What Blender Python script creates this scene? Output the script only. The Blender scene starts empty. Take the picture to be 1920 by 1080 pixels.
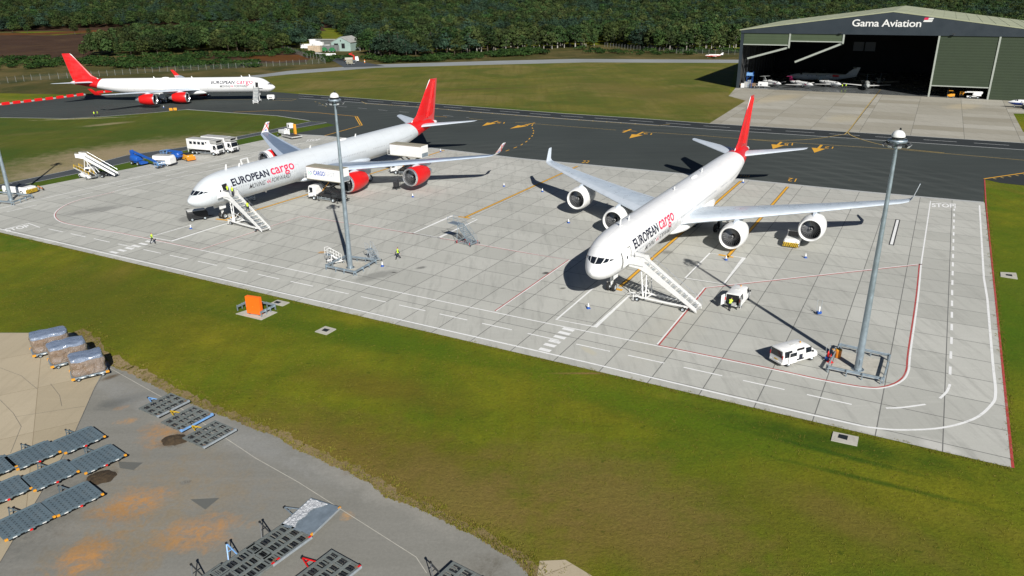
import bpy, bmesh, math, random
import numpy as np
from math import sin, cos, radians as R, pi, sqrt, atan2, hypot
from mathutils import Vector, Matrix

SC = bpy.context.scene
COL = SC.collection
rnd = random.Random(7)

# ---------------------------------------------------------------- camera
F_PX, PITCH, ROLL, CAM_H = 1423.0, 0.373268, -0.011526, 36.833
_fw = Vector((0, cos(PITCH), -sin(PITCH)))
_r0 = Vector((1, 0, 0)); _u0 = Vector((0, sin(PITCH), cos(PITCH)))
_rt = cos(ROLL) * _r0 + sin(ROLL) * _u0
_up = -sin(ROLL) * _r0 + cos(ROLL) * _u0
cam_data = bpy.data.cameras.new("camera")
cam = bpy.data.objects.new("camera", cam_data)
COL.objects.link(cam)
cam_data.sensor_width = 36.0
cam_data.lens = 36.0 * F_PX / 1920.0
cam_data.clip_start = 0.5
cam_data.clip_end = 9000.0
m = Matrix.Identity(4)
for i in range(3):
    m[i][0], m[i][1], m[i][2] = _rt[i], _up[i], -_fw[i]
m[2][3] = CAM_H
cam.matrix_world = m
SC.camera = cam

# ---------------------------------------------------------------- daylight
SUN_EL, SUN_AZ = R(34.0), R(-73.8)          # direction towards the sun
world = bpy.data.worlds.new("World"); SC.world = world; world.use_nodes = True
wn = world.node_tree
sky = wn.nodes.new("ShaderNodeTexSky"); sky.sky_type = 'NISHITA'; sky.sun_disc = False
sky.sun_elevation = SUN_EL; sky.sun_rotation = pi / 2 - SUN_AZ
sky.air_density = 0.45; sky.dust_density = 0.05; sky.ozone_density = 1.0
wn.nodes["Background"].inputs[1].default_value = 0.05
wn.links.new(sky.outputs[0], wn.nodes["Background"].inputs[0])
sd = bpy.data.lights.new("sun", 'SUN'); sd.energy = 5.0; sd.angle = R(0.5); sd.color = (1.0, 0.972, 0.925)
sun = bpy.data.objects.new("sun", sd); COL.objects.link(sun)
sun.rotation_euler = Vector((-cos(SUN_EL) * cos(SUN_AZ), -cos(SUN_EL) * sin(SUN_AZ), -sin(SUN_EL))).to_track_quat('-Z', 'Y').to_euler()
sun.location = (20, -60, 120)
SC.view_settings.view_transform = 'Standard'; SC.view_settings.look = 'None'
SC.view_settings.exposure = 0.28; SC.view_settings.gamma = 1.0
try: SC.view_settings.use_curve_mapping = False
except Exception: pass

# where a sight line of the survey photograph meets height z
def G(px, py, z=0.0):
    d = _fw * F_PX + _rt * (px - 960) - _up * (py - 540)
    t = (z - CAM_H) / d.z
    return Vector((d.x * t, d.y * t, z))
def g2(p, z=0.0): return G(p[0], p[1], z)
def PROJ(P):
    d = Vector(P) - Vector((0, 0, CAM_H)); z = d.dot(_fw)
    return 960 + F_PX * d.dot(_rt) / z, 540 - F_PX * d.dot(_up) / z

AP = R(61.0)                                  # heading of the long slab joints
UA = Vector((cos(AP), sin(AP), 0)); UB = Vector((sin(AP), -cos(AP), 0))

# ---------------------------------------------------------------- node materials
M = {}
def _nt(name):
    mt = bpy.data.materials.new(name); mt.use_nodes = True
    nt = mt.node_tree; b = nt.nodes["Principled BSDF"]
    return mt, nt, b
def N(nt, kind, **kw):
    n = nt.nodes.new("ShaderNode" + kind)
    for k, v in kw.items():
        if k.startswith('i_'):
            key = k[2:]
            n.inputs[int(key) if key.isdigit() else key.replace('_', ' ')].default_value = v
        else: setattr(n, k, v)
    return n
def L(nt, a, b): nt.links.new(a, b)
def c4(c): return (c[0], c[1], c[2], 1.0)
def mixc(nt, fac, a, b, bt='MIX'):
    n = N(nt, "Mix", data_type='RGBA', blend_type=bt)
    for s, v in ((n.inputs[0], fac), (n.inputs[6], a), (n.inputs[7], b)):
        if hasattr(v, 'is_output'): L(nt, v, s)
        else: s.default_value = c4(v) if isinstance(v, (tuple, list)) else v
    return n.outputs[2]
def ramp(nt, src, p0, p1, inv=False):
    n = N(nt, "MapRange", i_1=p0, i_2=p1, i_3=1.0 if inv else 0.0, i_4=0.0 if inv else 1.0)
    n.clamp = True
    L(nt, src, n.inputs[0]); return n.outputs[0]
def math_(nt, op, a, b=0.0):
    n = N(nt, "Math", operation=op)
    for s, v in ((n.inputs[0], a), (n.inputs[1], b)):
        if hasattr(v, 'is_output'): L(nt, v, s)
        else: s.default_value = v
    return n.outputs[0]
def noise(nt, vec, scale, detail=4.0, rough=0.6, dist=0.0):
    n = N(nt, "TexNoise", i_Scale=scale, i_Detail=detail, i_Roughness=rough, i_Distortion=dist)
    L(nt, vec, n.inputs["Vector"]); return n.outputs[0]
def wpos(nt, rot=0.0, scale=(1, 1, 1), loc=(0, 0, 0)):
    g = N(nt, "NewGeometry"); mp = N(nt, "Mapping")
    mp.inputs[1].default_value = loc; mp.inputs[2].default_value = (0, 0, rot); mp.inputs[3].default_value = scale
    L(nt, g.outputs["Position"], mp.inputs[0]); return mp.outputs[0]
def bump(nt, b, h, strength=0.3, dist=0.1):
    n = N(nt, "Bump", i_Strength=strength, i_Distance=dist); L(nt, h, n.inputs["Height"]); L(nt, n.outputs[0], b.inputs["Normal"])
def mat(name, col, rough=0.5, metal=0.0, var=0.12, scale=2.0, spec=None, dirt=None, coat=0.0):
    """painted or metal surface with uneven tone and gloss, plus optional grime"""
    if name in M: return M[name]
    mt, nt, b = _nt(name)
    tc = N(nt, "TexCoord"); v = tc.outputs["Object"]
    f = noise(nt, v, scale, 5, 0.65)
    f = ramp(nt, f, 0.3, 0.72)
    d = [max(0, c * (1 - var)) for c in col]; l = [min(1, c * (1 + var * 0.6)) for c in col]
    out = mixc(nt, f, d, l)
    if dirt:
        dcol, amt, dsc = dirt
        f2 = ramp(nt, noise(nt, v, dsc, 7, 0.72), 0.5, 0.75)
        out = mixc(nt, math_(nt, 'MULTIPLY', f2, amt), out, dcol)
    L(nt, out, b.inputs["Base Color"])
    L(nt, math_(nt, 'ADD', math_(nt, 'MULTIPLY', f, 0.16), rough - 0.08), b.inputs["Roughness"])
    b.inputs["Metallic"].default_value = metal
    if spec is not None: b.inputs["Specular IOR Level"].default_value = spec
    if coat: b.inputs["Coat Weight"].default_value = coat; b.inputs["Coat Roughness"].default_value = 0.08
    M[name] = mt; return mt

GR = (0.12, 0.11, 0.09)
mat('white_paint', (0.80, 0.80, 0.78), 0.38, var=0.05, dirt=(GR, 0.18, 1.2))
mat('dull_white_paint', (0.68, 0.68, 0.65), 0.55, var=0.1, dirt=(GR, 0.35, 2.0))
mat('red_paint', (0.66, 0.012, 0.012), 0.35, var=0.12)
mat('blue_paint', (0.015, 0.10, 0.42), 0.4, var=0.12, dirt=(GR, 0.2, 2.0))
mat('cone_blue', (0.02, 0.09, 0.36), 0.5)
mat('light_blue_paint', (0.18, 0.38, 0.70), 0.5, var=0.2, dirt=((0.2, 0.12, 0.08), 0.4, 3.0))
mat('yellow_paint', (0.62, 0.40, 0.02), 0.45, var=0.12, dirt=(GR, 0.25, 3))
mat('orange_paint', (0.82, 0.25, 0.02), 0.45, var=0.1, dirt=(GR, 0.2, 3))
mat('amber_paint', (0.75, 0.33, 0.02), 0.5, var=0.2, dirt=(GR, 0.35, 5))
mat('sign_orange', (0.95, 0.16, 0.008), 0.55, var=0.05)
mat('black_paint', (0.012, 0.013, 0.014), 0.5, var=0.2)
mat('rubber', (0.018, 0.018, 0.018), 0.85, var=0.3, scale=6)
mat('dark_metal', (0.05, 0.055, 0.06), 0.55, 0.4, var=0.25, dirt=((0.1, 0.06, 0.03), 0.3, 3))
mat('galvanised', (0.34, 0.41, 0.46), 0.45, 0.55, var=0.2, scale=1.5)
mat('pale_galvanised', (0.50, 0.55, 0.58), 0.42, 0.5, var=0.2, scale=2.0)
mat('aluminium', (0.62, 0.64, 0.66), 0.35, 0.8, var=0.12)
mat('bare_lip', (0.78, 0.78, 0.78), 0.25, 0.85, var=0.06)
mat('glass_dark', (0.012, 0.016, 0.022), 0.08, 0.0, var=0.2, spec=0.8)
mat('blade_grey', (0.22, 0.225, 0.23), 0.35, 0.6, var=0.1)
mat('inlet_dark', (0.06, 0.062, 0.066), 0.5, 0.2)
mat('void_dark', (0.008, 0.008, 0.009), 0.9)
mat('logo_navy', (0.010, 0.012, 0.030), 0.4)
mat('logo_pink', (0.70, 0.025, 0.09), 0.4)
mat('logo_grey', (0.05, 0.05, 0.055), 0.4)
mat('logo_pale', (0.55, 0.57, 0.62), 0.4)
mat('plug_grey', (0.30, 0.32, 0.35), 0.5)
mat('cargo_blue', (0.10, 0.16, 0.50), 0.45)
mat('cargo_green', (0.06, 0.48, 0.36), 0.45)
mat('hivis', (0.60, 0.85, 0.05), 0.7, var=0.1, scale=8)
mat('navy_cloth', (0.012, 0.016, 0.03), 0.85, var=0.25, scale=9)
mat('skin', (0.48, 0.27, 0.19), 0.55, var=0.1, scale=12)
mat('hair_brown', (0.03, 0.018, 0.01), 0.7)
mat('grey_box', (0.42, 0.42, 0.40), 0.6, var=0.15, dirt=(GR, 0.4, 1.5))
mat('roof_tan', (0.30, 0.28, 0.21), 0.7, var=0.2, scale=1.2, dirt=(GR, 0.4, 2))
mat('timber', (0.20, 0.13, 0.08), 0.8, var=0.3)
mat('barrier_white', (0.75, 0.75, 0.72), 0.6)
mat('light_lens', (0.75, 0.78, 0.8), 0.2)
mat('concrete_plain', (0.46, 0.44, 0.38), 0.85, var=0.16, scale=0.9, dirt=((0.2, 0.18, 0.14), 0.5, 2))
mat('grate', (0.02, 0.026, 0.028), 0.6, 0.3, var=0.3, scale=14)

# ---------------------------------------------------------------- mesh collector
class MB:
    def __init__(s): s.v, s.f, s.m, s.mats = [], [], [], []
    def mi(s, name):
        if name not in s.mats: s.mats.append(name)
        return s.mats.index(name)
    def add(s, vs, fs, m):
        o = len(s.v); k = s.mi(m)
        s.v += [tuple(v) for v in vs]
        for f in fs: s.f.append([i + o for i in f]); s.m.append(k)
        return s
    def box(s, c, d, m, rz=0.0, ry=0.0):
        rot = Matrix.Rotation(rz, 3, 'Z') @ Matrix.Rotation(ry, 3, 'Y')
        vs = []
        for x in (-.5, .5):
            for y in (-.5, .5):
                for z in (-.5, .5): vs.append(Vector(c) + rot @ Vector((x * d[0], y * d[1], z * d[2])))
        return s.add(vs, [(0, 1, 3, 2), (4, 6, 7, 5), (0, 4, 5, 1), (2, 3, 7, 6), (0, 2, 6, 4), (1, 5, 7, 3)], m)
    def bb(s, x0, x1, y0, y1, z0, z1, m): return s.box(((x0 + x1) / 2, (y0 + y1) / 2, (z0 + z1) / 2), (x1 - x0, y1 - y0, z1 - z0), m)
    def beam(s, p, q, w, h, m):
        p, q = Vector(p), Vector(q); d = (q - p).normalized()
        a = d.cross(Vector((0, 0, 1)))
        if a.length < 1e-4: a = Vector((1, 0, 0))
        a.normalize(); b = a.cross(d)
        vs = []
        for P in (p, q):
            for sa, sb in ((-1, -1), (1, -1), (1, 1), (-1, 1)): vs.append(P + a * (sa * w / 2) + b * (sb * h / 2))
        return s.add(vs, [(0, 1, 2, 3), (7, 6, 5, 4), (0, 4, 5, 1), (1, 5, 6, 2), (2, 6, 7, 3), (3, 7, 4, 0)], m)
    def cyl(s, p, q, r0, r1, n, m, caps=True):
        p, q = Vector(p), Vector(q); d = (q - p).normalized()
        a = d.cross(Vector((0, 0, 1)))
        if a.length < 1e-4: a = Vector((1, 0, 0))
        a.normalize(); b = a.cross(d); vs = []
        for P, r in ((p, r0), (q, r1)):
            for i in range(n):
                t = 2 * pi * i / n; vs.append(P + a * (cos(t) * r) + b * (sin(t) * r))
        fs = [(i, (i + 1) % n, n + (i + 1) % n, n + i) for i in range(n)]
        if caps: fs += [tuple(range(n - 1, -1, -1)), tuple(range(n, 2 * n))]
        return s.add(vs, fs, m)
    def tube(s, pts, r, n, m):
        for a, b in zip(pts, pts[1:]): s.cyl(a, b, r, r, n, m)
        return s
    def lathe(s, prof, c, axis, n, m, mfun=None):
        """prof = [(distance along the axis, radius)]"""
        c = Vector(c); ax = Vector(axis).normalized(); a = ax.cross(Vector((0, 0, 1)))
        if a.length < 1e-4: a = Vector((1, 0, 0))
        a.normalize(); b = a.cross(ax)
        for k in range(len(prof) - 1):
            vs = []
            for d, r in prof[k:k + 2]:
                for i in range(n):
                    t = 2 * pi * i / n; vs.append(c + ax * d + a * (cos(t) * r) + b * (sin(t) * r))
            s.add(vs, [(i, (i + 1) % n, n + (i + 1) % n, n + i) for i in range(n)], mfun(k) if mfun else m)
        return s
    def loft(s, rings, m, closed=True, cap0=True, cap1=True, mfun=None):
        n = len(rings[0]); vs = [v for r in rings for v in r]
        fs, ms = [], []
        for k in range(len(rings) - 1):
            for i in range(n if closed else n - 1):
                j = (i + 1) % n
                fs.append((k * n + i, k * n + j, (k + 1) * n + j, (k + 1) * n + i)); ms.append(mfun(k, i) if mfun else m)
        if cap0: fs.append(tuple(range(n - 1, -1, -1))); ms.append(mfun(0, 0) if mfun else m)
        if cap1: fs.append(tuple(range((len(rings) - 1) * n, len(rings) * n))); ms.append(mfun(len(rings) - 2, 0) if mfun else m)
        o = len(s.v); s.v += [tuple(v) for v in vs]
        for f, mm in zip(fs, ms): s.f.append([i + o for i in f]); s.m.append(s.mi(mm))
        return s
    def prism(s, poly, y0, y1, m):
        """polygon in x,z pushed along y"""
        n = len(poly); vs = [(x, y0, z) for x, z in poly] + [(x, y1, z) for x, z in poly]
        return s.add(vs, [tuple(range(n)), tuple(range(2 * n - 1, n - 1, -1))] + [(i, n + i, n + (i + 1) % n, (i + 1) % n) for i in range(n)], m)
    def poly(s, pts, m): return s.add(pts, [tuple(range(len(pts)))], m)
    def wheel(s, c, r, w, ax='y'):
        c = Vector(c); a = Vector((0, 1, 0)) if ax == 'y' else Vector((1, 0, 0))
        h = w / 2
        s.lathe([(-h, 0.55 * r), (-h, 0.9 * r), (-h * .7, r), (h * .7, r), (h, 0.9 * r), (h, 0.55 * r)], c, a, 20, 'rubber')
        for sg in (-1, 1):
            s.lathe([(sg * h * .95, 0.57 * r), (sg * h * .6, 0.45 * r), (sg * h * .75, 0.15 * r), (sg * h * .8, 0.001)], c, a, 16, 'pale_galvanised')
        return s
    def build(s, name, parent=None, smooth=None, bevel=0.0, loc=None, rot=None):
        me = bpy.data.meshes.new(name); me.from_pydata(s.v, [], s.f)
        for k in s.mats: me.materials.append(M[k])
        me.polygons.foreach_set('material_index', s.m)
        bm = bmesh.new(); bm.from_mesh(me); bmesh.ops.recalc_face_normals(bm, faces=bm.faces); bm.to_mesh(me); bm.free()
        if smooth is not None:
            me.polygons.foreach_set('use_smooth', [True] * len(me.polygons)); me.set_sharp_from_angle(angle=R(smooth))
        me.update()
        o = bpy.data.objects.new(name, me); COL.objects.link(o)
        if parent: o.parent = parent
        if loc is not None: o.location = loc
        if rot is not None: o.rotation_euler = rot
        if bevel:
            b = o.modifiers.new("edge", 'BEVEL'); b.width = bevel; b.segments = 2; b.limit_method = 'ANGLE'; b.angle_limit = R(40)
        return o

def tag(o, label=None, cat=None, group=None, kind=None):
    if label: o['label'] = label
    if cat: o['category'] = cat
    if group: o['group'] = group
    if kind: o['kind'] = kind
    return o
def thing(name, label, cat, loc=(0, 0, 0), rz=0.0, group=None):
    o = bpy.data.objects.new(name, None); COL.objects.link(o)
    o.empty_display_size = 0.3
    o.location = loc; o.rotation_euler = (0, 0, rz)
    return tag(o, label, cat, group)
def dup(root, loc, rz=None, label=None, group=None, scale=None):
    def cp(o, par):
        c = o.copy(); COL.objects.link(c); c.parent = par
        for ch in list(o.children): cp(ch, c)
        return c
    r = cp(root, None)
    r.location = loc
    if rz is not None: r.rotation_euler = (0, 0, rz)
    if label: r['label'] = label
    if group: r['group'] = group
    if scale is not None: r.scale = scale if hasattr(scale, '__len__') else (scale,) * 3
    return r
_DG = None
def glyphs(body, size=1.0, shear=0.0, bold=0.0, space=1.0):
    """flat letters as a triangulated mesh: verts (x, y) and faces"""
    cu = bpy.data.curves.new("lettering", 'FONT'); cu.body = body; cu.size = size; cu.shear = shear
    cu.offset = bold; cu.space_character = space; cu.resolution_u = 3; cu.fill_mode = 'FRONT'
    ob = bpy.data.objects.new("lettering", cu); COL.objects.link(ob)
    dg = bpy.context.evaluated_depsgraph_get()
    me = bpy.data.meshes.new_from_object(ob.evaluated_get(dg))
    bm = bmesh.new(); bm.from_mesh(me)
    bmesh.ops.remove_doubles(bm, verts=bm.verts, dist=1e-4 * size)
    bpy.data.objects.remove(ob); bpy.data.curves.remove(cu); bpy.data.meshes.remove(me)
    return bm
def fit_glyphs(body, width, cap, shear=0.0, bold=0.0, space=1.0, cut=None):
    """letters scaled to a width and to a capital height; returns bmesh with x from 0 and baseline at 0"""
    bm = glyphs(body, 1.0, shear, bold, space)
    xs = [v.co.x for v in bm.verts]; x0, x1 = min(xs), max(xs)
    for v in bm.verts:
        v.co.x = (v.co.x - x0) * width / (x1 - x0); v.co.y = v.co.y * cap / 0.70
    if cut:
        y = min(v.co.y for v in bm.verts); yt = max(v.co.y for v in bm.verts); y += cut
        while y < yt:
            bmesh.ops.bisect_plane(bm, geom=bm.verts[:] + bm.edges[:] + bm.faces[:], plane_co=(0, y, 0), plane_no=(0, 1, 0)); y += cut
    bm.verts.ensure_lookup_table(); bm.verts.index_update()
    vs = [(v.co.x, v.co.y) for v in bm.verts]; fs = [[v.index for v in f.verts] for f in bm.faces]
    bm.free(); return vs, fs
# ---------------------------------------------------------------- ground materials
WOB = [1.5]
def blob(nt, wob, cx, cy, rx, ry, rot, soft=0.35):
    """0..1 mask of an uneven ellipse lying on the ground"""
    g = N(nt, "NewGeometry"); mp = N(nt, "Mapping", vector_type='TEXTURE')
    mp.inputs[1].default_value = (cx, cy, 0); mp.inputs[2].default_value = (0, 0, rot); mp.inputs[3].default_value = (rx, ry, 1e6)
    L(nt, g.outputs["Position"], mp.inputs[0])
    ln = N(nt, "VectorMath", operation='LENGTH'); L(nt, mp.outputs[0], ln.inputs[0])
    d = math_(nt, 'ADD', ln.outputs["Value"], math_(nt, 'MULTIPLY', math_(nt, 'SUBTRACT', wob, 0.5), WOB[0]))
    return ramp(nt, d, 1.0 - soft, 1.0 + soft * .3, inv=True)
def pblob(nt, wob, p, q, ratio, soft=0.35, grow=1.0):
    """same, its long axis running between two survey points"""
    a, b = g2(p), g2(q); c = (a + b) / 2; d = b - a
    return blob(nt, wob, c.x, c.y, d.length / 2 * grow, d.length / 2 * ratio * grow, atan2(d.y, d.x), soft)

def grass(name, green, olive, dry, dryness, patches=(), mow=None, dark=0.5):
    mt, nt, b = _nt(name); v = wpos(nt)
    f1 = ramp(nt, noise(nt, v, 0.045, 6, 0.62, 0.4), 0.36, 0.64)
    f2 = ramp(nt, noise(nt, v, 0.22, 6, 0.7), 0.35, 0.7)
    f3 = ramp(nt, noise(nt, wpos(nt, loc=(31, 7, 0)), 0.028, 7, 0.66, 0.8), 0.62 - dryness, 0.86 - dryness)
    fine = noise(nt, v, 3.2, 5, 0.8)
    vs = wpos(nt, -AP if mow is None else mow, (0.55, 0.022, 1))
    st = noise(nt, vs, 1.0, 4, 0.6)
    col = mixc(nt, f1, green, olive)
    col = mixc(nt, math_(nt, 'MULTIPLY', f2, 0.45), col, [c * dark for c in green])
    col = mixc(nt, f3, col, dry)
    col = mixc(nt, math_(nt, 'MULTIPLY', ramp(nt, st, 0.45, 0.72), 0.5), col, [c * 0.62 for c in olive])
    wob = noise(nt, v, 0.35, 6, 0.7)
    for (p, q, ratio, c, amt) in patches:
        mk = math_(nt, 'MULTIPLY', pblob(nt, wob, p, q, ratio, 0.7), amt)
        col = mixc(nt, mk, col, c)
    sp = ramp(nt, noise(nt, v, 0.9, 3, 0.6), 0.66, 0.72)
    col = mixc(nt, math_(nt, 'MULTIPLY', sp, 0.55), col, [c * 0.45 for c in green])
    col = mixc(nt, ramp(nt, fine, 0.2, 0.8), mixc(nt, 1.0, col, (0.62, 0.62, 0.62), 'MULTIPLY'), mixc(nt, 1.0, col, (1.32, 1.3, 1.2), 'MULTIPLY'))
    L(nt, col, b.inputs["Base Color"]); b.inputs["Roughness"].default_value = 0.9
    b.inputs["Specular IOR Level"].default_value = 0.15
    bump(nt, b, math_(nt, 'ADD', fine, noise(nt, v, 0.7, 4, 0.6)), 0.55, 0.22)
    M[name] = mt
grass('grass', (0.080, 0.138, 0.006), (0.205, 0.195, 0.011), (0.245, 0.185, 0.034), 0.07, dark=0.55, patches=(
    ((430, 770), (960, 1010), 0.42, (0.155, 0.105, 0.026), .75), ((640, 800), (1080, 960), 0.38, (0.125, 0.100, 0.016), .55),
    ((900, 960), (1500, 1075), 0.38, (0.15, 0.115, 0.02), .7), ((1100, 900), (1900, 1040), 0.47, (0.11, 0.105, 0.012), .5),
    ((30, 505), (420, 640), 0.57, (0.085, 0.092, 0.008), .6), ((1050, 730), (1500, 840), 0.23, (0.055, 0.082, 0.006), .7),
    ((560, 690), (900, 770), 0.30, (0.13, 0.098, 0.014), .6), ((1290, 770), (1890, 900), 0.17, (0.030, 0.075, 0.003), .8), ((300, 560), (1000, 690), 0.11, (0.05, 0.105, 0.004), .6), ((1870, 400), (1905, 800), 0.57, (0.06, 0.12, 0.004), .6), ((480, 800), (760, 990), 0.38, (0.20, 0.15, 0.035), .6), ((960, 830), (1420, 1075), .55, (0.185, 0.130, 0.040), .7), ((700, 850), (1060, 1060), .5, (0.20, 0.145, 0.045), .6), ((1420, 900), (1800, 1060), .35, (0.17, 0.125, 0.03), .55), ((960, 690), (1600, 880), .14, (0.095, 0.150, 0.005), .75), ((1370, 800), (1760, 900), .05, (0.035, 0.080, 0.004), .8), ((1460, 860), (1880, 960), .05, (0.035, 0.080, 0.004), .75), ((560, 600), (1000, 700), .12, (0.085, 0.135, 0.005), .6), ((1040, 700), (1180, 700), .06, (0.24, 0.15, 0.06), .8)))
grass('infield_grass', (0.088, 0.112, 0.016), (0.165, 0.150, 0.028), (0.21, 0.165, 0.055), 0.14, dark=0.7, patches=(
    ((770, 172), (1010, 163), .12, (0.085, 0.055, 0.025), .4), ((560, 180), (1330, 228), .05, (0.055, 0.098, 0.010), .8),
    ((1080, 150), (1370, 200), .3, (0.14, 0.115, 0.03), .6)))
grass('verge_grass', (0.058, 0.098, 0.012), (0.105, 0.118, 0.014), (0.17, 0.135, 0.05), 0.05, dark=0.7, patches=(
    ((-40, 334), (500, 254), .55, (0.29, 0.235, 0.14), 1.0), ((80, 302), (330, 270), .5, (0.30, 0.24, 0.15), .7), ((-40, 345), (200, 306), .4, (0.30, 0.25, 0.16), .8), ((150, 238), (250, 228), .3, (0.30, 0.25, 0.15), .8),
    ((60, 226), (250, 219), .06, (0.42, 0.37, 0.24), .9)))
grass('green_verge', (0.055, 0.110, 0.010), (0.10, 0.13, 0.010), (0.14, 0.13, 0.03), -0.08, dark=0.75)
grass('rough_grass', (0.050, 0.060, 0.014), (0.10, 0.085, 0.026), (0.17, 0.125, 0.05), 0.16, dark=0.55)
grass('heather', (0.050, 0.026, 0.014), (0.078, 0.042, 0.024), (0.10, 0.060, 0.030), 0.12, dark=0.6)
grass('bracken', (0.09, 0.040, 0.010), (0.17, 0.062, 0.012), (0.11, 0.08, 0.02), 0.05, dark=0.6)

def slabs(name, c1, c2, mort, w, h, phase, rot, stain, streak, msize=0.035, patchy=()):
    mt, nt, b = _nt(name)
    v = wpos(nt, -rot, loc=phase)
    br = N(nt, "TexBrick", offset=0.0, offset_frequency=1, squash=1.0)
    br.inputs["Color1"].default_value = (0, 0, 0, 1); br.inputs["Color2"].default_value = (1, 1, 1, 1); br.inputs["Mortar"].default_value = (0.5, 0.5, 0.5, 1)
    for k, x in (("Scale", 1.0), ("Mortar Size", msize), ("Mortar Smooth", 0.25), ("Bias", 0.0), ("Brick Width", w), ("Row Height", h)): br.inputs[k].default_value = x
    L(nt, v, br.inputs["Vector"])
    col = mixc(nt, br.outputs["Color"], c1, c2)
    p = wpos(nt)
    big = ramp(nt, noise(nt, p, 0.05, 6, 0.6), 0.3, 0.7)
    col = mixc(nt, math_(nt, 'MULTIPLY', big, 0.35), col, [c * 0.78 for c in c1])
    s1 = ramp(nt, noise(nt, wpos(nt, -rot, (0.9, 0.10, 1)), 1.0, 6, 0.7), 0.50, 0.74)
    col = mixc(nt, math_(nt, 'MULTIPLY', s1, streak), col, [c * 0.66 for c in c1])
    s1 = ramp(nt, noise(nt, wpos(nt, -rot, (0.12, 0.8, 1), (9, 4, 0)), 1.0, 6, 0.7), 0.54, 0.78)
    col = mixc(nt, math_(nt, 'MULTIPLY', s1, streak * .45), col, [min(1, c * 1.25) for c in c2])
    s2 = ramp(nt, noise(nt, wpos(nt, loc=(5, 50, 0)), 0.33, 7, 0.72), 0.66, 0.76)
    col = mixc(nt, math_(nt, 'MULTIPLY', s2, stain), col, [c * 0.35 for c in c1])
    wob = noise(nt, p, 0.8, 5, 0.7)
    for (a, q, ratio, c, amt) in patchy:
        col = mixc(nt, math_(nt, 'MULTIPLY', pblob(nt, wob, a, q, ratio, 0.5), amt), col, c)
    fine = noise(nt, p, 6.0, 4, 0.7)
    col = mixc(nt, ramp(nt, fine, 0.2, 0.8), mixc(nt, 1.0, col, (0.93, 0.93, 0.93), 'MULTIPLY'), mixc(nt, 1.0, col, (1.06, 1.06, 1.06), 'MULTIPLY'))
    col = mixc(nt, br.outputs["Fac"], col, mort)
    L(nt, col, b.inputs["Base Color"]); b.inputs["Roughness"].default_value = 0.82
    b.inputs["Specular IOR Level"].default_value = 0.3
    bump(nt, b, math_(nt, 'SUBTRACT', fine, br.outputs["Fac"]), 0.2, 0.02)
    M[name] = mt
pj, pc = G(1767, 847.5), G(1535, 516)
OIL = (0.05, 0.05, 0.045)
slabs('apron_concrete', (0.415, 0.413, 0.372), (0.500, 0.496, 0.450), (0.15, 0.15, 0.14), 4.85, 5.23,
      (-pc.dot(UA), pj.dot(UB), 0), AP, 0.2, 0.62, 0.055, patchy=(
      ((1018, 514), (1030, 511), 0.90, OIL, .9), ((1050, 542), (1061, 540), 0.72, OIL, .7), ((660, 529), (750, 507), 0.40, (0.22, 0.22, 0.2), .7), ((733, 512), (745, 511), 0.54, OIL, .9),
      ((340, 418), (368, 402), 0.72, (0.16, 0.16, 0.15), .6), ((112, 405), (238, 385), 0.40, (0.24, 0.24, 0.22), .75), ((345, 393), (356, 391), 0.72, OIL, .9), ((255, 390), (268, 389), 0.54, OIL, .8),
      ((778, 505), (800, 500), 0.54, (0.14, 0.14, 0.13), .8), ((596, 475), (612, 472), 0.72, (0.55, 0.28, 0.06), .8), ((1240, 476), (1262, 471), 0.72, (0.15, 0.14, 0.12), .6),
      ((1720, 822), (1800, 852), 0.54, (0.55, 0.54, 0.50), .7), ((1600, 800), (1660, 815), 0.54, (0.58, 0.57, 0.52), .6), ((1090, 650), (1120, 668), 0.36, (0.5, 0.46, 0.33), .5),
      ((1180, 690), (1330, 560), 0.29, (0.45, 0.43, 0.36), .35)))
ha = R(-28.5)
slabs('hangar_concrete', (0.300, 0.275, 0.215), (0.44, 0.42, 0.36), (0.16, 0.155, 0.13), 12.5, 7.5, (3, 1, 0), ha, 0.1, 0.4, 0.07, patchy=(
      ((1400, 195), (1500, 176), .3, (0.46, 0.38, 0.24), .5), ((1560, 230), (1600, 215), .5, (0.42, 0.37, 0.25), .5), ((1780, 205), (1830, 195), .5, (0.46, 0.39, 0.26), .6)))
slabs('old_concrete', (0.375, 0.315, 0.215), (0.47, 0.40, 0.285), (0.25, 0.20, 0.13), 8.5, 9.5, (2, 3, 0), R(28), 0.3, 0.35, 0.03)
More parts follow.
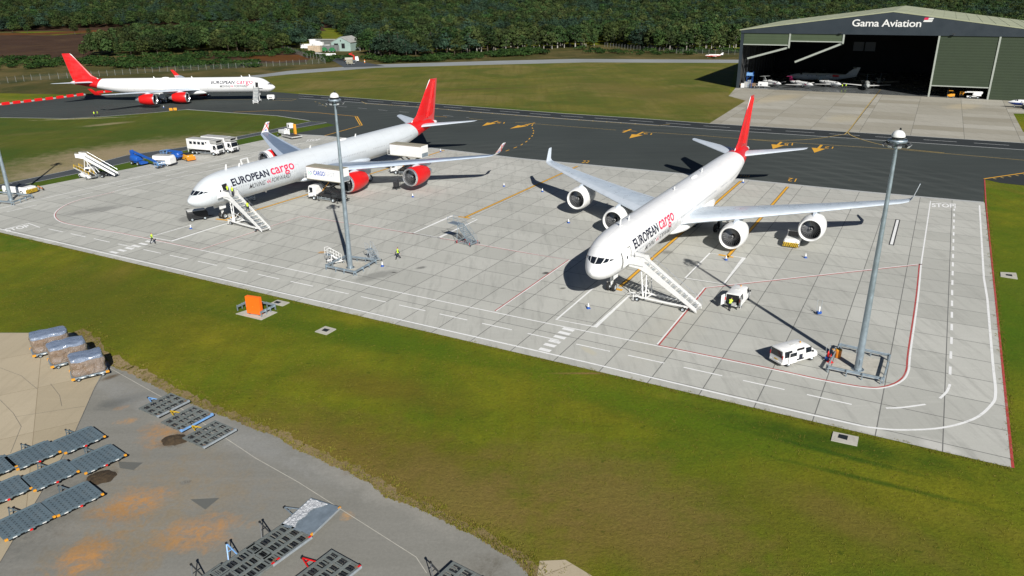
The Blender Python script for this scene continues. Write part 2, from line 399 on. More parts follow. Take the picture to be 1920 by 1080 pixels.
def asphalt(name, base, light, turn=True, patches=()):
    mt, nt, b = _nt(name); p = wpos(nt)
    big = ramp(nt, noise(nt, p, 0.035, 6, 0.6, 0.5), 0.3, 0.7); fine = noise(nt, p, 4.0, 5, 0.75)
    col = mixc(nt, big, base, [c * 1.3 for c in base])
    s = ramp(nt, noise(nt, wpos(nt, R(8), (0.03, 0.5, 1)), 1.0, 5, 0.65), 0.42, 0.75)
    col = mixc(nt, math_(nt, 'MULTIPLY', s, 0.5), col, light)
    if turn:   # rubber left by aircraft swinging on to the stands
        for (q, sc) in (((1560, 470), 0.55), ((900, 420), 0.5)):
            c = g2(q); mp = N(nt, "Mapping"); mp.inputs[1].default_value = (-c.x, -c.y, 0)
            g = N(nt, "NewGeometry"); L(nt, g.outputs["Position"], mp.inputs[0])
            wv = N(nt, "TexWave", wave_type='RINGS', rings_direction='Z', i_Scale=sc * 0.12, i_Distortion=1.5, i_Detail=2.0, i_Detail_Scale=0.2)
            L(nt, mp.outputs[0], wv.inputs["Vector"])
            mk = ramp(nt, noise(nt, p, 0.02, 3, 0.5), 0.45, 0.65)
            col = mixc(nt, math_(nt, 'MULTIPLY', math_(nt, 'MULTIPLY', ramp(nt, wv.outputs[1], 0.6, 1.0), mk), 0.4), col, [c * 1.25 for c in light])
    wob = noise(nt, p, 0.42, 8, 0.72, 0.6); WOB[0] = 3.0; grit = ramp(nt, noise(nt, p, 1.1, 9, 0.78, 0.8), 0.36, 0.58)
    for (a, q, ratio, c, amt) in patches:
        col = mixc(nt, math_(nt, 'MULTIPLY', math_(nt, 'MULTIPLY', pblob(nt, wob, a, q, ratio, 0.75, 1.15), grit if ratio > .5 else 1.0), amt), col, c)
    WOB[0] = 1.5
    col = mixc(nt, ramp(nt, fine, 0.2, 0.8), mixc(nt, 1.0, col, (0.85, 0.85, 0.85), 'MULTIPLY'), mixc(nt, 1.0, col, (1.15, 1.15, 1.15), 'MULTIPLY'))
    L(nt, col, b.inputs["Base Color"]); b.inputs["Roughness"].default_value = 0.85; b.inputs["Specular IOR Level"].default_value = 0.25
    bump(nt, b, fine, 0.2, 0.02); M[name] = mt
asphalt('taxiway_asphalt', (0.038, 0.045, 0.042), (0.064, 0.071, 0.066))
asphalt('road_asphalt', (0.050, 0.058, 0.064), (0.085, 0.09, 0.092), turn=False)
asphalt('dark_asphalt', (0.024, 0.028, 0.029), (0.036, 0.04, 0.04), turn=False)
asphalt('pale_tarmac', (0.22, 0.235, 0.235), (0.29, 0.30, 0.295), turn=False)
SAND = (0.46, 0.23, 0.075)
asphalt('yard_concrete', (0.185, 0.180, 0.158), (0.27, 0.26, 0.232), turn=False, patches=(
    ((140, 970), (470, 915), 1.05, (0.25, 0.195, 0.12), .6), ((90, 1080), (330, 1000), 0.79, (0.25, 0.19, 0.11), .6), ((205, 955), (305, 925), 0.88, SAND, .85), ((300, 1010), (435, 990), 0.70, SAND, .8), ((170, 960), (260, 975), 0.53, (0.34, 0.19, 0.075), .8),
    ((110, 1065), (210, 1030), 0.79, SAND, .95), ((130, 1030), (230, 1010), 0.53, (0.34, 0.19, 0.075), .8), ((250, 1040), (330, 1010), 0.70, (0.30, 0.19, 0.09), .6),
    ((218, 793), (258, 787), 0.53, (0.42, 0.24, 0.10), .95), ((215, 768), (242, 761), 0.53, (0.42, 0.24, 0.10), .9), ((286, 800), (330, 826), 0.96, (0.38, 0.21, 0.085), .9),
    ((312, 838), (346, 812), 0.79, (0.055, 0.04, 0.022), .95), ((166, 900), (212, 888), 0.70, (0.075, 0.05, 0.026), .9), ((152, 880), (214, 868), 0.70, (0.25, 0.18, 0.10), .7),
    ((178, 764), (290, 738), 0.44, (0.10, 0.105, 0.10), .75), ((0, 1050), (150, 900), 0.53, (0.12, 0.122, 0.115), .7), ((190, 720), (640, 900), 0.10, (0.26, 0.26, 0.245), .7),
    ((640, 975), (660, 962), 0.79, (0.48, 0.27, 0.10), .95), ((640, 890), (662, 884), 0.70, (0.15, 0.10, 0.06), .8), ((880, 1050), (960, 1080), 0.70, (0.13, 0.12, 0.095), .8), ((600, 870), (900, 1010), 0.14, (0.30, 0.285, 0.25), .6),
    ((120, 770), (135, 766), 0.70, OIL, .8), ((340, 906), (356, 902), 0.70, (0.03, 0.03, 0.03), .95), ((195, 712), (228, 700), 0.44, (0.10, 0.07, 0.04), .9)))
def paint(name, col, wear=0.5, under=(0.3, 0.3, 0.28)):
    mt, nt, b = _nt(name); p = wpos(nt)
    f = ramp(nt, noise(nt, p, 1.3, 7, 0.75), 0.52, 0.74)
    L(nt, mixc(nt, math_(nt, 'MULTIPLY', f, wear), col, under), b.inputs["Base Color"]); b.inputs["Roughness"].default_value = 0.7; M[name] = mt
paint('line_white', (0.78, 0.78, 0.76), 0.5); paint('line_white_worn', (0.52, 0.53, 0.52), 0.8, (0.1, 0.1, 0.1)); paint('line_red', (0.42, 0.05, 0.045), 0.8, (0.36, 0.3, 0.28))
paint('line_yellow', (0.70, 0.36, 0.025), 0.35); paint('line_yellow_worn', (0.45, 0.32, 0.10), 0.8, (0.06, 0.06, 0.055)); paint('line_black', (0.03, 0.03, 0.03), 0.3)
paint('edge_pale', (0.42, 0.43, 0.42), 0.8, (0.2, 0.2, 0.2)); paint('tar_seal', (0.10, 0.10, 0.095), 0.5); paint('patch_dark', (0.12, 0.122, 0.11), 0.6, (0.13, 0.13, 0.12)); paint('patch_grey', (0.12, 0.125, 0.12), 0.4, (0.16, 0.16, 0.15))

# ---------------------------------------------------------------- ground, one sheet rising to low wooded hills
def terrain_z(x, y):
    t = min(1.0, max(0.0, (y - 900.0) / 2300.0)); t = t * t * (3 - 2 * t)
    return t * 100.0 + (0 if y < 900 else 4.0 * sin(x * 0.006 + 1.3) * min(1, (y - 900) / 500))
gx = [-4200, -3000, -2000] + list(range(-1500, 1501, 150)) + [2000, 3000, 4200]
gy = [-400, 0, 300, 620, 700, 800] + list(range(900, 3200, 100)) + [3600, 4500, 6000]
vs = [(x, y, terrain_z(x, y)) for y in gy for x in gx]; nx = len(gx)
fs = [(j * nx + i, j * nx + i + 1, (j + 1) * nx + i + 1, (j + 1) * nx + i) for j in range(len(gy) - 1) for i in range(nx - 1)]
o = MB().add(vs, fs, 'grass').build('ground', smooth=80); tag(o, kind='structure')
M_ = o.data.materials
o.data.materials.append(M['heather'])
for p in o.data.polygons:
    if p.center.y > 850: p.material_index = 1

def sheet(name, pts, z, m, world_pts=False):
    P = [(Vector((q[0], q[1], z)) if world_pts else g2(q, 0) + Vector((0, 0, z))) for q in pts]
    o = MB().poly(P, m).build(name); tag(o, kind='structure')
    if o.data.polygons[0].normal.z < 0: o.data.flip_normals()
    return o
TAXI_TOP = [(150, 179), (330, 172), (500, 171.5), (560, 176), (640, 181.5), (780, 192), (900, 201), (1060, 213), (1200, 222), (1330, 231.5), (1480, 240.5), (1700, 254), (1920, 268), (2150, 283)]
TAXI_LOW_L = [(350, 205), (433, 211), (520, 217), (580, 226), (612, 230.5)]
APRON_TOP = [(545, 252), (600, 254.5), (700, 264.5), (800, 277), (980, 298), (1190, 317.5), (1393, 337), (1620, 360), (1845, 380)]
sheet('rough_ground', [(-400, 166), (150, 178), (500, 171), (540, 140), (700, 127), (930, 121), (1100, 117), (1400, 118), (1400, 92), (1135, 84), (930, 88), (760, 98), (560, 84), (400, 90), (0, 58), (-500, 58)], 0.012, 'rough_grass')
sheet('heath', [(-300, 60), (0, 64), (90, 67), (190, 60), (205, 75), (170, 100), (165, 110), (60, 113), (-300, 118)], 0.02, 'heather')
sheet('heath', [(270, 66), (330, 58), (470, 52), (600, 49), (612, 58), (480, 60), (330, 68)], 0.02, 'heather')
sheet('heath', [(370, 106), (470, 97), (560, 95), (585, 104), (575, 117), (500, 119), (420, 114)], 0.02, 'heather')
sheet('bracken_patch', [(-60, 62), (60, 62), (190, 55.5), (206, 59), (90, 65.5), (0, 66)], 0.03, 'bracken')
sheet('bracken_patch', [(252, 54), (275, 49.5), (290, 51), (268, 58)], 0.03, 'bracken')
sheet('bracken_patch', [(440, 106), (560, 103), (580, 111), (520, 117)], 0.03, 'bracken')
sheet('infield', [(560, 174), (640, 180), (900, 200), (1200, 221), (1335, 232), (1398, 188), (1366, 180), (1382, 116), (1100, 116), (934, 120), (706, 126), (540, 139), (430, 146), (380, 160), (430, 171)], 0.016, 'infield_grass')
sheet('left_verge', [(-700, 225), (127, 221), (300, 209), (350, 204), (433, 210), (520, 216), (600, 229), (480, 249), (342, 276), (125, 320), (0, 346), (-700, 498)], 0.016, 'verge_grass')
sheet('service_verge', [(0, 372), (250, 320), (480, 269), (548, 252), (640, 234), (612, 230), (583, 228), (480, 250), (0, 348), (-300, 412), (-300, 440)], 0.012, 'green_verge')
sheet('service_road', [(-300, 408), (0, 346), (125, 320), (237, 291), (342, 276), (480, 249), (583, 227.5), (616, 231), (560, 240), (475, 256), (242, 304.5), (135, 328), (0, 355.5), (-300, 419)], 0.024, 'road_asphalt')
TAXI = [(-700, 200), (0, 197)] + TAXI_TOP + [(2150, 305), (1920, 326), (1845, 336), (1845, 382)] + [(x, y + 3) for x, y in reversed(APRON_TOP)] + [(560, 249), (628, 235), (612, 230.5)] + list(reversed(TAXI_LOW_L)) + [(300, 210), (200, 218), (127, 222), (0, 220), (-700, 222)]
sheet('taxiway', TAXI, 0.02, 'taxiway_asphalt')
sheet('shoulder', [(1845, 336), (1920, 325.5), (2150, 303), (2150, 372), (1930, 349), (1875, 343)], 0.022, 'dark_asphalt')
strip = lambda dy: [(x, y + dy * (0.75 + 0.5 * (x - 560) / 1360)) for x, y in TAXI_TOP if x >= 560]
sheet('service_road', strip(0.6) + list(reversed(strip(10.5))), 0.03, 'dark_asphalt')
sheet('perimeter_road', [(330, 156), (430, 146), (493, 139.5), (540, 133), (706, 121), (934, 114), (1077, 110.5), (1382, 112), (1400, 112), (1400, 118), (1382, 118), (1100, 117), (934, 121), (706, 127), (540, 139.5), (470, 147), (380, 157)], 0.024, 'pale_tarmac')
sheet('yard_road', [(722, 124), (645, 126.5), (628, 116), (600, 105), (612, 101), (640, 104), (662, 113), (690, 118)], 0.028, 'road_asphalt')
sheet('hangar_apron', [(1380, 164), (1366, 180), (1398, 189), (1330, 231.5), (1480, 240.5), (1700, 254), (1920, 268), (1960, 271), (1918, 247), (1900, 213), (1960, 214), (2160, 216), (2160, 196), (1742, 178)], 0.03, 'hangar_concrete')
apron_pts = [g2(q) for q in [(1898, 878), (1847, 381)]] 
lowdir = (G(1898, 878) - G(0, 436)); cornL = G(0, 436) - lowdir.normalized() * 38
APR = [(1898, 878), (1846, 381)] + list(reversed(APRON_TOP))[1:] + [(480, 265.5), (250, 315), (0, 364), (-90, 384)]
P = [g2(q) for q in APR] + [cornL]
o = MB().poly([(p.x, p.y, 0.045) for p in P], 'apron_concrete').build('apron'); tag(o, kind='structure')
if o.data.polygons[0].normal.z < 0: o.data.flip_normals()
YARD = [(-200, 628), (0, 624), (135, 623), (170, 650), (205, 682), (255, 708), (300, 732), (345, 750), (395, 772), (445, 792), (500, 812), (550, 842), (600, 862), (650, 884), (690, 905), (720, 930), (760, 944), (800, 962), (845, 985), (880, 1000), (925, 1030), (965, 1052), (1000, 1085), (1000, 1200), (-300, 1200)]
from mathutils import noise as mnoise
YJ = []
for a, b in zip(YARD, YARD[1:]):
    n = 26 if (100 < a[0] < 990 and a[1] < 1080) else 1
    for k in range(n):
        t = k / n; x, y = a[0] + (b[0] - a[0]) * t, a[1] + (b[1] - a[1]) * t
        w = (mnoise.noise((x * .02, y * .02, 1)) * 4 + mnoise.noise((x * .07, y * .07, 2)) * 3.5 + mnoise.noise((x * .23, y * .23, 3)) * 3.5) if n > 1 else 0
        YJ.append((x + w * .6, y - w * .7))
YJ.append(YARD[-1])
sheet('cargo_yard', YJ, 0.02, 'yard_concrete')
rim = []
for q in YJ:
    if 100 < q[0] < 1000: rim.append(q)
rim_out = [(x + 20 + 12 * mnoise.noise((x * .03, y * .03, 7)) + 7 * mnoise.noise((x * .12, y * .12, 8)), y - 9 - 8 * mnoise.noise((x * .04, y * .04, 9)) - 4 * mnoise.noise((x * .15, y * .15, 4))) for x, y in rim]
grass('bare_verge', (0.21, 0.155, 0.075), (0.165, 0.135, 0.03), (0.31, 0.235, 0.14), 0.26, dark=0.6)
bs = MB()
for k in range(len(rim) - 1):
    q4 = [g2(q) + Vector((0, 0, .012)) for q in (rim[k], rim[k + 1], rim_out[k + 1], rim_out[k])]
    bs.add(q4, [(0, 1, 2, 3)], 'bare_verge')
tag(bs.build('bare_earth'), kind='structure')
sheet('old_yard', [(-200, 629), (0, 625), (134, 624), (200, 684), (177, 727), (130, 833), (0, 1056), (-140, 1200), (-500, 1200)], 0.028, 'old_concrete')
sheet('old_yard', [(1004, 1100), (1012, 1052), (1060, 1050), (1110, 1080), (1130, 1120)], 0.02, 'old_concrete')
sheet('repair_patch', [(357, 937), (412, 934), (385, 956)], 0.033, 'patch_dark')
sheet('repair_patch', [(222, 866), (268, 868), (250, 882), (225, 878)], 0.033, 'patch_dark')
mk = MB()
def stripe(mb, pts, w, m, z=0.055, px=True, closed=False):
    P = [g2(p) if px else Vector((p[0], p[1], 0)) for p in pts]
    n = len(P); ls, rs = [], []
    for i in range(n):
        d = (P[min(i + 1, n - 1)] - P[max(i - 1, 0)]); d.z = 0; d.normalize(); nn = Vector((-d.y, d.x, 0))
        if 0 < i < n - 1:
            d1 = (P[i] - P[i - 1]).normalized(); k = abs(Vector((-d1.y, d1.x, 0)).dot(nn)); nn = nn / max(k, 0.4)
        ls.append(P[i] + nn * w / 2 + Vector((0, 0, z))); rs.append(P[i] - nn * w / 2 + Vector((0, 0, z)))
    for i in range(n - 1): mb.add([ls[i], rs[i], rs[i + 1], ls[i + 1]], [(0, 1, 2, 3)], m)
def smooth_px(pts, k=6):
    P = [g2(p) for p in pts]; out = []
    for i in range(len(P) - 1):
        p0, p1, p2, p3 = P[max(i - 1, 0)], P[i], P[i + 1], P[min(i + 2, len(P) - 1)]
        for j in range(k):
            t = j / k
            out.append(0.5 * ((2 * p1) + (p2 - p0) * t + (2 * p0 - 5 * p1 + 4 * p2 - p3) * t * t + (3 * p1 - p0 - 3 * p2 + p3) * t ** 3))
    out.append(P[-1]); return [(v.x, v.y) for v in out]
def shift(pts, d):
    P = [Vector((p[0], p[1], 0)) for p in pts]; out = []
    for i in range(len(P)):
        t = (P[min(i + 1, len(P) - 1)] - P[max(i - 1, 0)]).normalized(); out.append((P[i].x - t.y * d, P[i].y + t.x * d))
    return out
def dashes(mb, pts, on, off, w, m, z=0.055, px=True, start=0.0):
    P = [g2(p) if px else Vector((p[0], p[1], 0)) for p in pts]; s = -start
    for a, b in zip(P, P[1:]):
        Ln = (b - a).length; d = (b - a) / Ln
        t = -s if s < 0 else 0
        while s < Ln:
            u0, u1 = max(s, 0), min(s + on, Ln)
            if u1 - u0 > 0.05: stripe(mb, [(a + d * u0)[:2], (a + d * u1)[:2]], w, m, z, px=False)
            s += on + off
        s -= Ln
        while s > 0: s -= on + off
def ground_text(mb, body, corner, right, up, m, z, shear=0, bold=0.0):
    """letters laid on the ground in the parallelogram given by three survey points"""
    o_, r_, u_ = g2(corner), g2(right), g2(up); ex = r_ - o_; ey = u_ - o_
    vs, fs = fit_glyphs(body, 1.0, 1.0, shear, bold)
    mb.add([o_ + ex * x + ey * y + Vector((0, 0, z)) for x, y in vs], fs, m)
# slab joints that are wide enough to see are part of the concrete; painted lines follow
W = MB()
lowB = [(-40, 420.5), (0, 430), (220, 480.5), (600, 566), (1000, 657), (1100, 680), (1380, 746), (1510, 776), (1600, 796)]
curveB = [(1600, 796), (1638, 803), (1691, 807), (1765, 803), (1825, 786.5), (1857, 761.5), (1866.5, 738), (1861, 678), (1851, 560)]
stripe(W, lowB, 0.26, 'line_white'); cb = smooth_px(curveB); stripe(W, cb, 0.26, 'line_white', px=False)
stripe(W, [(1851, 560), (1844.6, 522), (1836.4, 385.5)], 0.26, 'line_white')
leftloop = [(600, 277), (480, 302), (250, 351), (205, 362), (150, 374.5), (117.5, 387.5), (102, 402.5), (112.5, 416), (150, 425), (210, 435), (280, 449), (375, 469)]
lowC = [(375, 469), (580, 513), (711, 541), (1000, 601.5), (1229, 648.5), (1380, 679.5)]
curveC = [(1380, 679.5), (1463, 697), (1543, 714.5), (1617, 727.5), (1656, 728), (1688, 717), (1703, 697), (1707, 660), (1721, 560), (1727, 495.5)]
ll = smooth_px(leftloop, 4); cc = smooth_px(curveC)
stripe(W, ll, 0.2, 'line_white', px=False); stripe(W, lowC, 0.2, 'line_white'); stripe(W, cc, 0.2, 'line_white', px=False)
stripe(W, [(1727, 495.5), (1744.7, 377)], 0.2, 'line_white')
stripe(W, [(-60, 405), (0, 391), (120, 364), (250, 334), (480, 286), (600, 262)], 0.2, 'line_white')
dashes(W, [(12, 681 - 298), (50 / 4, 398), (220 / 4, 388), (450, 299.5), (560, 275)][1:], 5.5, 5.5, 0.2, 'line_white')
dashes(W, [(91, 429.5), (309, 477), (558, 531), (692, 560), (1058, 641), (1289, 691), (1605, 761)], 4.03, 2.09, 0.2, 'line_white')
for arc in ([(1661, 766), (1690, 765), (1735, 759)], [(1762, 748), (1775, 735), (1781, 721)]): stripe(W, smooth_px(arc, 4), 0.24, 'line_white', px=False)
dashes(W, [(1781, 703), (1784, 634), (1785, 550), (1789, 392)], 2.0, 2.05, 0.26, 'line_white')
RD = MB()
stripe(RD, [(1846, 337), (1848.5, 381), (1899, 878)], 0.22, 'line_red')
stripe(RD, shift(cc, 0.22), 0.16, 'line_red', px=False); stripe(RD, shift([tuple(g2(q)[:2]) for q in [(1229, 648.5), (1380, 679.5)]], 0.22), 0.16, 'line_red', px=False)
ra = [tuple(g2(q)[:2]) for q in [(1231, 648), (1321, 540), (1400, 531), (1727, 495.5)]]
stripe(W, ra, 0.18, 'line_white', px=False); stripe(RD, shift(ra, -0.2), 0.18, 'line_red', px=False)
rb = [tuple(g2(q)[:2]) for q in [(930, 584), (1068, 488), (980, 473), (789, 440), (566, 405), (376, 468)]]
stripe(W, rb, 0.15, 'line_white', px=False); stripe(RD, shift(rb, 0.16), 0.14, 'line_red', px=False)
stripe(RD, shift(ll[10:], 0.16), 0.12, 'line_red', px=False)
for box in ([(1112, 541), (1043, 600), (1116, 613.5), (1183, 552), (1173, 550)], [(1284.5, 522), (1331, 475), (1395, 484), (1357, 533), (1284.5, 522)],
            [(360, 422), (287, 443)], [(280, 445), (322, 452.5), (436, 416), (426, 414)], [(858, 406), (848, 405), (774, 438), (822, 446.5), (895, 412), (885, 410)]):
    stripe(W, box, 0.24, 'line_white')
for cx, cy in ((1065.6, 618.5), (1058, 625.4), (1049.6, 633), (1040, 641), (1031, 648), (1022, 656.7)): stripe(W, [(cx - 10.5, cy - 2.5), (cx + 10.5, cy + 2.5)], 0.62, 'line_white')
for cx, cy in ((213.7, 473.8), (228.7, 470), (242.5, 466.2), (255.5, 462), (268.7, 458), (281, 453.7)): stripe(W, [(cx - 7, cy - 1.5), (cx + 7, cy + 1.5)], 0.62, 'line_white')
stripe(W, [(1683.5, 412), (1671, 460)], 0.75, 'line_black', z=0.056); stripe(W, [(1683.3, 413), (1671.2, 459)], 0.4, 'line_white', z=0.06)
ground_text(W, "STOP", (1747, 388.2), (1790, 389.8), (1746.5, 381.5), 'line_white', 0.056, bold=0.03)
stripe(W, [(1744.7, 378), (1790.6, 382.5), (1790.6, 391)], 0.2, 'line_white')
ground_text(W, "STOP", (13, 435), (58, 425.3), (7, 431), 'line_white', 0.056, bold=0.03)
stripe(W, [(5, 431), (53, 419), (75, 427)], 0.2, 'line_white')
ground_text(W, "STOP", (573, 265.5), (598, 264), (577, 261.8), 'line_white', 0.056, bold=0.02)
tag(W.build('white_apron_markings'), kind='structure'); tag(RD.build('red_apron_markings'), kind='structure')
Y = MB()
def yline(pts, w=0.42, edge=0.75):
    stripe(Y, pts, edge * .82, 'line_black', z=0.056); stripe(Y, pts, w, 'line_yellow', z=0.062)
yline([(1389, 340), (1163, 538)]); stripe(Y, [(1148, 541), (1167, 545)], 0.6, 'line_yellow', z=0.062)
yline([(1477, 350.5), (1362, 484)]); stripe(Y, [(1347, 478), (1375, 483)], 0.6, 'line_yellow', z=0.062)
yline([(1083, 312), (872, 408)]); stripe(Y, [(860, 406.5), (881, 409.5)], 0.6, 'line_yellow', z=0.062)
yline([(833, 282), (573, 366), (425, 411)]); stripe(Y, [(405, 411), (430, 414)], 0.5, 'line_yellow', z=0.062)
for a, b in ((( 1003, 230.5), (956, 241.5)), ((933.5, 227), (904, 236.5)), ((1206.5, 247.5), (1180, 259.5)), ((1465, 266.5), (1449, 279.5)), ((1540.5, 272), (1527, 286.5))):
    p, q = g2(a), g2(b); d = (q - p).normalized(); n_ = Vector((-d.y, d.x, 0))
    Z = Vector((0, 0, 0.04)); e = q - d * 6.0
    Y.add([p + n_ * .3 + Z, p - n_ * .3 + Z, e - n_ * .3 + Z, e + n_ * .3 + Z], [(0, 1, 2, 3)], 'line_yellow')
    Y.add([e + n_ * 1.6 + Z, e - n_ * 1.6 + Z, q + Z], [(0, 1, 2)], 'line_yellow')
stripe(Y, [(1168, 248.5), (1183, 242.5)], 0.7, 'line_yellow', z=0.04); stripe(Y, [(1168, 244.5), (1193.5, 246.5)], 0.35, 'line_yellow', z=0.042)
for body, c, r_, u_ in (("22", (1090, 305.5), (1103, 306), (1094, 301)), ("12", (1494, 335.5), (1479, 333.8), (1491, 341.5)), ("H12", (1405.5, 329), (1388, 328.5), (1404, 332.5)),
                        ("12", (1223, 250.5), (1207, 249), (1221, 253)), ("15", (947, 229.5), (933, 228.5), (945, 232)), ("15", (1000, 233.5), (985, 233.5), (998, 236.3)), ("15", (1487, 268.5), (1471, 269), (1486, 273)), ("12", (1563, 275.5), (1547, 275), (1561, 279))):
    ground_text(Y, body, c, r_, u_, 'line_yellow', 0.045)
stripe(Y, [(880, 222.5), (906, 225)], 0.2, 'line_yellow_worn', z=0.04); 
stripe(Y, [(640, 223), (690, 213)][:0] or [(966, 229.5), (1155, 244)], 0.22, 'line_yellow_worn', z=0.04)
stripe(Y, [(1206, 247.5), (1310, 254), (1452, 265.5), (1679, 280), (1920, 300.6), (2100, 316)], 0.25, 'line_yellow_worn', z=0.04)
dashes(Y, [(596, 197), (640, 200), (790, 213), (880, 221)], 4.0, 5.0, 0.2, 'line_white_worn', z=0.04)
stripe(Y, [(800, 217), (838, 219.5)], 0.25, 'line_yellow', z=0.04)
bar = [(678, 190.5), (686, 194.5), (780, 200), (900, 211.5), (1060, 223.5), (1190, 233), (1232, 236), (1256, 233)]
stripe(Y, bar, 0.28, 'line_yellow_worn', z=0.042)
bp = [g2(q) for q in bar[1:-1]]
for a, b in zip(bp, bp[1:]):
    n_ = int((b - a).length / 4.2)
    for k in range(n_):
        p = a + (b - a) * (k / n_); d = (b - a).normalized(); stripe(Y, [p[:2], (p + Vector((-d.y, d.x, 0)) * 0.9)[:2]], 0.3, 'line_yellow_worn', z=0.044, px=False)
stripe(Y, smooth_px([(1651, 168), (1620, 207), (1589, 247.5), (1573, 253.5), (1523, 261), (1462, 263.5), (1410, 262)], 5), 0.3, 'line_yellow_worn', z=0.05, px=False)
stripe(Y, smooth_px([(1589, 247.5), (1597, 254.5), (1630, 266), (1686, 278), (1771, 287)], 5), 0.3, 'line_yellow_worn', z=0.05, px=False)
stripe(Y, [(1652, 168.5), (1590.5, 248)], 0.16, 'line_black', z=0.048)
dashes(Y, [(998, 239.5), (1001, 247), (998, 255), (988, 265), (975, 273.5), (955, 281), (942, 286)], 1.8, 2.4, 0.28, 'line_yellow', z=0.04)
stripe(Y, [(1845, 335.5), (1920, 324.5), (2100, 300)], 0.4, 'line_yellow', z=0.04)
for k in range(6): stripe(Y, [(1862 + k * 14, 334.5 - k * 2), (1868 + k * 14, 336 - k * 2)], 0.35, 'line_yellow_worn', z=0.04)
isl = [(438, 210.5), (523, 207), (600, 212), (669.6, 218.6), (679, 235), (602, 256.5)]
stripe(Y, isl, 0.32, 'line_yellow', z=0.044); stripe(Y, [(666, 219), (675, 234.5)], 0.3, 'line_yellow', z=0.044)
stripe(Y, [(180, 184.5), (350, 187.5), (480, 187)], 0.2, 'line_yellow_worn', z=0.04)
stripe(Y, [(520, 184.5), (556, 186), (546, 189), (510, 188)], 0.2, 'line_yellow_worn', z=0.04)
dashes(Y, [(590, 190.5), (600, 194), (612, 200)], 2, 2.6, 0.25, 'line_yellow_worn', z=0.04)
tag(Y.build('yellow_markings'), kind='structure')
E_ = MB()
stripe(E_, strip(0.2), 0.5, 'edge_pale', z=0.036); stripe(E_, strip(10.6), 0.45, 'edge_pale', z=0.036)
dashes(E_, [(x, y + 5.2 * (0.75 + 0.5 * (x - 560) / 1360)) for x, y in TAXI_TOP if x >= 560], 7.5, 3.8, 0.28, 'line_white_worn', z=0.037)
stripe(E_, APRON_TOP, 0.9, 'edge_pale', z=0.05)
stripe(E_, [(-300, 408.5), (0, 346.5), (125, 320.5), (237, 291.5), (342, 276.5), (480, 249.5), (583, 228), (612, 229.5)], 0.25, 'edge_pale', z=0.032)
stripe(E_, [(-300, 418.5), (0, 355), (135, 327.5), (242, 304), (475, 255.5), (560, 239.5), (612, 229.8)], 0.25, 'edge_pale', z=0.032)
stripe(E_, [(0, 220.5), (127, 222.3), (200, 218.3), (300, 210.3), (350, 205.3), (433, 211.3), (520, 217.3), (580, 226.3)], 0.5, 'edge_pale', z=0.028)
stripe(E_, [(575, 129.5), (545, 133)][::-1], 0.4, 'edge_pale', z=0.03)
stripe(E_, [(205, 690), (330, 760), (480, 860), (560, 905), (780, 1045), (800, 1075)], 0.06, 'concrete_plain', z=0.036)
stripe(E_, [(205, 684), (178, 727), (131, 833), (0, 1056)], 0.05, 'tar_seal', z=0.036)
for crack in ([(0, 750), (25, 775), (40, 800), (20, 850)], [(95, 720), (112, 742), (116, 762)], [(30, 782), (120, 768), (160, 762)], [(0, 690), (40, 705), (70, 730)]): stripe(E_, crack, 0.035, 'tar_seal', z=0.036)
tag(E_.build('edge_lines'), kind='structure')
# ---------------------------------------------------------------- the three airliners
def paint_split(name, a, b, expr, rough=0.32):
    """one glossy coat in two colours with a hard masked edge along  kx*x + kz*z > c  (object coordinates)"""
    mt, nt, p = _nt(name); tc = N(nt, "TexCoord"); sx = N(nt, "SeparateXYZ"); L(nt, tc.outputs["Object"], sx.inputs[0])
    kx, kz, c = expr
    v = math_(nt, 'ADD', math_(nt, 'MULTIPLY', sx.outputs[0], kx), math_(nt, 'MULTIPLY', sx.outputs[2], kz))
    f = ramp(nt, v, c - 0.02, c + 0.02)
    mp = N(nt, "Mapping"); mp.inputs[3].default_value = (0.25, 1, 1); L(nt, tc.outputs["Object"], mp.inputs[0])
    n_ = ramp(nt, noise(nt, mp.outputs[0], 0.9, 6, 0.7), 0.45, 0.8)
    col = mixc(nt, f, a, b); col = mixc(nt, math_(nt, 'MULTIPLY', n_, 0.17), col, (0.25, 0.25, 0.24))
    br = N(nt, "TexBrick", offset=0.0); br.inputs["Scale"].default_value = 1.0; br.inputs["Brick Width"].default_value = 3.2; br.inputs["Row Height"].default_value = 40
    br.inputs["Mortar Size"].default_value = 0.02
    L(nt, tc.outputs["Object"], br.inputs["Vector"])
    col = mixc(nt, math_(nt, 'MULTIPLY', br.outputs["Fac"], 0.3), col, (0.2, 0.2, 0.2))
    L(nt, col, p.inputs["Base Color"]); p.inputs["Roughness"].default_value = rough; M[name] = mt
paint_split('fuselage_coat', (0.80, 0.80, 0.79), (0.66, 0.012, 0.014), (1.0, 0.62, 68.5))
mat('plug_light', (0.46, 0.48, 0.50), .5)
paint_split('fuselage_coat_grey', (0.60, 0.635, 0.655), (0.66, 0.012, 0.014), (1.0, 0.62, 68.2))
paint_split('fin_coat', (0.80, 0.80, 0.79), (0.66, 0.012, 0.014), (1.0, -0.93, 57.55))
paint_split('nacelle_coat', (0.80, 0.80, 0.79), (0.66, 0.012, 0.014), (1.0, 0.0, 1.35))
mat('wing_skin_light', (0.62, 0.68, 0.74), 0.35, 0.1, var=0.08, scale=0.6, dirt=(GR, 0.15, 1.0))
mat('wing_panel_light', (0.56, 0.63, 0.69), 0.32, 0.1, var=0.1, scale=0.6, dirt=(GR, 0.2, 0.8))
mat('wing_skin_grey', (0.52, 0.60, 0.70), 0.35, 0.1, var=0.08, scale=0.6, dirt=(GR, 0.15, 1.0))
mat('wing_panel_grey', (0.20, 0.26, 0.35), 0.35, 0.15, var=0.14, scale=0.5, dirt=(GR, 0.3, 0.8))

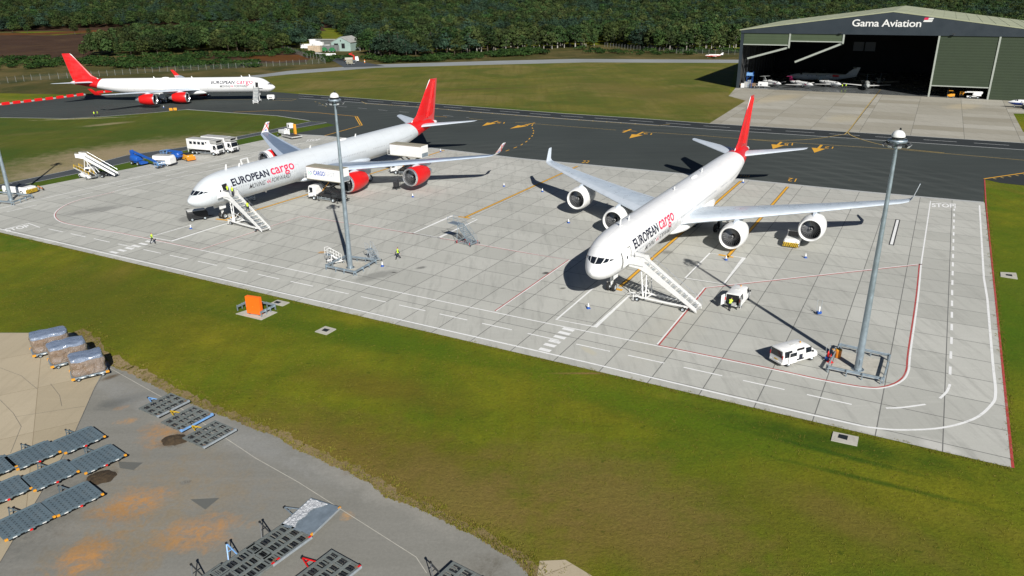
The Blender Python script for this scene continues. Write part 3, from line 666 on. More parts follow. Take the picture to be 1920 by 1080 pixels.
FS = [  # station, top, bottom, half width
    (0.0, 4.62, 4.52, .05), (0.15, 4.88, 4.22, .37), (0.4, 5.10, 3.96, .66), (0.8, 5.36, 3.66, 1.00), (1.4, 5.74, 3.36, 1.38), (2.1, 6.26, 3.12, 1.74),
    (2.9, 6.88, 2.95, 2.06), (3.8, 7.41, 2.84, 2.31), (4.9, 7.82, 2.80, 2.53), (6.2, 8.08, 2.72, 2.70), (7.6, 8.25, 2.69, 2.79), (9.2, 8.32, 2.68, 2.82),
    (20, 8.32, 2.68, 2.82), (35, 8.32, 2.68, 2.82), (50, 8.32, 2.68, 2.82), (53, 8.32, 2.74, 2.81), (56, 8.32, 2.98, 2.76), (59, 8.31, 3.40, 2.63), (62, 8.28, 3.95, 2.40),
    (65, 8.20, 4.58, 2.08), (68, 8.08, 5.22, 1.66), (71, 7.86, 5.80, 1.15), (73.5, 7.55, 6.25, .68), (75.2, 7.28, 6.52, .36), (75.5, 7.12, 6.66, .22)]
def fs_at(x):
    x = min(max(x, 0.0), 75.5)
    for k in range(len(FS) - 1):
        if x <= FS[k + 1][0]: break
    p0, p1, p2, p3 = FS[max(k - 1, 0)], FS[k], FS[k + 1], FS[min(k + 2, len(FS) - 1)]
    h = p2[0] - p1[0]; t = (x - p1[0]) / h; out = []
    for c in (1, 2, 3):
        m1 = (p2[c] - p0[c]) / max(p2[0] - p0[0], .01) * h; m2 = (p3[c] - p1[c]) / max(p3[0] - p1[0], .01) * h
        out.append((2 * t**3 - 3 * t**2 + 1) * p1[c] + (t**3 - 2 * t**2 + t) * m1 + (-2 * t**3 + 3 * t**2) * p2[c] + (t**3 - t**2) * m2)
    return out
def skin(x, th, off=0.0):
    """point on the fuselage: th = degrees from the crown, positive to port (-y)"""
    top, bot, hw = fs_at(x); zc, hz = (top + bot) / 2, (top - bot) / 2
    return Vector((x, -sin(R(th)) * (hw + off), zc + cos(R(th)) * (hz + off)))
def skin_z(z, th, off=0.012):
    lo, hi = 0.0, 9.5
    for _ in range(40):
        mid = (lo + hi) / 2
        if skin(mid, th).z < z: lo = mid
        else: hi = mid
    return skin((lo + hi) / 2, th, off)
def patch(mb, c00, c10, c11, c01, fn, m, n=5):
    """small curved pane between four (u, v) corners of a surface"""
    vs = []
    for j in range(n + 1):
        for i in range(n + 1):
            s, t = i / n, j / n
            u = (1-s)*(1-t)*c00[0] + s*(1-t)*c10[0] + s*t*c11[0] + (1-s)*t*c01[0]; v = (1-s)*(1-t)*c00[1] + s*(1-t)*c10[1] + s*t*c11[1] + (1-s)*t*c01[1]
            vs.append(fn(u, v))
    mb.add(vs, [(j*(n+1)+i, j*(n+1)+i+1, (j+1)*(n+1)+i+1, (j+1)*(n+1)+i) for j in range(n) for i in range(n)], m)
def aerofoil(xl, xt, t, n=11):
    """closed loop of (x, dz), lower trailing edge -> leading edge -> upper trailing edge"""
    c = xt - xl; up, lo = [], []
    for i in range(n + 1):
        u = (1 - cos(pi * i / n)) / 2
        y = 5 * t * (0.2969 * sqrt(u) - 0.126 * u - 0.3516 * u*u + 0.2843 * u**3 - 0.1036 * u**4) * c
        cam_ = 0.018 * c * sin(pi * u)
        up.append((xl + u * c, y + cam_)); lo.append((xl + u * c, -y * 0.85 + cam_))
    return list(reversed(lo)) + up[1:]
def surf(secs, side, skin_m, panel_m, vertical=False):
    """secs = (x_le, x_te, span, height, thickness)"""
    mb = MB(); rings = []; n = 11
    for xl, xt, y, z, t in secs:
        rings.append([(x, side * y, z + d) if not vertical else (x, d, z) for x, d in aerofoil(xl, xt, t, n)])
    ln = len(rings[0])
    def mf(k, i): return panel_m if (n + 2 < i < n + 8) else skin_m
    mb.loft(rings, skin_m, mfun=mf if panel_m else None); return mb
def nacelle(red, parent, x, y, z, half=False):
    e = thing('engine', None, None, (x, y, z)); e.parent = parent
    coat = ('nacelle_coat' if half else 'red_paint') if red else 'white_paint'
    b = MB(); b.lathe([(0.30, 1.76), (0.75, 1.86), (1.4, 1.92), (2.2, 1.93), (3.2, 1.86), (4.2, 1.70), (5.0, 1.50), (5.3, 1.42), (5.28, 1.34)], (0, 0, 0), (1, 0, 0), 40, coat)
    b.lathe([(0.85, 1.52), (5.28, 1.34)], (0, 0, 0), (1, 0, 0), 40, 'inlet_dark'); b.build('cowling', e, 50)
    b = MB(); b.lathe([(0.36, 1.775), (0.16, 1.74), (0.04, 1.67), (0.0, 1.60), (0.05, 1.52), (0.22, 1.46), (0.45, 1.44)], (0, 0, 0), (1, 0, 0), 40, 'bare_lip' if red else 'white_paint'); b.build('inlet_lip', e, 60)
    b = MB(); b.lathe([(0.44, 1.442), (0.9, 1.43), (1.35, 1.40)], (0, 0, 0), (1, 0, 0), 40, 'inlet_dark'); b.lathe([(1.36, 1.40), (1.37, 0.001)], (0, 0, 0), (1, 0, 0), 30, 'void_dark'); b.build('inlet_duct', e, 50)
    b = MB()
    for k in range(26):
        a = 2 * pi * k / 26; vs = []
        for r, tw in ((0.36, .25), (0.7, .5), (1.05, .78), (1.37, 1.0)):
            for s in (-1, 1):
                w = 0.075 + 0.055 * r; ang = a + s * w / max(r, .3) * 0.72 + (r * .12)
                vs.append((1.25 + s * 0.07 * tw, cos(ang) * r, sin(ang) * r))
        b.add(vs, [(0, 1, 3, 2), (2, 3, 5, 4), (4, 5, 7, 6)], 'blade_grey')
    f = b.build('fan', e, 40)
    b = MB(); b.lathe([(0.72, 0.001), (0.78, 0.12), (0.95, 0.26), (1.2, 0.37)], (0, 0, 0), (1, 0, 0), 20, 'dark_metal'); sp = []
    for i in range(20): t = i / 19; a = t * 2.2 * pi; r = 0.10 + 0.2 * t; sp.append((0.72 + r * 0.9 - .02, cos(a) * r, sin(a) * r))
    b.tube(sp, 0.018, 5, 'white_paint'); s_ = b.build('spinner', f, 40); s_.parent = f
    b = MB(); b.lathe([(4.6, 1.02), (5.3, 1.0), (6.1, .84), (6.9, .60), (6.85, .5)], (0, 0, 0), (1, 0, 0), 28, 'aluminium'); b.lathe([(6.0, .5), (7.0, .34), (7.8, .04)], (0, 0, 0), (1, 0, 0), 20, 'dark_metal'); b.build('exhaust', e, 50)
    return e
def pylon(parent, x, y, z, wx, wz):
    b = MB(); rings = []
    for (px_, zt, zb, hw) in ((x + 1.0, z + 1.86, z + 1.75, .06), (x + 2.0, z + 2.15, z + 1.7, .2), (wx - .3, wz + .12, z + 1.5, .26), (wx + 1.6, wz + .15, z + 1.2, .26), (wx + 4.4, wz - .25, wz - .9, .16), (wx + 5.8, wz - .25, wz - .4, .05)):
        rings.append([(px_, y - hw, zb), (px_, y + hw, zb), (px_, y + hw * .8, zt), (px_, y - hw * .8, zt)])
    b.loft(rings, 'pale_galvanised' if False else 'wing_skin_light'); return b.build('pylon', parent, 30)
def letters(mb, body, x, th, width, cap, m, side, shear=0, bold=0.0, lift=0.014):
    vs, fs = fit_glyphs(body, width, cap, shear, bold, cut=0.28)
    out = []
    for u, v in vs:
        a = th - math.degrees(v / 2.82)
        if side > 0: P = skin(x + width - u, -a, lift)      # starboard: read from tail to nose
        else: P = skin(x + u, a, lift)
        out.append(P)
    mb.add(out, fs, m)
def airliner(label, loc, rz, red_engines, grey, side, wingpanel, winglet, door=True):
    A = thing('cargo_airliner', label, 'airliner', loc, rz, 'wide body cargo airliners on the airfield')
    xs = [0, .05, .15, .3, .5, .8, 1.1, 1.4, 1.75, 2.1, 2.5, 2.9, 3.35, 3.8, 4.35, 4.9, 5.5, 6.2, 7, 8, 9.2] + list(np.arange(12, 50, 4)) + [50, 51.5, 53, 54.5, 56, 57.5, 59, 60.5, 62, 63.5, 65, 66.5, 68, 69.5, 71, 72.3, 73.5, 74.4, 75.2, 75.5]
    n = 48; rings = [[skin(x, 360 * i / n) for i in range(n)] for x in xs]
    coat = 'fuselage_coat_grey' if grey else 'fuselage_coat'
    MB().loft(rings, coat).build('fuselage', A, 40)
    b = MB(); rings = [[skin(x, 360 * i / n, .015) for i in range(n)] for x in (73.7, 74.4, 75.0, 75.4)]; b.loft(rings, 'white_paint', cap0=False, cap1=False)
    b.lathe([(75.42, .24), (75.7, .2), (75.65, .1)], (0, 0, 6.9), (1, 0, 0), 14, 'dark_metal'); b.build('tail_cone', A, 40)
    # belly fairing under the wing
    b = MB(); rings = []
    for x, w, zt, zb in ((24.5, .6, 3.1, 2.75), (26, 2.2, 3.7, 2.5), (28.5, 3.1, 4.3, 2.2), (32, 3.25, 4.5, 2.05), (38, 3.25, 4.5, 2.05), (42, 3.1, 4.4, 2.15), (45.5, 2.4, 3.9, 2.45), (48, .8, 3.2, 2.7)):
        rings.append([(x, cos(a) * w * (abs(cos(a)) ** -.3 if abs(cos(a)) > .05 else 1), (zt + zb) / 2 + sin(a) * (zt - zb) / 2) for a in [2 * pi * i / 24 for i in range(24)]])
    b.loft(rings, 'white_paint' if not grey else 'wing_skin_light'); b.build('belly_fairing', A, 50)
    # flight-deck panes and brow
    for sg in (1, -1):
        for c in (((2.5, 5.62), (32, 5.64), (30, 6.18), (2.5, 6.22)), ((36, 5.68), (50, 5.76), (47.5, 6.06), (34, 6.16)), ((53, 5.78), (63, 5.92), (58, 6.0), (50.5, 6.04))):
            b = MB(); patch(b, *[(sg * u, v) for u, v in c], lambda th, z: skin_z(z - .14, th, .016), 'glass_dark'); b.build('cockpit_window', A, 60)
    # rows of blanked cabin windows
    blocks = ((8.0, 22.6), (25.5, 31.0), (33.0, 44.0), (46.5, 50.5), (52.0, 61.5)); s = -side
    for x0, x1 in blocks:
        x = x0
        while x < x1:
            b = MB(); patch(b, (x, s * 93), (x + .24, s * 93), (x + .24, s * 87), (x, s * 87), lambda u, v: skin(u, v, .008), 'plug_light', 2); b.build('cabin_window', A); x += .53
    # lettering
    t = MB(); s = side
    def put(x, w): return x
    letters(t, "EUROPEAN", 7.4 if s < 0 else 13.8, 80 if s < 0 else 76, 8.7, 1.22, 'logo_navy', s, 0.12 if s > 0 else 0.0, 0.03); t.build('lettering', A)
    t = MB(); letters(t, "cargo", 16.6 if s < 0 else 7.2, 80 if s < 0 else 76, 6.0, 1.75, 'logo_pink', s, 0.0, 0.012, .016); t.build('lettering', A)
    th2 = 108 if s < 0 else 100
    x0 = 11.0 if s < 0 else 9.3
    t = MB(); letters(t, "MOVING" , x0 if s < 0 else x0 + 6.2, th2, 3.9, .80, 'logo_grey', s, 0.25, 0.006); t.build('lettering', A)
    t = MB(); letters(t, "FORWARD", x0 + 5.4 if s < 0 else x0, th2, 4.9, .80, 'logo_grey', s, 0.25, 0.006); t.build('lettering', A)
    for k in range(2):
        xa = (x0 + 4.2 + k * .5) if s < 0 else (x0 + 5.1 + k * .5)
        tri = [(xa, th2 - 8), (xa + .5, th2 - 16), (xa + .5, th2)]
        if s > 0: tri = [(xa, -(th2 - 8)), (xa + .5, -(th2 - 16)), (xa + .5, -th2)]
        t = MB(); t.poly([skin(u, v, .015) for u, v in tri], 'logo_pink'); t.build('arrow_emblem', A)
    # main door, swung open and forward along the skin, dark doorway behind
    if door:
        s_ = -side
        b = MB(); patch(b, (5.3, s_ * 101), (6.35, s_ * 101), (6.35, s_ * 62), (5.3, s_ * 62), lambda u, v: skin(u, v, .02), 'void_dark', 6)
        if not grey and side < 0: patch(b, (5.38, s_ * 101), (6.25, s_ * 101), (6.25, s_ * 63.5), (5.38, s_ * 63.5), lambda u, v: skin(u, v, .035), 'dull_white_paint', 6)
        b.build('doorway', A)
        b = MB(); rings = []
        for th in range(60, 104, 6): rings.append([skin(3.85, s_ * th, .45), skin(5.05, s_ * th, .42), skin(5.05, s_ * th, .30), skin(3.85, s_ * th, .33)])
        b.loft(rings, 'white_paint'); d = b.build('door', A, 40)
        b = MB(); patch(b, (4.4, s_ * 84), (4.65, s_ * 84), (4.65, s_ * 77), (4.4, s_ * 77), lambda u, v: skin(u, v, .47), 'glass_dark', 2); b.build('door_window', d)
    # outlines of the other doors and hatches
    for x0_, x1_, a0, a1, nm in ((24.0, 26.9, 128, 88, 'cargo_hatch'), (51.0, 53.6, 128, 92, 'cargo_hatch'), (22.9, 23.7, 101, 66, 'emergency_exit'), (62.3, 63.2, 101, 66, 'emergency_exit')):
        ss = -side; ring = []
        for o_ in (0, 1):
            d1, d2 = (.05, 1.0) if o_ else (0, 0)
            pts = []
            for k in range(8): pts.append((x0_ + d1, a0 - d2 + (a1 - a0 + 2 * d2) * k / 8))
            for k in range(8): pts.append((x0_ + d1 + (x1_ - x0_ - 2 * d1) * k / 8, a1 + d2))
            for k in range(8): pts.append((x1_ - d1, a1 + d2 - (a1 - a0 + 2 * d2) * k / 8))
            for k in range(8): pts.append((x1_ - d1 - (x1_ - x0_ - 2 * d1) * k / 8, a0 - d2))
            ring.append([skin(u, ss * v, .009) for u, v in pts])
        b = MB(); b.loft(ring, 'plug_light', cap0=False, cap1=False); b.build(nm, A)
    # wings, winglets, engines
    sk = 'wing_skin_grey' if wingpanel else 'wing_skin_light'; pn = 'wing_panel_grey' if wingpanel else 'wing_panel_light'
    WS = [(26.4, 38.0, 1.6, 3.95, .13), (27.6, 38.0, 3.2, 4.2, .125), (31.9, 40.2, 9.6, 4.62, .115), (39.2, 44.8, 20.0, 5.3, .10), (47.0, 49.9, 30.4, 6.0, .095), (47.9, 50.4, 31.2, 6.1, .09)]
    for sd in (-1, 1):
        w = surf(WS, sd, sk, pn).build('wing', A, 40)
        b = MB(); b.add([], [], sk)
        rings = []
        for xl, xt, y, z in ((47.9, 50.4, 31.2, 6.1), (48.7, 50.6, 31.55, 6.45), (50.6, 51.9, 32.1, 8.1), (50.9, 52.0, 32.15, 8.25)):
            rings.append([(x, sd * (y + (0.05 if k_ else 0) + d), z) for k_, (x, d) in enumerate([(xl, 0), (xl + (xt - xl) * .4, .07), (xt, 0.0), (xl + (xt - xl) * .4, -.07)])])
        wm = winglet if winglet != 'flag' else 'white_paint'
        wl = MB().loft(rings, wm).build('winglet', w, 30)
        if winglet == 'flag':
            f = MB()   # red and blue crosses across both faces of the winglet
            def wp(u, v, o): # u along chord, v up
                a = Vector(rings[1][0]).lerp(Vector(rings[2][0]), v); c = Vector(rings[1][2]).lerp(Vector(rings[2][2]), v)
                return a.lerp(c, u) + Vector((0, o, 0))
            for o_ in (-.11, .11):
                f.poly([wp(.02, .05, o_), wp(.98, .9, o_), wp(.98, 1.0, o_), wp(.02, .2, o_)], 'red_paint'); f.poly([wp(.98, .05, o_ * 1.1), wp(.02, .85, o_ * 1.1), wp(.02, .98, o_ * 1.1), wp(.98, .2, o_ * 1.1)], 'red_paint')
                f.poly([wp(.3, .02, o_), wp(.75, .02, o_), wp(.52, .26, o_)], 'cargo_blue'); f.poly([wp(.35, .98, o_), wp(.7, .98, o_), wp(.52, .74, o_)], 'cargo_blue')
            f.build('flag_emblem', wl)
        # flap-track fairings, control-surface gaps
        for yy, xx, zz, ln in ((13, 41.6, 4.65, 4.2), (17.0, 43.4, 4.9, 3.8), (24.0, 46.8, 5.35, 3.0)):
            b = MB(); b.lathe([(0, .02), (.3, .22), (ln * .4, .3), (ln * .75, .2), (ln, .02)], (xx - ln * .75, sd * yy, zz), (1, 0, -.04), 10, sk); b.build('flap_fairing', w, 60)
        for (xa, ya, za), (xb, yb, zb) in (((36.4, 3.4, 4.62), (38.6, 9.6, 4.87)), ((38.6, 9.6, 4.87), (43.6, 20.0, 5.43)), ((43.6, 20, 5.43), (49.2, 30.2, 6.08))):
            b = MB(); b.beam((xa, sd * ya, za), (xb, sd * yb, zb), .09, .05, 'plug_grey'); b.build('flap_gap', w)
        for (xa, ya, za), (xb, yb, zb) in (((34.6, 11, 5.1), (35.8, 11.05, 5.2)), ((45.0, 25.5, 5.85), (46.2, 25.55, 5.85))): b = MB(); b.beam((xa, sd * ya, za), (xb, sd * yb, zb), .07, .05, 'plug_grey'); b.build('panel_gap', w)
        for ex, ey, ez, wx, wz in ((28.9, 9.4, 2.36, 32.0, 4.45), (36.1, 19.3, 3.02, 38.9, 5.12)):
            nacelle(red_engines, A, ex, sd * ey, ez, half=(sd > 0 and grey and side < 0)); pylon(A, ex, sd * ey, ez, wx, wz)
        st = surf([(65.2, 72.6, .6, 6.95, .10), (66.6, 72.9, 2.0, 7.1, .10), (74.0, 76.3, 10.8, 7.76, .085), (74.9, 76.4, 11.3, 7.8, .07)], sd, 'wing_skin_light', None).build('tailplane', A, 40)
    f = surf([(62.6, 74.6, 0, 7.5, .03), (64.6, 74.5, 0, 8.1, .055), (67.0, 74.9, 0, 9.4, .085), (73.0, 76.5, 0, 16.9, .085), (73.5, 76.5, 0, 17.25, .05)], 1, 'fin_coat', None, vertical=True).build('fin', A, 40)
    b = MB(); b.beam((71.5, 0.0, 8.5), (75.1, 0, 16.8), .72, .05, 'red_paint'); b.build('rudder_hinge', f)
    # undercarriage
    g = thing('nose_gear', None, None, (6.7, 0, 0)); g.parent = A
    b = MB(); b.cyl((0, 0, .5), (-.25, 0, 3.0), .11, .15, 12, 'white_paint'); b.beam((0, 0, 1.5), (1.3, 0, 2.8), .12, .12, 'white_paint'); b.beam((0, -.45, .55), (0, .45, .55), .16, .16, 'white_paint'); b.bb(-.16, .16, -.18, .18, 1.2, 1.9, 'dull_white_paint'); b.build('strut', g)
    for yy in (-.38, .38): MB().wheel((0, yy, .56), .56, .36).build('wheel', g, 40)
    [MB().box((-.4, yy, 2.4), (1.4, .05, .8), 'white_paint').build('gear_door', g) for yy in (-.7, .7)]
    for gx_, gy_ in ((39.5, -5.34), (39.5, 5.34), (40.9, 0)):
        g = thing('main_gear', None, None, (gx_, gy_, 0)); g.parent = A
        b = MB(); b.cyl((0, 0, .7), (0, -gy_ * .12, 3.6), .2, .24, 14, 'pale_galvanised'); b.beam((-1.0, 0, .68), (1.0, 0, .68), .24, .24, 'pale_galvanised'); b.beam((0, 0, 1.4), (0, -gy_ * .35, 3.2), .14, .14, 'pale_galvanised')
        for xx in (-.99, .99): b.beam((xx, -.7, .68), (xx, .7, .68), .14, .14, 'dark_metal')
        b.build('bogie', g)
        for xx in (-.99, .99):
            for yy in (-.70, .70): MB().wheel((xx, yy, .69), .69, .5).build('wheel', g, 40)
        if gy_: b = MB(); b.box((0, gy_ * .18, 2.6), (2.2, .06, 1.7), 'white_paint', 0); b.build('gear_door', g)
    # aerials, blisters
    for x, z, h in ((8.6, 8.25, .95), (11.6, 8.3, .55), (30.0, 8.3, .5), (44.0, 8.3, .55)): MB().prism([(x, z), (x + .45, z), (x + .55, z + h), (x + .3, z + h)], -.03, .03, 'white_paint').build('aerial', A)
    for x in (17, 48): MB().prism([(x, 2.7), (x + .45, 2.7), (x + .5, 2.25), (x + .25, 2.25)], -.03, .03, 'white_paint').build('aerial', A)
    b = MB(); b.lathe([(0, .01), (.5, .28), (1.5, .36), (2.5, .28), (3.2, .01)], (38.5, 0, 8.25), (1, 0, 0), 16, 'white_paint'); b.build('dome_fairing', A, 60)
    return A
PR = (9.653, 86.806, 1.04281); PL = (-53.817, 123.176, 1.07992); PF = (-86.777, 288.928, 3.13278)
def on_plane(p, x, y, z=0.0):
    ca, sa = cos(p[2]), sin(p[2]); return Vector((p[0] + x * ca - y * sa, p[1] + x * sa + y * ca, z))
airliner("all white airliner with white engines and red tail nearest the camera", (PR[0], PR[1], .045), PR[2], False, False, -1, False, 'wing_skin_light')
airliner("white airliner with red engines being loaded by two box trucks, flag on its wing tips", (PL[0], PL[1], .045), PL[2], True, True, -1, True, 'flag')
airliner("side-on white airliner with red engines and red wing tips, far off on dark asphalt", (PF[0], PF[1], .02), PF[2], True, False, 1, False, 'red_paint')
# ---------------------------------------------------------------- apron vehicles and equipment
GZ = 0.045                                     # top of the apron slab
def ang(a, b): return atan2(b.y - a.y, b.x - a.x)
def by_wheels(rear_px, front_px, half, right_side=True):
    """ground centre and heading of a vehicle from the tyre marks of one side"""
    a, b = G(*rear_px), G(*front_px); h = ang(a, b); n = Vector((-sin(h), cos(h), 0)) * (half if right_side else -half)
    return (a + b) / 2 + n + Vector((0, 0, GZ)), h, (b - a).length
def ring(x, w0, w1, zb, zm, zt):
    return [(x, -w0, zb), (x, -w0, zm), (x, -w1, zt - .08), (x, -w1 + .12, zt), (x, w1 - .12, zt), (x, w1, zt - .08), (x, w0, zm), (x, w0, zb)]
def carbody(st, m):
    b = MB(); b.loft([ring(*s) for s in st], m); return b
def side_pane(b, x0, x1, zb, zt, w0, w1, zm, ztop, m, sides=(-1, 1), off=.012):
    """glass flush with the leaning side of a body"""
    def wy(z): t = (z - zm) / (ztop - .08 - zm); return w0 + (w1 - w0) * t + off
    for s in sides: b.poly([(x0, s * wy(zb), zb), (x1, s * wy(zb), zb), (x1 - (.0), s * wy(zt), zt), (x0, s * wy(zt), zt)], m)

def minibus(label, loc, rz, rear_open=False, door_open=True):
    V = thing('van', label, 'van', loc, rz)
    w0, w1, zm, H = .97, .84, 1.06, 1.98
    st = [(-2.5, .92, .82, .42, 1.05, 1.86), (-2.42, .96, .85, .36, zm, 1.95), (-1.2, w0, w1, .34, zm, H), (.6, w0, w1, .34, zm, H), (1.05, w0, .82, .34, zm, 1.92), (1.75, w0, .74, .34, 1.10, 1.42), (1.95, .96, .84, .34, 1.02, 1.16), (2.35, .92, .76, .36, .82, .98), (2.5, .84, .66, .42, .66, .84)]
    if rear_open: st = [(-2.40,) + s[1:] if k == 0 else s for k, s in enumerate(st)][1:]
    b = carbody(st, 'white_paint'); b.build('body', V, 35, .03)
    b = MB(); b.poly([(1.07, -.78, 1.86), (1.07, .78, 1.86), (1.77, .72, 1.40), (1.77, -.72, 1.40)], 'glass_dark')
    for i, v in enumerate(b.v): b.v[i] = (v[0] + .03, v[1], v[2] + .03)
    b.build('windscreen', V)
    for (x0, x1) in ((-2.3, -1.25), (.62, 1.42)):
        for s in (-1, 1):
            if s == -1 and door_open and x0 < -2 and False: continue
            b = MB(); side_pane(b, x0, x1, 1.10, 1.78 if x0 < 0 else 1.68, w0, w1, zm, H, 'glass_dark', (s,)); b.build('side_window', V)
    if not rear_open:
        b = MB(); b.poly([(-2.475, -.8, 1.08), (-2.475, .8, 1.08), (-2.455, .76, 1.8), (-2.455, -.76, 1.8)], 'glass_dark')
        for i, v in enumerate(b.v): b.v[i] = (v[0] - .05, v[1], v[2])
        b.build('rear_window', V)
    else:
        b = MB(); b.poly([(-2.46, -.82, .5), (-2.46, .82, .5), (-2.455, .76, 1.82), (-2.455, -.76, 1.82)], 'void_dark')
        b.bb(-2.9, -2.47, -.5, .1, .55, .9, 'grey_box'); b.bb(-2.75, -2.47, .25, .6, .55, 1.1, 'dark_metal'); b.build('load_space', V)
        for s in (-1, 1):
            d = MB().box((-2.78, s * (.98 + .12), 1.12), (.7, .05, 1.3), 'white_paint', rz=-s * .35).build('rear_door', V, bevel=.015)
            MB().box((-2.78, s * (1.0 + .14), 1.48), (.46, .05, .38), 'glass_dark', rz=-s * .35).build('door_window', d)
    if door_open:
        b = MB(); y = -1.0; b.poly([(-.62, -w0 - .015, .5), (.42, -w0 - .015, .5), (.42, -w1 - .03, 1.82), (-.62, -w1 - .03, 1.82)], 'void_dark'); b.poly([(-.3, -w0 - .02, .55), (.2, -w0 - .02, .55), (.2, -w0 - .0, 1.15), (-.3, -w0 - .0, 1.15)], 'navy_cloth'); b.build('doorway', V)
        d = MB(); d.box((-1.25, -w0 - .10, 1.0), (1.1, .06, 1.25), 'white_paint'); dd = d.build('sliding_door', V, bevel=.02)
        MB().bb(-1.72, -.8, -w0 - .145, -w0 - .135, 1.15, 1.58, 'glass_dark').build('door_window', dd)
    for s in (-1, 1):
        MB().bb(-2.53, -2.46, s * .88 - .04, s * .88 + .04, 1.0, 1.4, 'red_paint').build('tail_light', V)
        MB().box((2.28, s * .72, .84), (.3, .22, .14), 'light_lens', rz=s * -.3).build('headlight', V, bevel=.02)
        MB().box((1.5, s * 1.08, 1.22), (.12, .18, .2), 'black_paint').build('mirror', V, bevel=.03)
        for x in (-1.65, 1.6): MB().wheel((x, s * .84, .34), .34, .22).build('wheel', V, 40)
    b = MB(); b.box((2.5, 0, .5), (.14, 1.6, .22), 'dark_metal'); b.box((-2.52, 0, .48), (.14, 1.75, .2), 'dull_white_paint'); b.build('bumper', V, bevel=.03)
    b = MB(); b.box((-2.56, 0, .74), (.02, .52, .11), 'yellow_paint'); b.build('number_plate', V)
    b = MB(); b.cyl((.55, -.1, 1.97), (.55, -.1, 2.12), .09, .07, 10, 'amber_paint'); b.build('beacon', V)
    b = MB(); b.box((-.6, 0, 2.0), (.6, .5, .05), 'dull_white_paint'); b.build('roof_vent', V, bevel=.02)
    return V
c, h, d = by_wheels((1476, 688), (1521, 675.5), .86)
minibus("white minibus with its side door slid open beside the big light mast", c, h)
c, h, d = by_wheels((1388.5, 577.5), (1402, 561.5), .86)
minibus("white van with both rear doors open near the stairs of the all white airliner", c, h, rear_open=True, door_open=False)

def stairs(label, loc, rz, Lx, h, kind='tall'):
    S = thing('passenger_stairs', label, 'air stairs', loc, rz, 'white passenger stairs at the airliners')
    PLt = 1.9; W2 = .78; foot = .42; ln = Lx - PLt; sl = (h - foot) / ln
    def zt(x): return h - (x - PLt) * sl
    MB().bb(0, PLt, -W2 - .1, W2 + .1, h - .12, h, 'grey_box').build('platform', S)
    if kind == 'hood':
        for s in (-1, 1): MB().prism([(.0, h), (.9, h), (1.3, h + 2.9), (1.1, h + 2.9)], s * .85 - .05, s * .85 + .05, 'white_paint').build('hood_side', S)
        b = MB(); b.beam((1.2, -.9, h + 2.9), (1.2, .9, h + 2.9), .16, .16, 'white_paint'); b.build('hood_bar', S)
    b = MB()
    n = int((h - foot) / .215)
    for k in range(n):
        x = PLt + (k + .5) * ln / n; b.bb(x - .16, x + .16, -W2, W2, zt(x) - .12, zt(x) - .07, 'grey_box'); b.bb(x - .17, x - .12, -W2, W2, zt(x) - .11, zt(x) + .02, 'dull_white_paint' if k % 2 else 'galvanised')
    b.build('steps', S)
    for s in (-1, 1):
        y = s * (W2 + .06)
        b = MB()
        b.prism([(0, h - .35), (0, h + .95), (PLt - .1, h + .95), (PLt + .15, h + .42), (Lx - .1, foot + .28), (Lx, foot - .25), (PLt + .3, h - .75), (PLt - .6, h - .42)] if True else [], y - .03, y + .03, 'white_paint'); b.build('side_panel', S)
        b = MB()
        b.tube([(0.05, y, h + 1.15), (PLt, y, h + 1.15), (Lx - .15, y, foot + .95), (Lx + .05, y, foot + .3)], .03, 6, 'aluminium')
        for k in range(7): t = k / 6; x = .05 + (Lx - .25) * t; z = h if x < PLt else zt(x); b.cyl((x, y, z + .3), (x, y, z + 1.13), .02, .02, 5, 'aluminium')
        b.build('handrail', S)
        b = MB(); b.prism([(PLt - .2, h - .35), (Lx - .2, foot - .3), (Lx - .2, foot - .05), (PLt - .2, h - .1)], s * (W2 - .02) - .05, s * (W2 - .02) + .05, 'dull_white_paint'); b.build('stringer', S)
    # under-frame: lattice prop under the landing and long chassis to the tail wheels
    b = MB(); y = .62
    for s in (-1, 1):
        b.beam((1.5, s * y, h - .2), (2.1, s * .9, .75), .14, .12, 'white_paint'); b.beam((2.3, s * y, h - .6), (2.5, s * .9, .75), .12, .1, 'white_paint')
        for k in range(4): z0 = .9 + k * (h - 1.5) / 4; b.beam((2.0 - k * .1, s * .86, z0), (2.45, s * .86, z0 + (h - 1.5) / 4), .05, .05, 'white_paint')
        b.beam((1.0, s * .9, .62), (Lx - 1.2, s * .75, .62), .14, .2, 'white_paint')
    b.beam((2.1, -.9, .8), (2.1, .9, 2.4), .06, .06, 'white_paint'); b.beam((2.1, .9, .8), (2.1, -.9, 2.4), .06, .06, 'white_paint')
    for x in (1.2, 2.5, Lx - 1.6): b.beam((x, -1.0, .6), (x, 1.0, .6), .12, .14, 'white_paint')
    b.build('under_frame', S)
    b = MB(); b.tube([(1.0, -.35, .6), (-.1, 0, .55), (1.0, .35, .6)], .05, 6, 'white_paint'); b.cyl((-.1, 0, .5), (-.3, 0, 1.0), .04, .04, 6, 'white_paint'); b.build('drawbar', S)
    b = MB()
    for s in (-1, 1): b.cyl((.9, s * 1.15, 0.0), (.9, s * 1.15, .9), .05, .05, 8, 'white_paint'); b.box((.9, s * 1.15, .03), (.3, .3, .06), 'dark_metal'); b.beam((.9, s * 1.15, .6), (.9, s * .8, .6), .1, .1, 'white_paint')
    b.build('stabiliser', S)
    for x in (1.4, Lx - 1.7):
        for s in (-1, 1): MB().wheel((x, s * .95, .3), .3, .2).build('wheel', S, 40)
    return S
def plane_stairs(label, p, side, x0, x1, foot_y, h=4.75):
    a = on_plane(p, x0, side * 3.0, GZ); b = on_plane(p, x1, side * foot_y, GZ); return stairs(label, a, ang(a, b), (b - a).length, h)
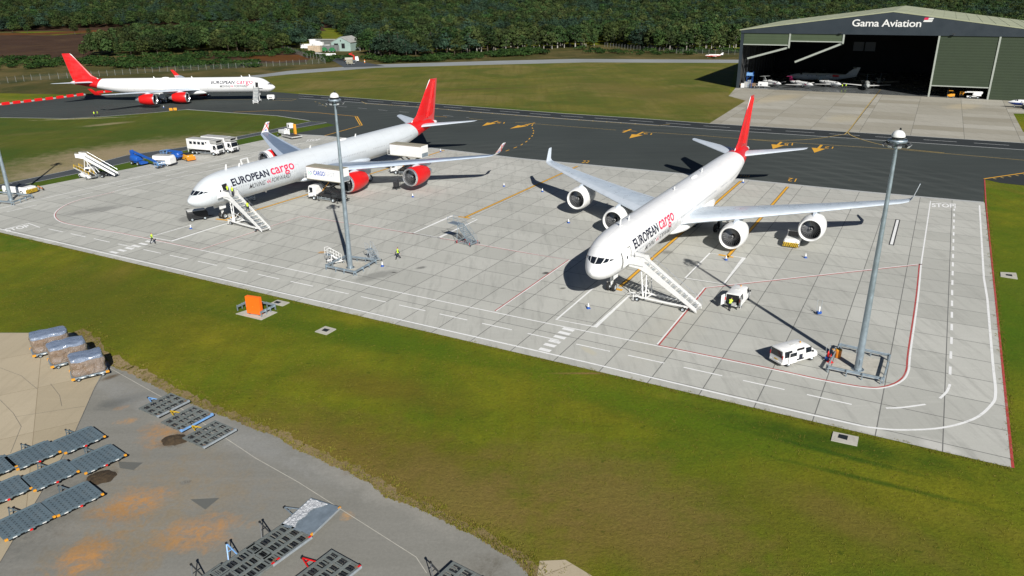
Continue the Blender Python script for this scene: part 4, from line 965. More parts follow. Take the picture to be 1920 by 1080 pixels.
plane_stairs("white mobile stairs at the open door of the all white airliner", PR, -1, 5.95, 5.2, 12.2)
plane_stairs("white mobile stairs with staff on them at the red-engined airliner", PL, -1, 5.75, 4.0, 12.9)
a = on_plane(PL, 17.4, 3.4, GZ); b_ = on_plane(PL, 17.0, 12.4, GZ)
stairs("white stairs on the far side of the red-engined airliner, only its top showing", a, ang(a, b_), (b_ - a).length, 5.3, 'hood')
a = on_plane(PF, 5.9, 3.1, .02); b_ = on_plane(PF, 4.1, 11.6, .02)
stairs("white stairs at the front door of the far off airliner", a, ang(a, b_), (b_ - a).length, 4.75)

def tug(label, loc, rz, body, front, top, Ln=4.2, W=2.2, H=1.25, chevron=None, cab=False, name='pushback_tug', cat='tug'):
    V = thing(name, label, cat, loc, rz); w = W / 2
    st = [(-Ln/2, w*.94, w*.86, .38, H*.7, H), (-Ln/2+.2, w, w*.92, .32, H*.75, H*1.02), (Ln*.1, w, w*.92, .3, H*.75, H), (Ln/2-.25, w, w*.9, .3, H*.7, H*.92), (Ln/2, w*.95, w*.86, .34, H*.62, H*.8)]
    carbody(st, body).build('body', V, 30, .03)
    MB().bb(-Ln/2+.35, Ln*.3, -w*.8, w*.8, H*1.0, H*1.04, top).build('deck_cover', V, bevel=.02)
    b = MB(); b.box((Ln/2+.03, 0, H*.42), (.12, W*.97, H*.5), front)
    if chevron:
        for k in range(9):
            yy = -w*.9 + k * W*.9/8; sh = .12 if yy < 0 else -.12
            b.add([(Ln/2+.096, yy - .05 + sh, H*.18), (Ln/2+.096, yy + .06 + sh, H*.18), (Ln/2+.096, yy + .06 - sh, H*.66), (Ln/2+.096, yy - .05 - sh, H*.66)], [(0, 1, 2, 3)], chevron)
    b.build('front_bumper', V)
    if cab:
        b = MB(); zc = H*1.02
        for x in (-Ln*.28, Ln*.06):
            for s in (-1, 1): b.beam((x, s * w*.72, zc), (x - .05, s * w*.66, zc + .85), .08, .08, 'grey_box')
        b.bb(-Ln*.32, Ln*.09, -w*.74, w*.74, zc + .85, zc + .93, 'grey_box'); cb_ = b.build('cab', V)
        MB().poly([(Ln*.07, -w*.66, zc + .1), (Ln*.07, w*.66, zc + .1), (Ln*.055, w*.62, zc + .84), (Ln*.055, -w*.62, zc + .84)], 'glass_dark').build('windscreen', cb_)
        MB().bb(-Ln*.2, -Ln*.08, -w*.5, w*.5, zc, zc + .5, 'navy_cloth').build('seat', cb_)
    for s in (-1, 1):
        for x in (-Ln*.3, Ln*.3): MB().wheel((x, s * (w - .12), .42), .42, .3).build('wheel', V, 40)
        MB().box((Ln/2+.05, s * w*.7, H*.86), (.1, .22, .14), 'light_lens').build('headlight', V)
    b = MB(); b.tube([(-Ln*.05, w*.5, H), (-Ln*.1, w*.45, H + .45)], .03, 6, 'black_paint'); b.lathe([(-.02, .18), (.02, .18)], (-Ln*.1, w*.45, H + .46), (-.4, 0, 1), 12, 'black_paint'); b.build('steering_wheel', V)
    return V
a, b_ = G(1492, 446), G(1479, 470)
tug("white tug with yellow and black chevron bumper under the all white airliner's wing", (a + b_) / 2 + Vector((0, 0, GZ)), ang(a, b_), 'white_paint', 'yellow_paint', 'dull_white_paint', 4.4, 2.3, 1.25, 'black_paint', True)
e0, e1 = G(47, 367), G(72, 360); dv = (e1 - e0).normalized(); ax = Vector((dv.y, -dv.x, 0)); c = (e0 + e1) / 2 - ax * 2.9
tug("long low white and grey tug with chevron bumper beside the leftmost mast", c + Vector((0, 0, GZ)), ang(Vector(), ax), 'white_paint', 'yellow_paint', 'dark_metal', 6.2, 2.7, 1.5, 'black_paint')
TB = thing('tow_bar', "orange towing bar lying on the concrete by the long low tug", 'tow bar', G(77, 355) + Vector((0, 0, GZ)), ang(G(66, 349), G(88, 361)))
b = MB(); b.cyl((-1.9, 0, .35), (1.6, 0, .3), .09, .07, 10, 'orange_paint'); b.build('bar', TB); b = MB(); b.box((1.7, 0, .28), (.4, .3, .2), 'black_paint'); b.build('coupling', TB, bevel=.03)
for s in (-1, 1): MB().wheel((0, s * .3, .2), .2, .12).build('wheel', TB)
c, h, d = by_wheels((341, 303), (352, 303.5), 1.0)
a, b_ = G(345, 298), G(361, 303)
tug("tug with bright orange front and black top beside the blue lift", (a + b_) / 2 + Vector((0, 0, GZ)), ang(a, b_), 'amber_paint', 'orange_paint', 'black_paint', 3.9, 2.0, 1.5)

def truck_cab(V, x, W=2.4, zb=.75, H=2.9, depth=1.9, lift=True):
    w = W / 2
    st = [(x - depth, w*.97, w*.94, zb, H*.62, H), (x - .35, w, w*.96, zb - .15, H*.6, H + .05), (x - .12, w, w*.93, zb - .3, H*.58, H - .05), (x + .08, w*.98, w*.95, zb - .35, H*.5, H*.62), (x + .12, w*.96, w*.93, zb - .35, H*.35, H*.5)]
    b = carbody(st, 'white_paint'); c_ = b.build('cab', V, 35, .03)
    b = MB(); b.poly([(x + .10, -w*.88, H*.57), (x + .10, w*.88, H*.57), (x - .06, w*.84, H*.93), (x - .06, -w*.84, H*.93)], 'glass_dark')
    for i, v in enumerate(b.v): b.v[i] = (v[0] + .03, v[1], v[2])
    b.build('windscreen', c_)
    for s in (-1, 1):
        b = MB(); b.poly([(x - 1.1, s * (w + .004), H*.56), (x - .2, s * (w + .004), H*.5), (x - .32, s * (w*.965 + .01), H*.9), (x - 1.1, s * (w*.955 + .012), H*.9)], 'glass_dark'); b.build('side_window', c_)
        MB().box((x + .02, s * (w + .2), H*.68), (.1, .2, .5), 'black_paint').build('mirror', c_, bevel=.03)
        MB().box((x + .16, s * w*.74, zb - .08), (.06, .38, .18), 'light_lens').build('headlight', c_)
    b = MB(); b.box((x + .1, 0, zb - .2), (.16, W*.99, .42), 'black_paint'); b.build('bumper', c_, bevel=.04)
    b = MB()
    for k in range(4): b.box((x + .14, 0, H*.33 + k * .1), (.03, W*.6, .05), 'dark_metal')
    b.build('grille', c_)
def chassis(V, x0, x1, axles, r=.5, W=2.4):
    b = MB()
    for s in (-1, 1): b.beam((x0, s * .45, .85), (x1, s * .45, .85), .12, .25, 'black_paint')
    for x in axles: b.beam((x, -1.0, .5), (x, 1.0, .5), .16, .16, 'black_paint')
    b.build('chassis', V)
    for x in axles:
        for s in (-1, 1): MB().wheel((x, s * (W / 2 - .2), r), r, .34).build('wheel', V, 40)
    for s in (-1, 1):
        b = MB(); xa, xb = axles[0] + .7, axles[-1] - .8
        for z in (.5, .75): b.beam((xa, s * W * .48, z), (xb, s * W * .48, z), .03, .1, 'pale_galvanised')
        for k in range(4): xx = xa + (xb - xa) * k / 3; b.beam((xx, s * W * .48, .4), (xx, s * W * .48, .95), .05, .05, 'pale_galvanised')
        b.build('side_guard', V)
def ambulift(label, loc, rz, wb):
    V = thing('lift_truck', label, 'truck', loc, rz, 'white passenger lift trucks')
    xf = wb / 2
    chassis(V, -wb/2 - 1.6, xf + .5, (-wb/2 - .65, -wb/2 + .65, xf), .5, 2.5)
    truck_cab(V, xf + 1.15, 2.45, .8, 2.75, 2.1)
    bx = MB(); x0, x1 = -wb/2 - 2.2, xf - .75; bx.bb(x0, x1, -1.27, 1.27, 1.3, 3.75, 'white_paint'); o = bx.build('box_body', V, bevel=.05)
    MB().bb(x0 + .03, x1 - .03, -1.24, 1.24, 3.752, 3.80, 'grey_box').build('roof', o)
    for k in range(4):
        x = x0 + .95 + k * 1.28
        for s in (-1, 1): MB().bb(x, x + .86, s * 1.28 - .008, s * 1.28 + .008, 2.55, 3.2, 'glass_dark').build('window', o)
    for s in (-1, 1): MB().bb(x1 - 1.35, x1 - .95, s * 1.28 - .008, s * 1.28 + .008, 2.95, 3.3, 'glass_dark').build('window', o)
    b = MB(); xa, xb = x1 + .02, xf + 1.35   # bridge platform folded over the cab
    b.bb(xa, xb, -1.2, 1.2, 2.98, 3.08, 'grey_box'); b.bb(xa, xb - .1, -1.2, -1.14, 3.08, 3.7, 'grey_box'); b.bb(xa, xb - .1, 1.14, 1.2, 3.08, 3.7, 'grey_box'); b.bb(xa, xb - .2, -1.2, 1.2, 3.62, 3.72, 'grey_box'); b.bb(xa + .01, xa + .06, -1.13, 1.13, 3.09, 3.6, 'void_dark'); b.build('bridge', V)
    b = MB(); b.beam((x0 + .1, -1.1, .35), (x0 + .1, -1.1, 1.3), .12, .12, 'white_paint'); b.beam((x0 + .1, 1.1, .35), (x0 + .1, 1.1, 1.3), .12, .12, 'white_paint'); b.bb(x0 - .05, x0 + .2, -1.2, 1.2, .35, .45, 'dark_metal'); b.build('tail_lift', V)
    return V
c, h, d = by_wheels((367, 289.5), (402, 292.5), 1.05)
amb = ambulift("white lift truck with four dark side windows, nearer of the pair", c, h, d)
dup(amb, c + (G(429, 287.5) - G(402, 292.5)), h, "white lift truck half hidden behind its twin by the grass")

mat('truck_under', (0.03, 0.032, 0.034), 0.6, 0.2, var=0.3)
def highloader(label, loc, rz, box_z, logo, tail='grey_box', bodycol='white_paint'):
    """truck with its box raised on scissor arms; +x is the truck's front"""
    V = thing('catering_truck', label, 'box truck', loc, rz)
    wb = 4.6; chassis(V, -4.3, 3.2, (-2.6, 2.0), .48, 2.4)
    truck_cab(V, 3.35, 2.35, .8, 2.7, 1.7)
    b = MB(); b.bb(-4.2, 1.5, -1.1, 1.1, 1.0, 1.14, 'truck_under'); b.bb(-3.4, -2.2, .3, 1.0, 1.14, 1.5, 'dark_metal'); b.bb(.2, 1.0, -1.05, -.5, .55, 1.0, 'white_paint'); b.build('flatbed', V)
    for s in (-1, 1):
        b = MB(); b.beam((-3.7, s * .8, 1.2), (1.2, s * .8, box_z - .1), .12, .24, 'truck_under'); b.beam((1.2, s * .68, 1.2), (-3.7, s * .68, box_z - .1), .12, .24, 'truck_under'); b.cyl((-1.3, s * .74, (1.2 + box_z) / 2), (-1.3, s * .5, (1.2 + box_z) / 2), .12, .12, 10, 'dark_metal'); b.build('scissor_arm', V)
    b = MB(); b.cyl((1.3, 0, 1.2), (-1.0, 0, box_z - .5), .09, .07, 10, 'amber_paint'); b.build('lift_ram', V)
    b = MB(); x0, x1 = -5.0, 3.15; b.bb(x0, x1, -1.25, 1.25, box_z, box_z + 2.45, bodycol); o = b.build('box_body', V, bevel=.03)
    MB().bb(x0 + .04, x1 - .04, -1.22, 1.22, box_z + 2.452, box_z + 2.5, 'roof_tan').build('roof', o)
    for s in (-1, 1):
        MB().bb(x0 + .02, x1 - .02, s * 1.262 - .02, s * 1.262 + .02, box_z + .0, box_z + .12, 'roof_tan').build('floor_rail', o)
        MB().bb(x0 + .02, x1 - .02, s * 1.262 - .02, s * 1.262 + .02, box_z + 2.34, box_z + 2.44, 'timber').build('top_rail', o)
    b = MB(); b.bb(x0 - .03, x0 - .005, -1.12, 1.12, box_z + .95, box_z + 2.3, 'white_paint'); b.bb(x0 - .03, x0 - .005, -1.12, 1.12, box_z + .1, box_z + .93, 'galvanised'); b.build('tail_door', o)
    b = MB(); b.bb(x1, x1 + .9, -1.0, 1.0, box_z - .05, box_z + .05, 'grey_box')
    for s in (-1, 1):
        b.tube([(x1 + .05, s * .98, box_z), (x1 + .05, s * .98, box_z + 1.1), (x1 + .85, s * .98, box_z + 1.1), (x1 + .85, s * .98, box_z)], .03, 6, 'dull_white_paint'); b.beam((x1 + .05, s * .98, box_z + .55), (x1 + .85, s * .98, box_z + .55), .04, .04, 'dull_white_paint')
    b.build('front_platform', V)
    b = MB(); b.bb(-4.75, -4.4, -1.1, 1.1, .45, .6, 'black_paint'); b.beam((-4.6, -.9, .5), (-4.0, -.9, .9), .1, .1, 'black_paint'); b.beam((-4.6, .9, .5), (-4.0, .9, .9), .1, .1, 'black_paint'); b.build('rear_step', V)
    for s in (-1, 1):
        for x in (-3.6, .9): b = MB(); b.cyl((x, s * 1.15, 0), (x, s * 1.15, .9), .06, .06, 8, 'dark_metal'); b.box((x, s * 1.15, .03), (.35, .35, .06), 'dark_metal'); b.build('outrigger', V)
    if logo:
        y = 1.256; z0 = box_z + .95     # left side of the truck, read from front to rear
        for word, xa, wd, mt_, bo in (("CARGO", 1.45, 2.75, 'cargo_blue', .03), ("FIRST", -1.4, 2.3, 'logo_pale', 0.0)):
            vs, fs = fit_glyphs(word, wd, .82, 0, bo); MB().add([(xa - u, y, z0 + v) for u, v in vs], fs, mt_).build('lettering', o)
        b = MB(); b.poly([(2.75, y, z0 - .15), (2.35, y, z0 + .32), (2.75, y, z0 + .8), (2.55, y, z0 + .32)], 'cargo_green'); b.build('arrow_emblem', o)
        b = MB(); b.poly([(2.3, y, z0 - .1), (1.75, y, z0 + .2), (2.1, y, z0 + .22)], 'cargo_green'); b.build('arrow_emblem', o)
        b = MB(); b.poly([(2.3, y, z0 + .75), (1.75, y, z0 + .42), (2.1, y, z0 + .42)], 'cargo_blue'); b.build('arrow_emblem', o)
    return V
hx = PL[2] + pi / 2                      # truck nose towards the fuselage: local +y (starboard) of the airliner
highloader("box truck with lettered white body raised to the front hold of the red-engined airliner", on_plane(PL, 24.6, -8.0, GZ), hx, 4.05, True)
highloader("plain white box truck raised to the rear hold behind the wing of the red-engined airliner", on_plane(PL, 49.2, -9.2, GZ), hx, 4.15, False)

# ground power unit under the nose
def power_cart(label, loc, rz, Ln, W, H, top, sidecol, name='ground_power_unit'):
    V = thing(name, label, 'power unit', loc, rz)
    b = carbody([(-Ln/2, W/2*.96, W/2*.9, .5, H*.8, H), (Ln/2-.3, W/2, W/2*.92, .5, H*.8, H*1.02), (Ln/2, W/2*.95, W/2*.85, .55, H*.7, H*.85)], sidecol); o = b.build('housing', V, 30, .04)
    MB().bb(-Ln/2+.06, Ln/2-.4, -W/2*.82, W/2*.82, H*1.012, H*1.05, top).build('lid', V, bevel=.02)
    b = MB(); b.bb(-Ln/2, Ln/2, -W/2*.9, W/2*.9, .38, .5, 'dark_metal'); b.tube([(Ln/2, -.3, .42), (Ln/2 + 1.0, 0, .4), (Ln/2, .3, .42)], .05, 6, 'dark_metal'); b.build('chassis', V)
    for s in (-1, 1):
        for x in (-Ln*.32, Ln*.32): MB().wheel((x, s * W * .42, .32), .32, .2).build('wheel', V, 40)
        b = MB()
        for k in range(5): b.bb(-Ln*.3, Ln*.25, s * (W/2 + .003) - .01, s * (W/2 + .003) + .01, H*.45 + k*.09, H*.45 + k*.09 + .045, 'black_paint')
        b.build('louvre', o)
    return V
a, b_ = G(359, 415), G(380, 412)
power_cart("dark sided power unit with pale lid under the nose of the red-engined airliner", (a + b_) / 2 + Vector((0, .5, GZ)), ang(a, b_), 3.3, 1.9, 1.7, 'dull_white_paint', 'black_paint')
a, b_ = G(292, 311), G(322, 312.5)
power_cart("large plain white box trailer between the two blue lifts", (a + b_) / 2 + Vector((0, .9, GZ)), ang(a, b_), 4.6, 2.3, 2.3, 'grey_box', 'white_paint', 'box_trailer')
a = G(509, 187.5)
power_cart("small white power unit on the dark taxiway by the nose of the far off airliner", a + Vector((0, 0, .02)), .1, 2.6, 1.8, 1.8, 'white_paint', 'white_paint')

def boom_lift(label, loc, rz, L1, zr, zb, P1='blue_paint', P2='light_blue_paint'):
    V = thing('boom_lift', label, 'boom lift', loc, rz)
    b = MB(); b.bb(-1.3, 1.6, -.75, .75, .5, .85, P1); b.bb(1.5, 2.4, -.9, .9, .35, .75, P1); b.build('chassis', V, bevel=.05)
    for s in (-1, 1):
        for x in (-1.0, 1.25): MB().wheel((x, s * .95, .45), .45, .34).build('wheel', V, 40)
    b = MB(); b.loft([ring(x, w, w * .85, .95, 1.5, zt) for x, w, zt in ((-1.9, .75, 1.75), (-1.6, .95, 2.05), (.2, .95, 2.0), (.7, .8, 1.7))], P1); b.cyl((0, 0, .8), (0, 0, 1.0), .6, .6, 16, 'dark_metal'); b.build('turntable', V, 35, .03)
    b = MB(); b.prism([(-2.2, 1.6), (-1.5, 1.5), (-1.3, zr - .1), (-1.7, zr + .25), (-2.3, zr + .1)], -.3, .3, P1); b.build('riser', V, bevel=.03)
    b = MB(); b.beam((-2.0, 0, zr), (L1, 0, zb + .9), .34, .42, P1); b.beam((L1 * .4, 0, zr + (zb + .9 - zr) * .55 - .02), (L1 + .6, 0, zb + .75), .24, .3, P1); b.beam((L1 + .5, 0, zb + .8), (L1 + 1.2, 0, zb), .16, .2, P2); b.build('boom', V)
    b = MB(); x0, x1 = L1 + 1.0, L1 + 2.0; b.bb(x0, x1, -1.0, 1.0, zb - .25, zb - .18, 'dark_metal')
    for z in (zb + .3, zb + .85): b.tube([(x0, -1, z), (x1, -1, z), (x1, 1, z), (x0, 1, z), (x0, -1, z)], .035, 6, P2)
    for x in (x0, x1):
        for y in (-1, 0, 1): b.cyl((x, y, zb - .2), (x, y, zb + .85), .03, .03, 6, P2)
    b.box((x0 + .1, .3, zb + .7), (.25, .5, .3), 'black_paint'); b.build('basket', V)
    return V
a, b_ = G(249, 309), G(266, 311)
boom_lift("bright blue boom lift with its arm slanting down to a basket near the concrete", (a + b_) / 2 + Vector((0, .8, GZ)), ang(G(247, 305), G(306, 315)), 6.6, 3.0, .5)
a, b_ = G(311, 301), G(336, 304)
boom_lift("dark blue folded boom lift between the white box trailer and the orange tug", (a + b_) / 2 + Vector((.5, 1.0, GZ)), ang(b_, a), 1.9, 2.1, 1.3)

# truck with passenger stairs, and belt loader
def stair_truck(label, loc, rz):
    V = thing('stair_truck', label, 'stair truck', loc, rz)
    chassis(V, -3.0, 2.4, (-1.6, 1.7), .4, 2.0)
    b = carbody([(.6, .95, .85, .7, 1.4, 2.2), (1.9, .98, .84, .6, 1.4, 2.25), (2.35, .95, .8, .55, 1.3, 1.5), (2.9, .9, .78, .55, 1.0, 1.2)], 'white_paint'); cb_ = b.build('cab', V, 35, .03)
    MB().poly([(1.95, -.76, 2.14), (1.95, .76, 2.14), (2.4, .78, 1.46), (2.4, -.78, 1.46)], 'glass_dark').build('windscreen', cb_)
    for s in (-1, 1): b = MB(); side_pane(b, .9, 1.75, 1.5, 2.02, .98, .84, 1.4, 2.25, 'glass_dark', (s,), .02); b.build('side_window', cb_)
    for s in (-1, 1):
        y = s * .8
        b = MB(); b.prism([(-4.4, .35), (1.7, 4.15), (3.3, 4.5), (3.3, 5.3), (1.8, 5.15), (1.5, 4.75), (-4.35, .85)], y - .04, y + .04, 'white_paint'); b.build('side_panel', V)
        b = MB(); b.tube([(-4.35, y, 1.5), (1.45, y, 5.35), (3.2, y, 5.5)], .03, 6, 'aluminium'); b.build('handrail', V)
    b = MB()
    for k in range(20): t = (k + .5) / 20; x = -4.3 + 6.0 * t; z = .5 + 3.75 * t; b.bb(x - .16, x + .16, -.76, .76, z - .04, z + .02, 'plug_grey'); b.bb(x - .15, x - .1, -.76, .76, z - .2, z - .03, 'grate')
    b.build('steps', V); MB().bb(1.7, 3.35, -.76, .76, 4.36, 4.44, 'grey_box').build('platform', V)
    b = MB()
    for s in (-1, 1): b.beam((-.4, s * .6, .9), (1.4, s * .6, 3.9), .12, .12, 'white_paint'); b.beam((1.9, s * .6, 2.2), (1.6, s * .6, 4.0), .1, .1, 'white_paint')
    b.build('lift_frame', V); return V
a, b_ = G(219, 332), G(164, 294, 4.5)
ha_ = atan2(b_.y - a.y, b_.x - a.x)
stair_truck("white truck carrying raised stairs beside the service road", (a + Vector((cos(ha_), sin(ha_), 0)) * 4.3) + Vector((0, 0, GZ)), ha_)
def belt_loader(label, loc, rz):
    V = thing('belt_loader', label, 'belt loader', loc, rz)
    b = carbody([(-2.6, .85, .8, .35, .6, .8), (-2.3, .9, .85, .3, .65, .95), (1.8, .9, .85, .3, .65, .9), (2.2, .85, .78, .35, .55, .7)], 'white_paint'); b.build('body', V, 30, .03)
    for s in (-1, 1):
        for x in (-1.6, 1.4): MB().wheel((x, s * .85, .33), .33, .25).build('wheel', V, 40)
    b = MB(); b.beam((-3.6, .25, 1.0), (4.0, .25, 1.9), .9, .16, 'black_paint'); b.beam((-3.6, -.24, 1.0), (4.0, -.24, 1.9), .1, .26, 'dull_white_paint'); b.beam((-3.6, .74, 1.0), (4.0, .74, 1.9), .1, .26, 'dull_white_paint'); b.build('conveyor', V)
    for s, y in ((0, -.3), (1, .8)):
        b = MB(); b.tube([(-3.0, y, 1.15), (-3.0, y, 1.75), (3.6, y, 2.6), (3.6, y, 1.95)], .05, 6, 'yellow_paint'); b.beam((-3.0, y, 1.45), (3.6, y, 2.28), .05, .05, 'yellow_paint')
        for k in range(6): x = -2.8 + k * 1.25; z = 1.1 + (x + 3) * .12; b.cyl((x, y, z), (x, y, z + .68), .04, .04, 6, 'yellow_paint')
        b.build('guard_rail', V)
    b = MB(); b.box((-1.0, -.6, 1.05), (.5, .5, .2), 'black_paint'); b.box((-1.25, -.6, 1.35), (.12, .5, .6), 'black_paint'); b.build('seat', V, bevel=.03); return V
a, b_ = G(176, 339), G(147, 331)
belt_loader("white belt loader with yellow railings beside the stair truck", (a + b_) / 2 + Vector((0, .6, GZ)), ang(a, b_))
# loader by the wing tip with a yellow column
V = thing('pallet_loader', "white pallet loader with yellow column and low deck by the flagged wing tip", 'pallet loader', G(545, 258) + Vector((0, 0, GZ)), ang(G(533, 256), G(557, 262)))
b = MB(); b.bb(-2.2, 3.6, -1.6, 1.6, .4, .75, 'grey_box'); b.bb(-2.0, 3.4, -1.4, 1.4, .752, .78, 'dark_metal'); b.build('deck', V)
MB().bb(-.5, .15, 1.3, 1.9, 0.2, 3.4, 'amber_paint').build('column', V, bevel=.04)
MB().bb(-2.3, -.7, .4, 1.7, 2.3, 3.6, 'white_paint').build('cab', V, bevel=.1)
MB().bb(-1.6, -1.0, .38, .42, 2.7, 3.2, 'glass_dark').build('cab_window', V)
b = MB(); b.bb(-6.0, -2.6, -.4, 1.2, .6, 1.5, 'white_paint'); b.build('engine_housing', V, bevel=.06)
for x in (-2.7, -1.3): b = MB(); b.bb(x, x + .25, -.2, .1, .3, 2.2, 'white_paint'); b.bb(x, x + .9, -.2, .1, 2.0, 2.25, 'white_paint'); b.bb(x + .75, x + .95, -.2, .1, .3, 2.1, 'white_paint'); b.build('support_leg', V, bevel=.03)
for x in (-5.0, 2.5):
    for s in (-1, 1): MB().wheel((x, s * 1.0, .35), .35, .25).build('wheel', V)

# ---------------------------------------------------------------- light masts and guard rails
def mast(label, p):
    V = thing('light_mast', label, 'light mast', p + Vector((0, 0, .05)), 0, 'tall light masts on the apron')
    b = MB(); b.lathe([(0, .37), (8, .30), (16, .22), (23.6, .15)], (0, 0, 0), (0, 0, 1), 20, 'galvanised'); b.build('pole', V, 60)
    b = MB(); b.lathe([(0, .62), (.06, .62), (.06, .40), (.35, .38)], (0, 0, 0), (0, 0, 1), 20, 'galvanised')
    for k in range(12): a = k * pi / 6; b.cyl((cos(a) * .52, sin(a) * .52, .05), (cos(a) * .52, sin(a) * .52, .16), .035, .035, 6, 'dark_metal')
    b.build('base_flange', V, 40); MB().bb(-.12, .12, -.42, -.3, .6, 1.3, 'galvanised').build('hatch', V)
    b = MB(); n = 9; b.lathe([(23.95 + .6 * sin(i / n * pi / 2), max(.60 * cos(i / n * pi / 2), .001)) for i in range(n + 1)], (0, 0, 0), (0, 0, 1), 24, 'white_paint'); b.lathe([(23.75, .5), (23.95, .60)], (0, 0, 0), (0, 0, 1), 24, 'dark_metal'); d = b.build('dome', V, 60)
    b = MB(); b.cyl((.1, 0, 24.52), (.1, 0, 24.74), .1, .08, 8, 'black_paint'); b.build('beacon', V)
    b = MB(); b.lathe([(23.45, .80), (23.6, .86), (23.7, .80), (23.55, .74), (23.45, .80)], (0, 0, 0), (0, 0, 1), 24, 'galvanised')
    for k in range(6): a = k * pi / 3; b.beam((cos(a) * .2, sin(a) * .2, 23.4), (cos(a) * .84, sin(a) * .84, 23.58), .07, .1, 'galvanised')
    b.lathe([(22.9, .3), (23.5, .26)], (0, 0, 0), (0, 0, 1), 14, 'galvanised'); b.build('head_frame', V, 40)
    for k, a in enumerate((R(170), R(215), R(255), R(300), R(350), R(30), R(110))):
        c_ = Vector((cos(a) * 1.0, sin(a) * 1.0, 23.3)); o_ = Vector((cos(a), sin(a), -.75)).normalized()
        b = MB(); q = c_ + o_ * .24; b.beam(c_ - o_ * .05, q, .4, .28, 'dark_metal'); f = b.build('floodlight', V, bevel=.03)
        MB().beam(q, q + o_ * .012, .35, .23, 'light_lens').build('lens', f)
    return V
def guard(label, corners, sides=(0, 1, 2, 3)):
    P = [G(*c_) + Vector((0, 0, .05)) for c_ in corners]; c0 = sum(P, Vector()) / len(P)
    V = thing('crash_barrier', label, 'crash barrier', c0)
    for i in sides:
        a, q = P[i] - c0, P[(i + 1) % 4] - c0; d_ = (q - a).normalized(); n_ = Vector((d_.y, -d_.x, 0))
        b = MB(); prof = [(-.16, .0), (-.1, .05), (-.05, .05), (0, 0), (.05, .05), (.1, .05), (.16, 0)]
        b.add([pt + n_ * o_ + Vector((0, 0, .6 + z)) for pt in (a, q) for z, o_ in prof] + [pt + n_ * (o_ - .012) + Vector((0, 0, .6 + z)) for pt in (a, q) for z, o_ in prof],
              [(k, k + 1, 8 + k, 7 + k) for k in range(6)] + [(14 + k, 21 + k, 22 + k, 15 + k) for k in range(6)], 'galvanised'); b.build('rail', V)
        for t in (.03, .36, .64, .97): p_ = a.lerp(q, t) - n_ * .07; MB().box((p_.x, p_.y, .38), (.1, .12, .76), 'galvanised', rz=atan2(d_.y, d_.x)).build('post', V)
    return V
def plinth(name, corners, z=.07, m='concrete_plain'):
    P = [G(*c_) for c_ in corners]; b = MB(); n = len(P); b.add([(p.x, p.y, 0) for p in P] + [(p.x, p.y, z) for p in P], [tuple(range(n, 2 * n))] + [(i, (i + 1) % n, n + (i + 1) % n, n + i) for i in range(n)], m)
    o = b.build(name); tag(o, kind='structure'); return o
mast("tall grey light mast at right, beside the minibus", G(1608, 693.5)); plinth('mast_plinth', [(1553, 696), (1577, 659), (1662, 678), (1650, 717)])
guard("square of steel barrier rails round the foot of the right mast", [(1549, 698), (1573, 656), (1666, 676.5), (1654, 721)])
mast("tall grey light mast in front of the red-engined airliner", G(657, 502.5)); plinth('mast_plinth', [(614, 505), (651, 490), (703, 494.5), (666, 514)])
guard("square of steel barrier rails round the foot of the middle mast", [(611, 506), (649, 488), (706, 495), (666, 518)])
mast("grey light mast cut by the left edge of the photo", G(21, 376)); plinth('mast_plinth', [(-40, 379), (-10, 366), (58, 372), (24, 384)])
guard("steel barrier rails round the foot of the leftmost mast", [(-44, 379), (-12, 365), (62, 372), (25, 385.5)])
# orange board on a slab
S = G(480, 592); b = MB(); plinth('board_plinth', [(442, 589), (478, 577), (520, 586), (490, 600.5)])
hs = ang(G(463, 589), G(496, 594))
V = thing('signboard', "thick blank orange board on a pale slab at the grass edge", 'signboard', G(479, 590) + Vector((0, 0, .07)), hs)
MB().bb(-1.02, 1.02, -.26, .26, .12, 2.35, 'sign_orange').build('board', V, bevel=.02)
b = MB(); b.bb(-.8, -.6, -.2, .2, 0, .12, 'dark_metal'); b.bb(.6, .8, -.2, .2, 0, .12, 'dark_metal'); b.build('feet', V)
MB().cyl((-.03, -.262, 1.1), (-.03, -.275, 1.1), .04, .04, 10, 'amber_paint').build('bolt', V)
guard("short steel barrier rails on three sides of the orange board", [(446, 584), (472, 571.5), (517, 581), (489, 595.5)], (0, 1, 2))
def pit(label, c_, a_, corners, cover):
    P = [G(*q) for q in corners]; c0 = sum(P, Vector()) / 4
    V = thing('inspection_cover', label, 'pit cover', c0, 0, 'concrete pit covers in the grass')
    b = MB(); L4 = [p - c0 for p in P]; b.add([(p.x, p.y, 0) for p in L4] + [(p.x, p.y, .09) for p in L4], [(4, 5, 6, 7)] + [(i, (i + 1) % 4, 4 + (i + 1) % 4, 4 + i) for i in range(4)], 'concrete_plain'); b.build('slab', V)
    Q = [G(*q) - c0 for q in cover]; MB().add([(p.x, p.y, .092) for p in Q] + [(p.x, p.y, .11) for p in Q], [(4, 5, 6, 7)] + [(i, (i + 1) % 4, 4 + (i + 1) % 4, 4 + i) for i in range(4)], 'grate').build('cover', V)
pit("pale concrete pit cover just behind the orange board", 0, 0, [(507, 569.5), (520.5, 563), (543, 568), (530, 574.5)], [(513.5, 568.5), (519, 565.5), (528, 567.5), (522, 570.5)])
pit("pale concrete pit cover alone in the middle of the front grass", 0, 0, [(590.5, 622.5), (610, 612.5), (630.5, 618), (612, 628.5)], [(603, 621), (609, 617), (619, 619.5), (612, 623.5)])
pit("pale concrete pit cover below the front edge of the apron at right", 0, 0, [(1558, 826.5), (1562, 810.5), (1610, 820.5), (1607, 837)], [(1570.5, 822), (1573, 815.5), (1590, 819), (1588, 827)])
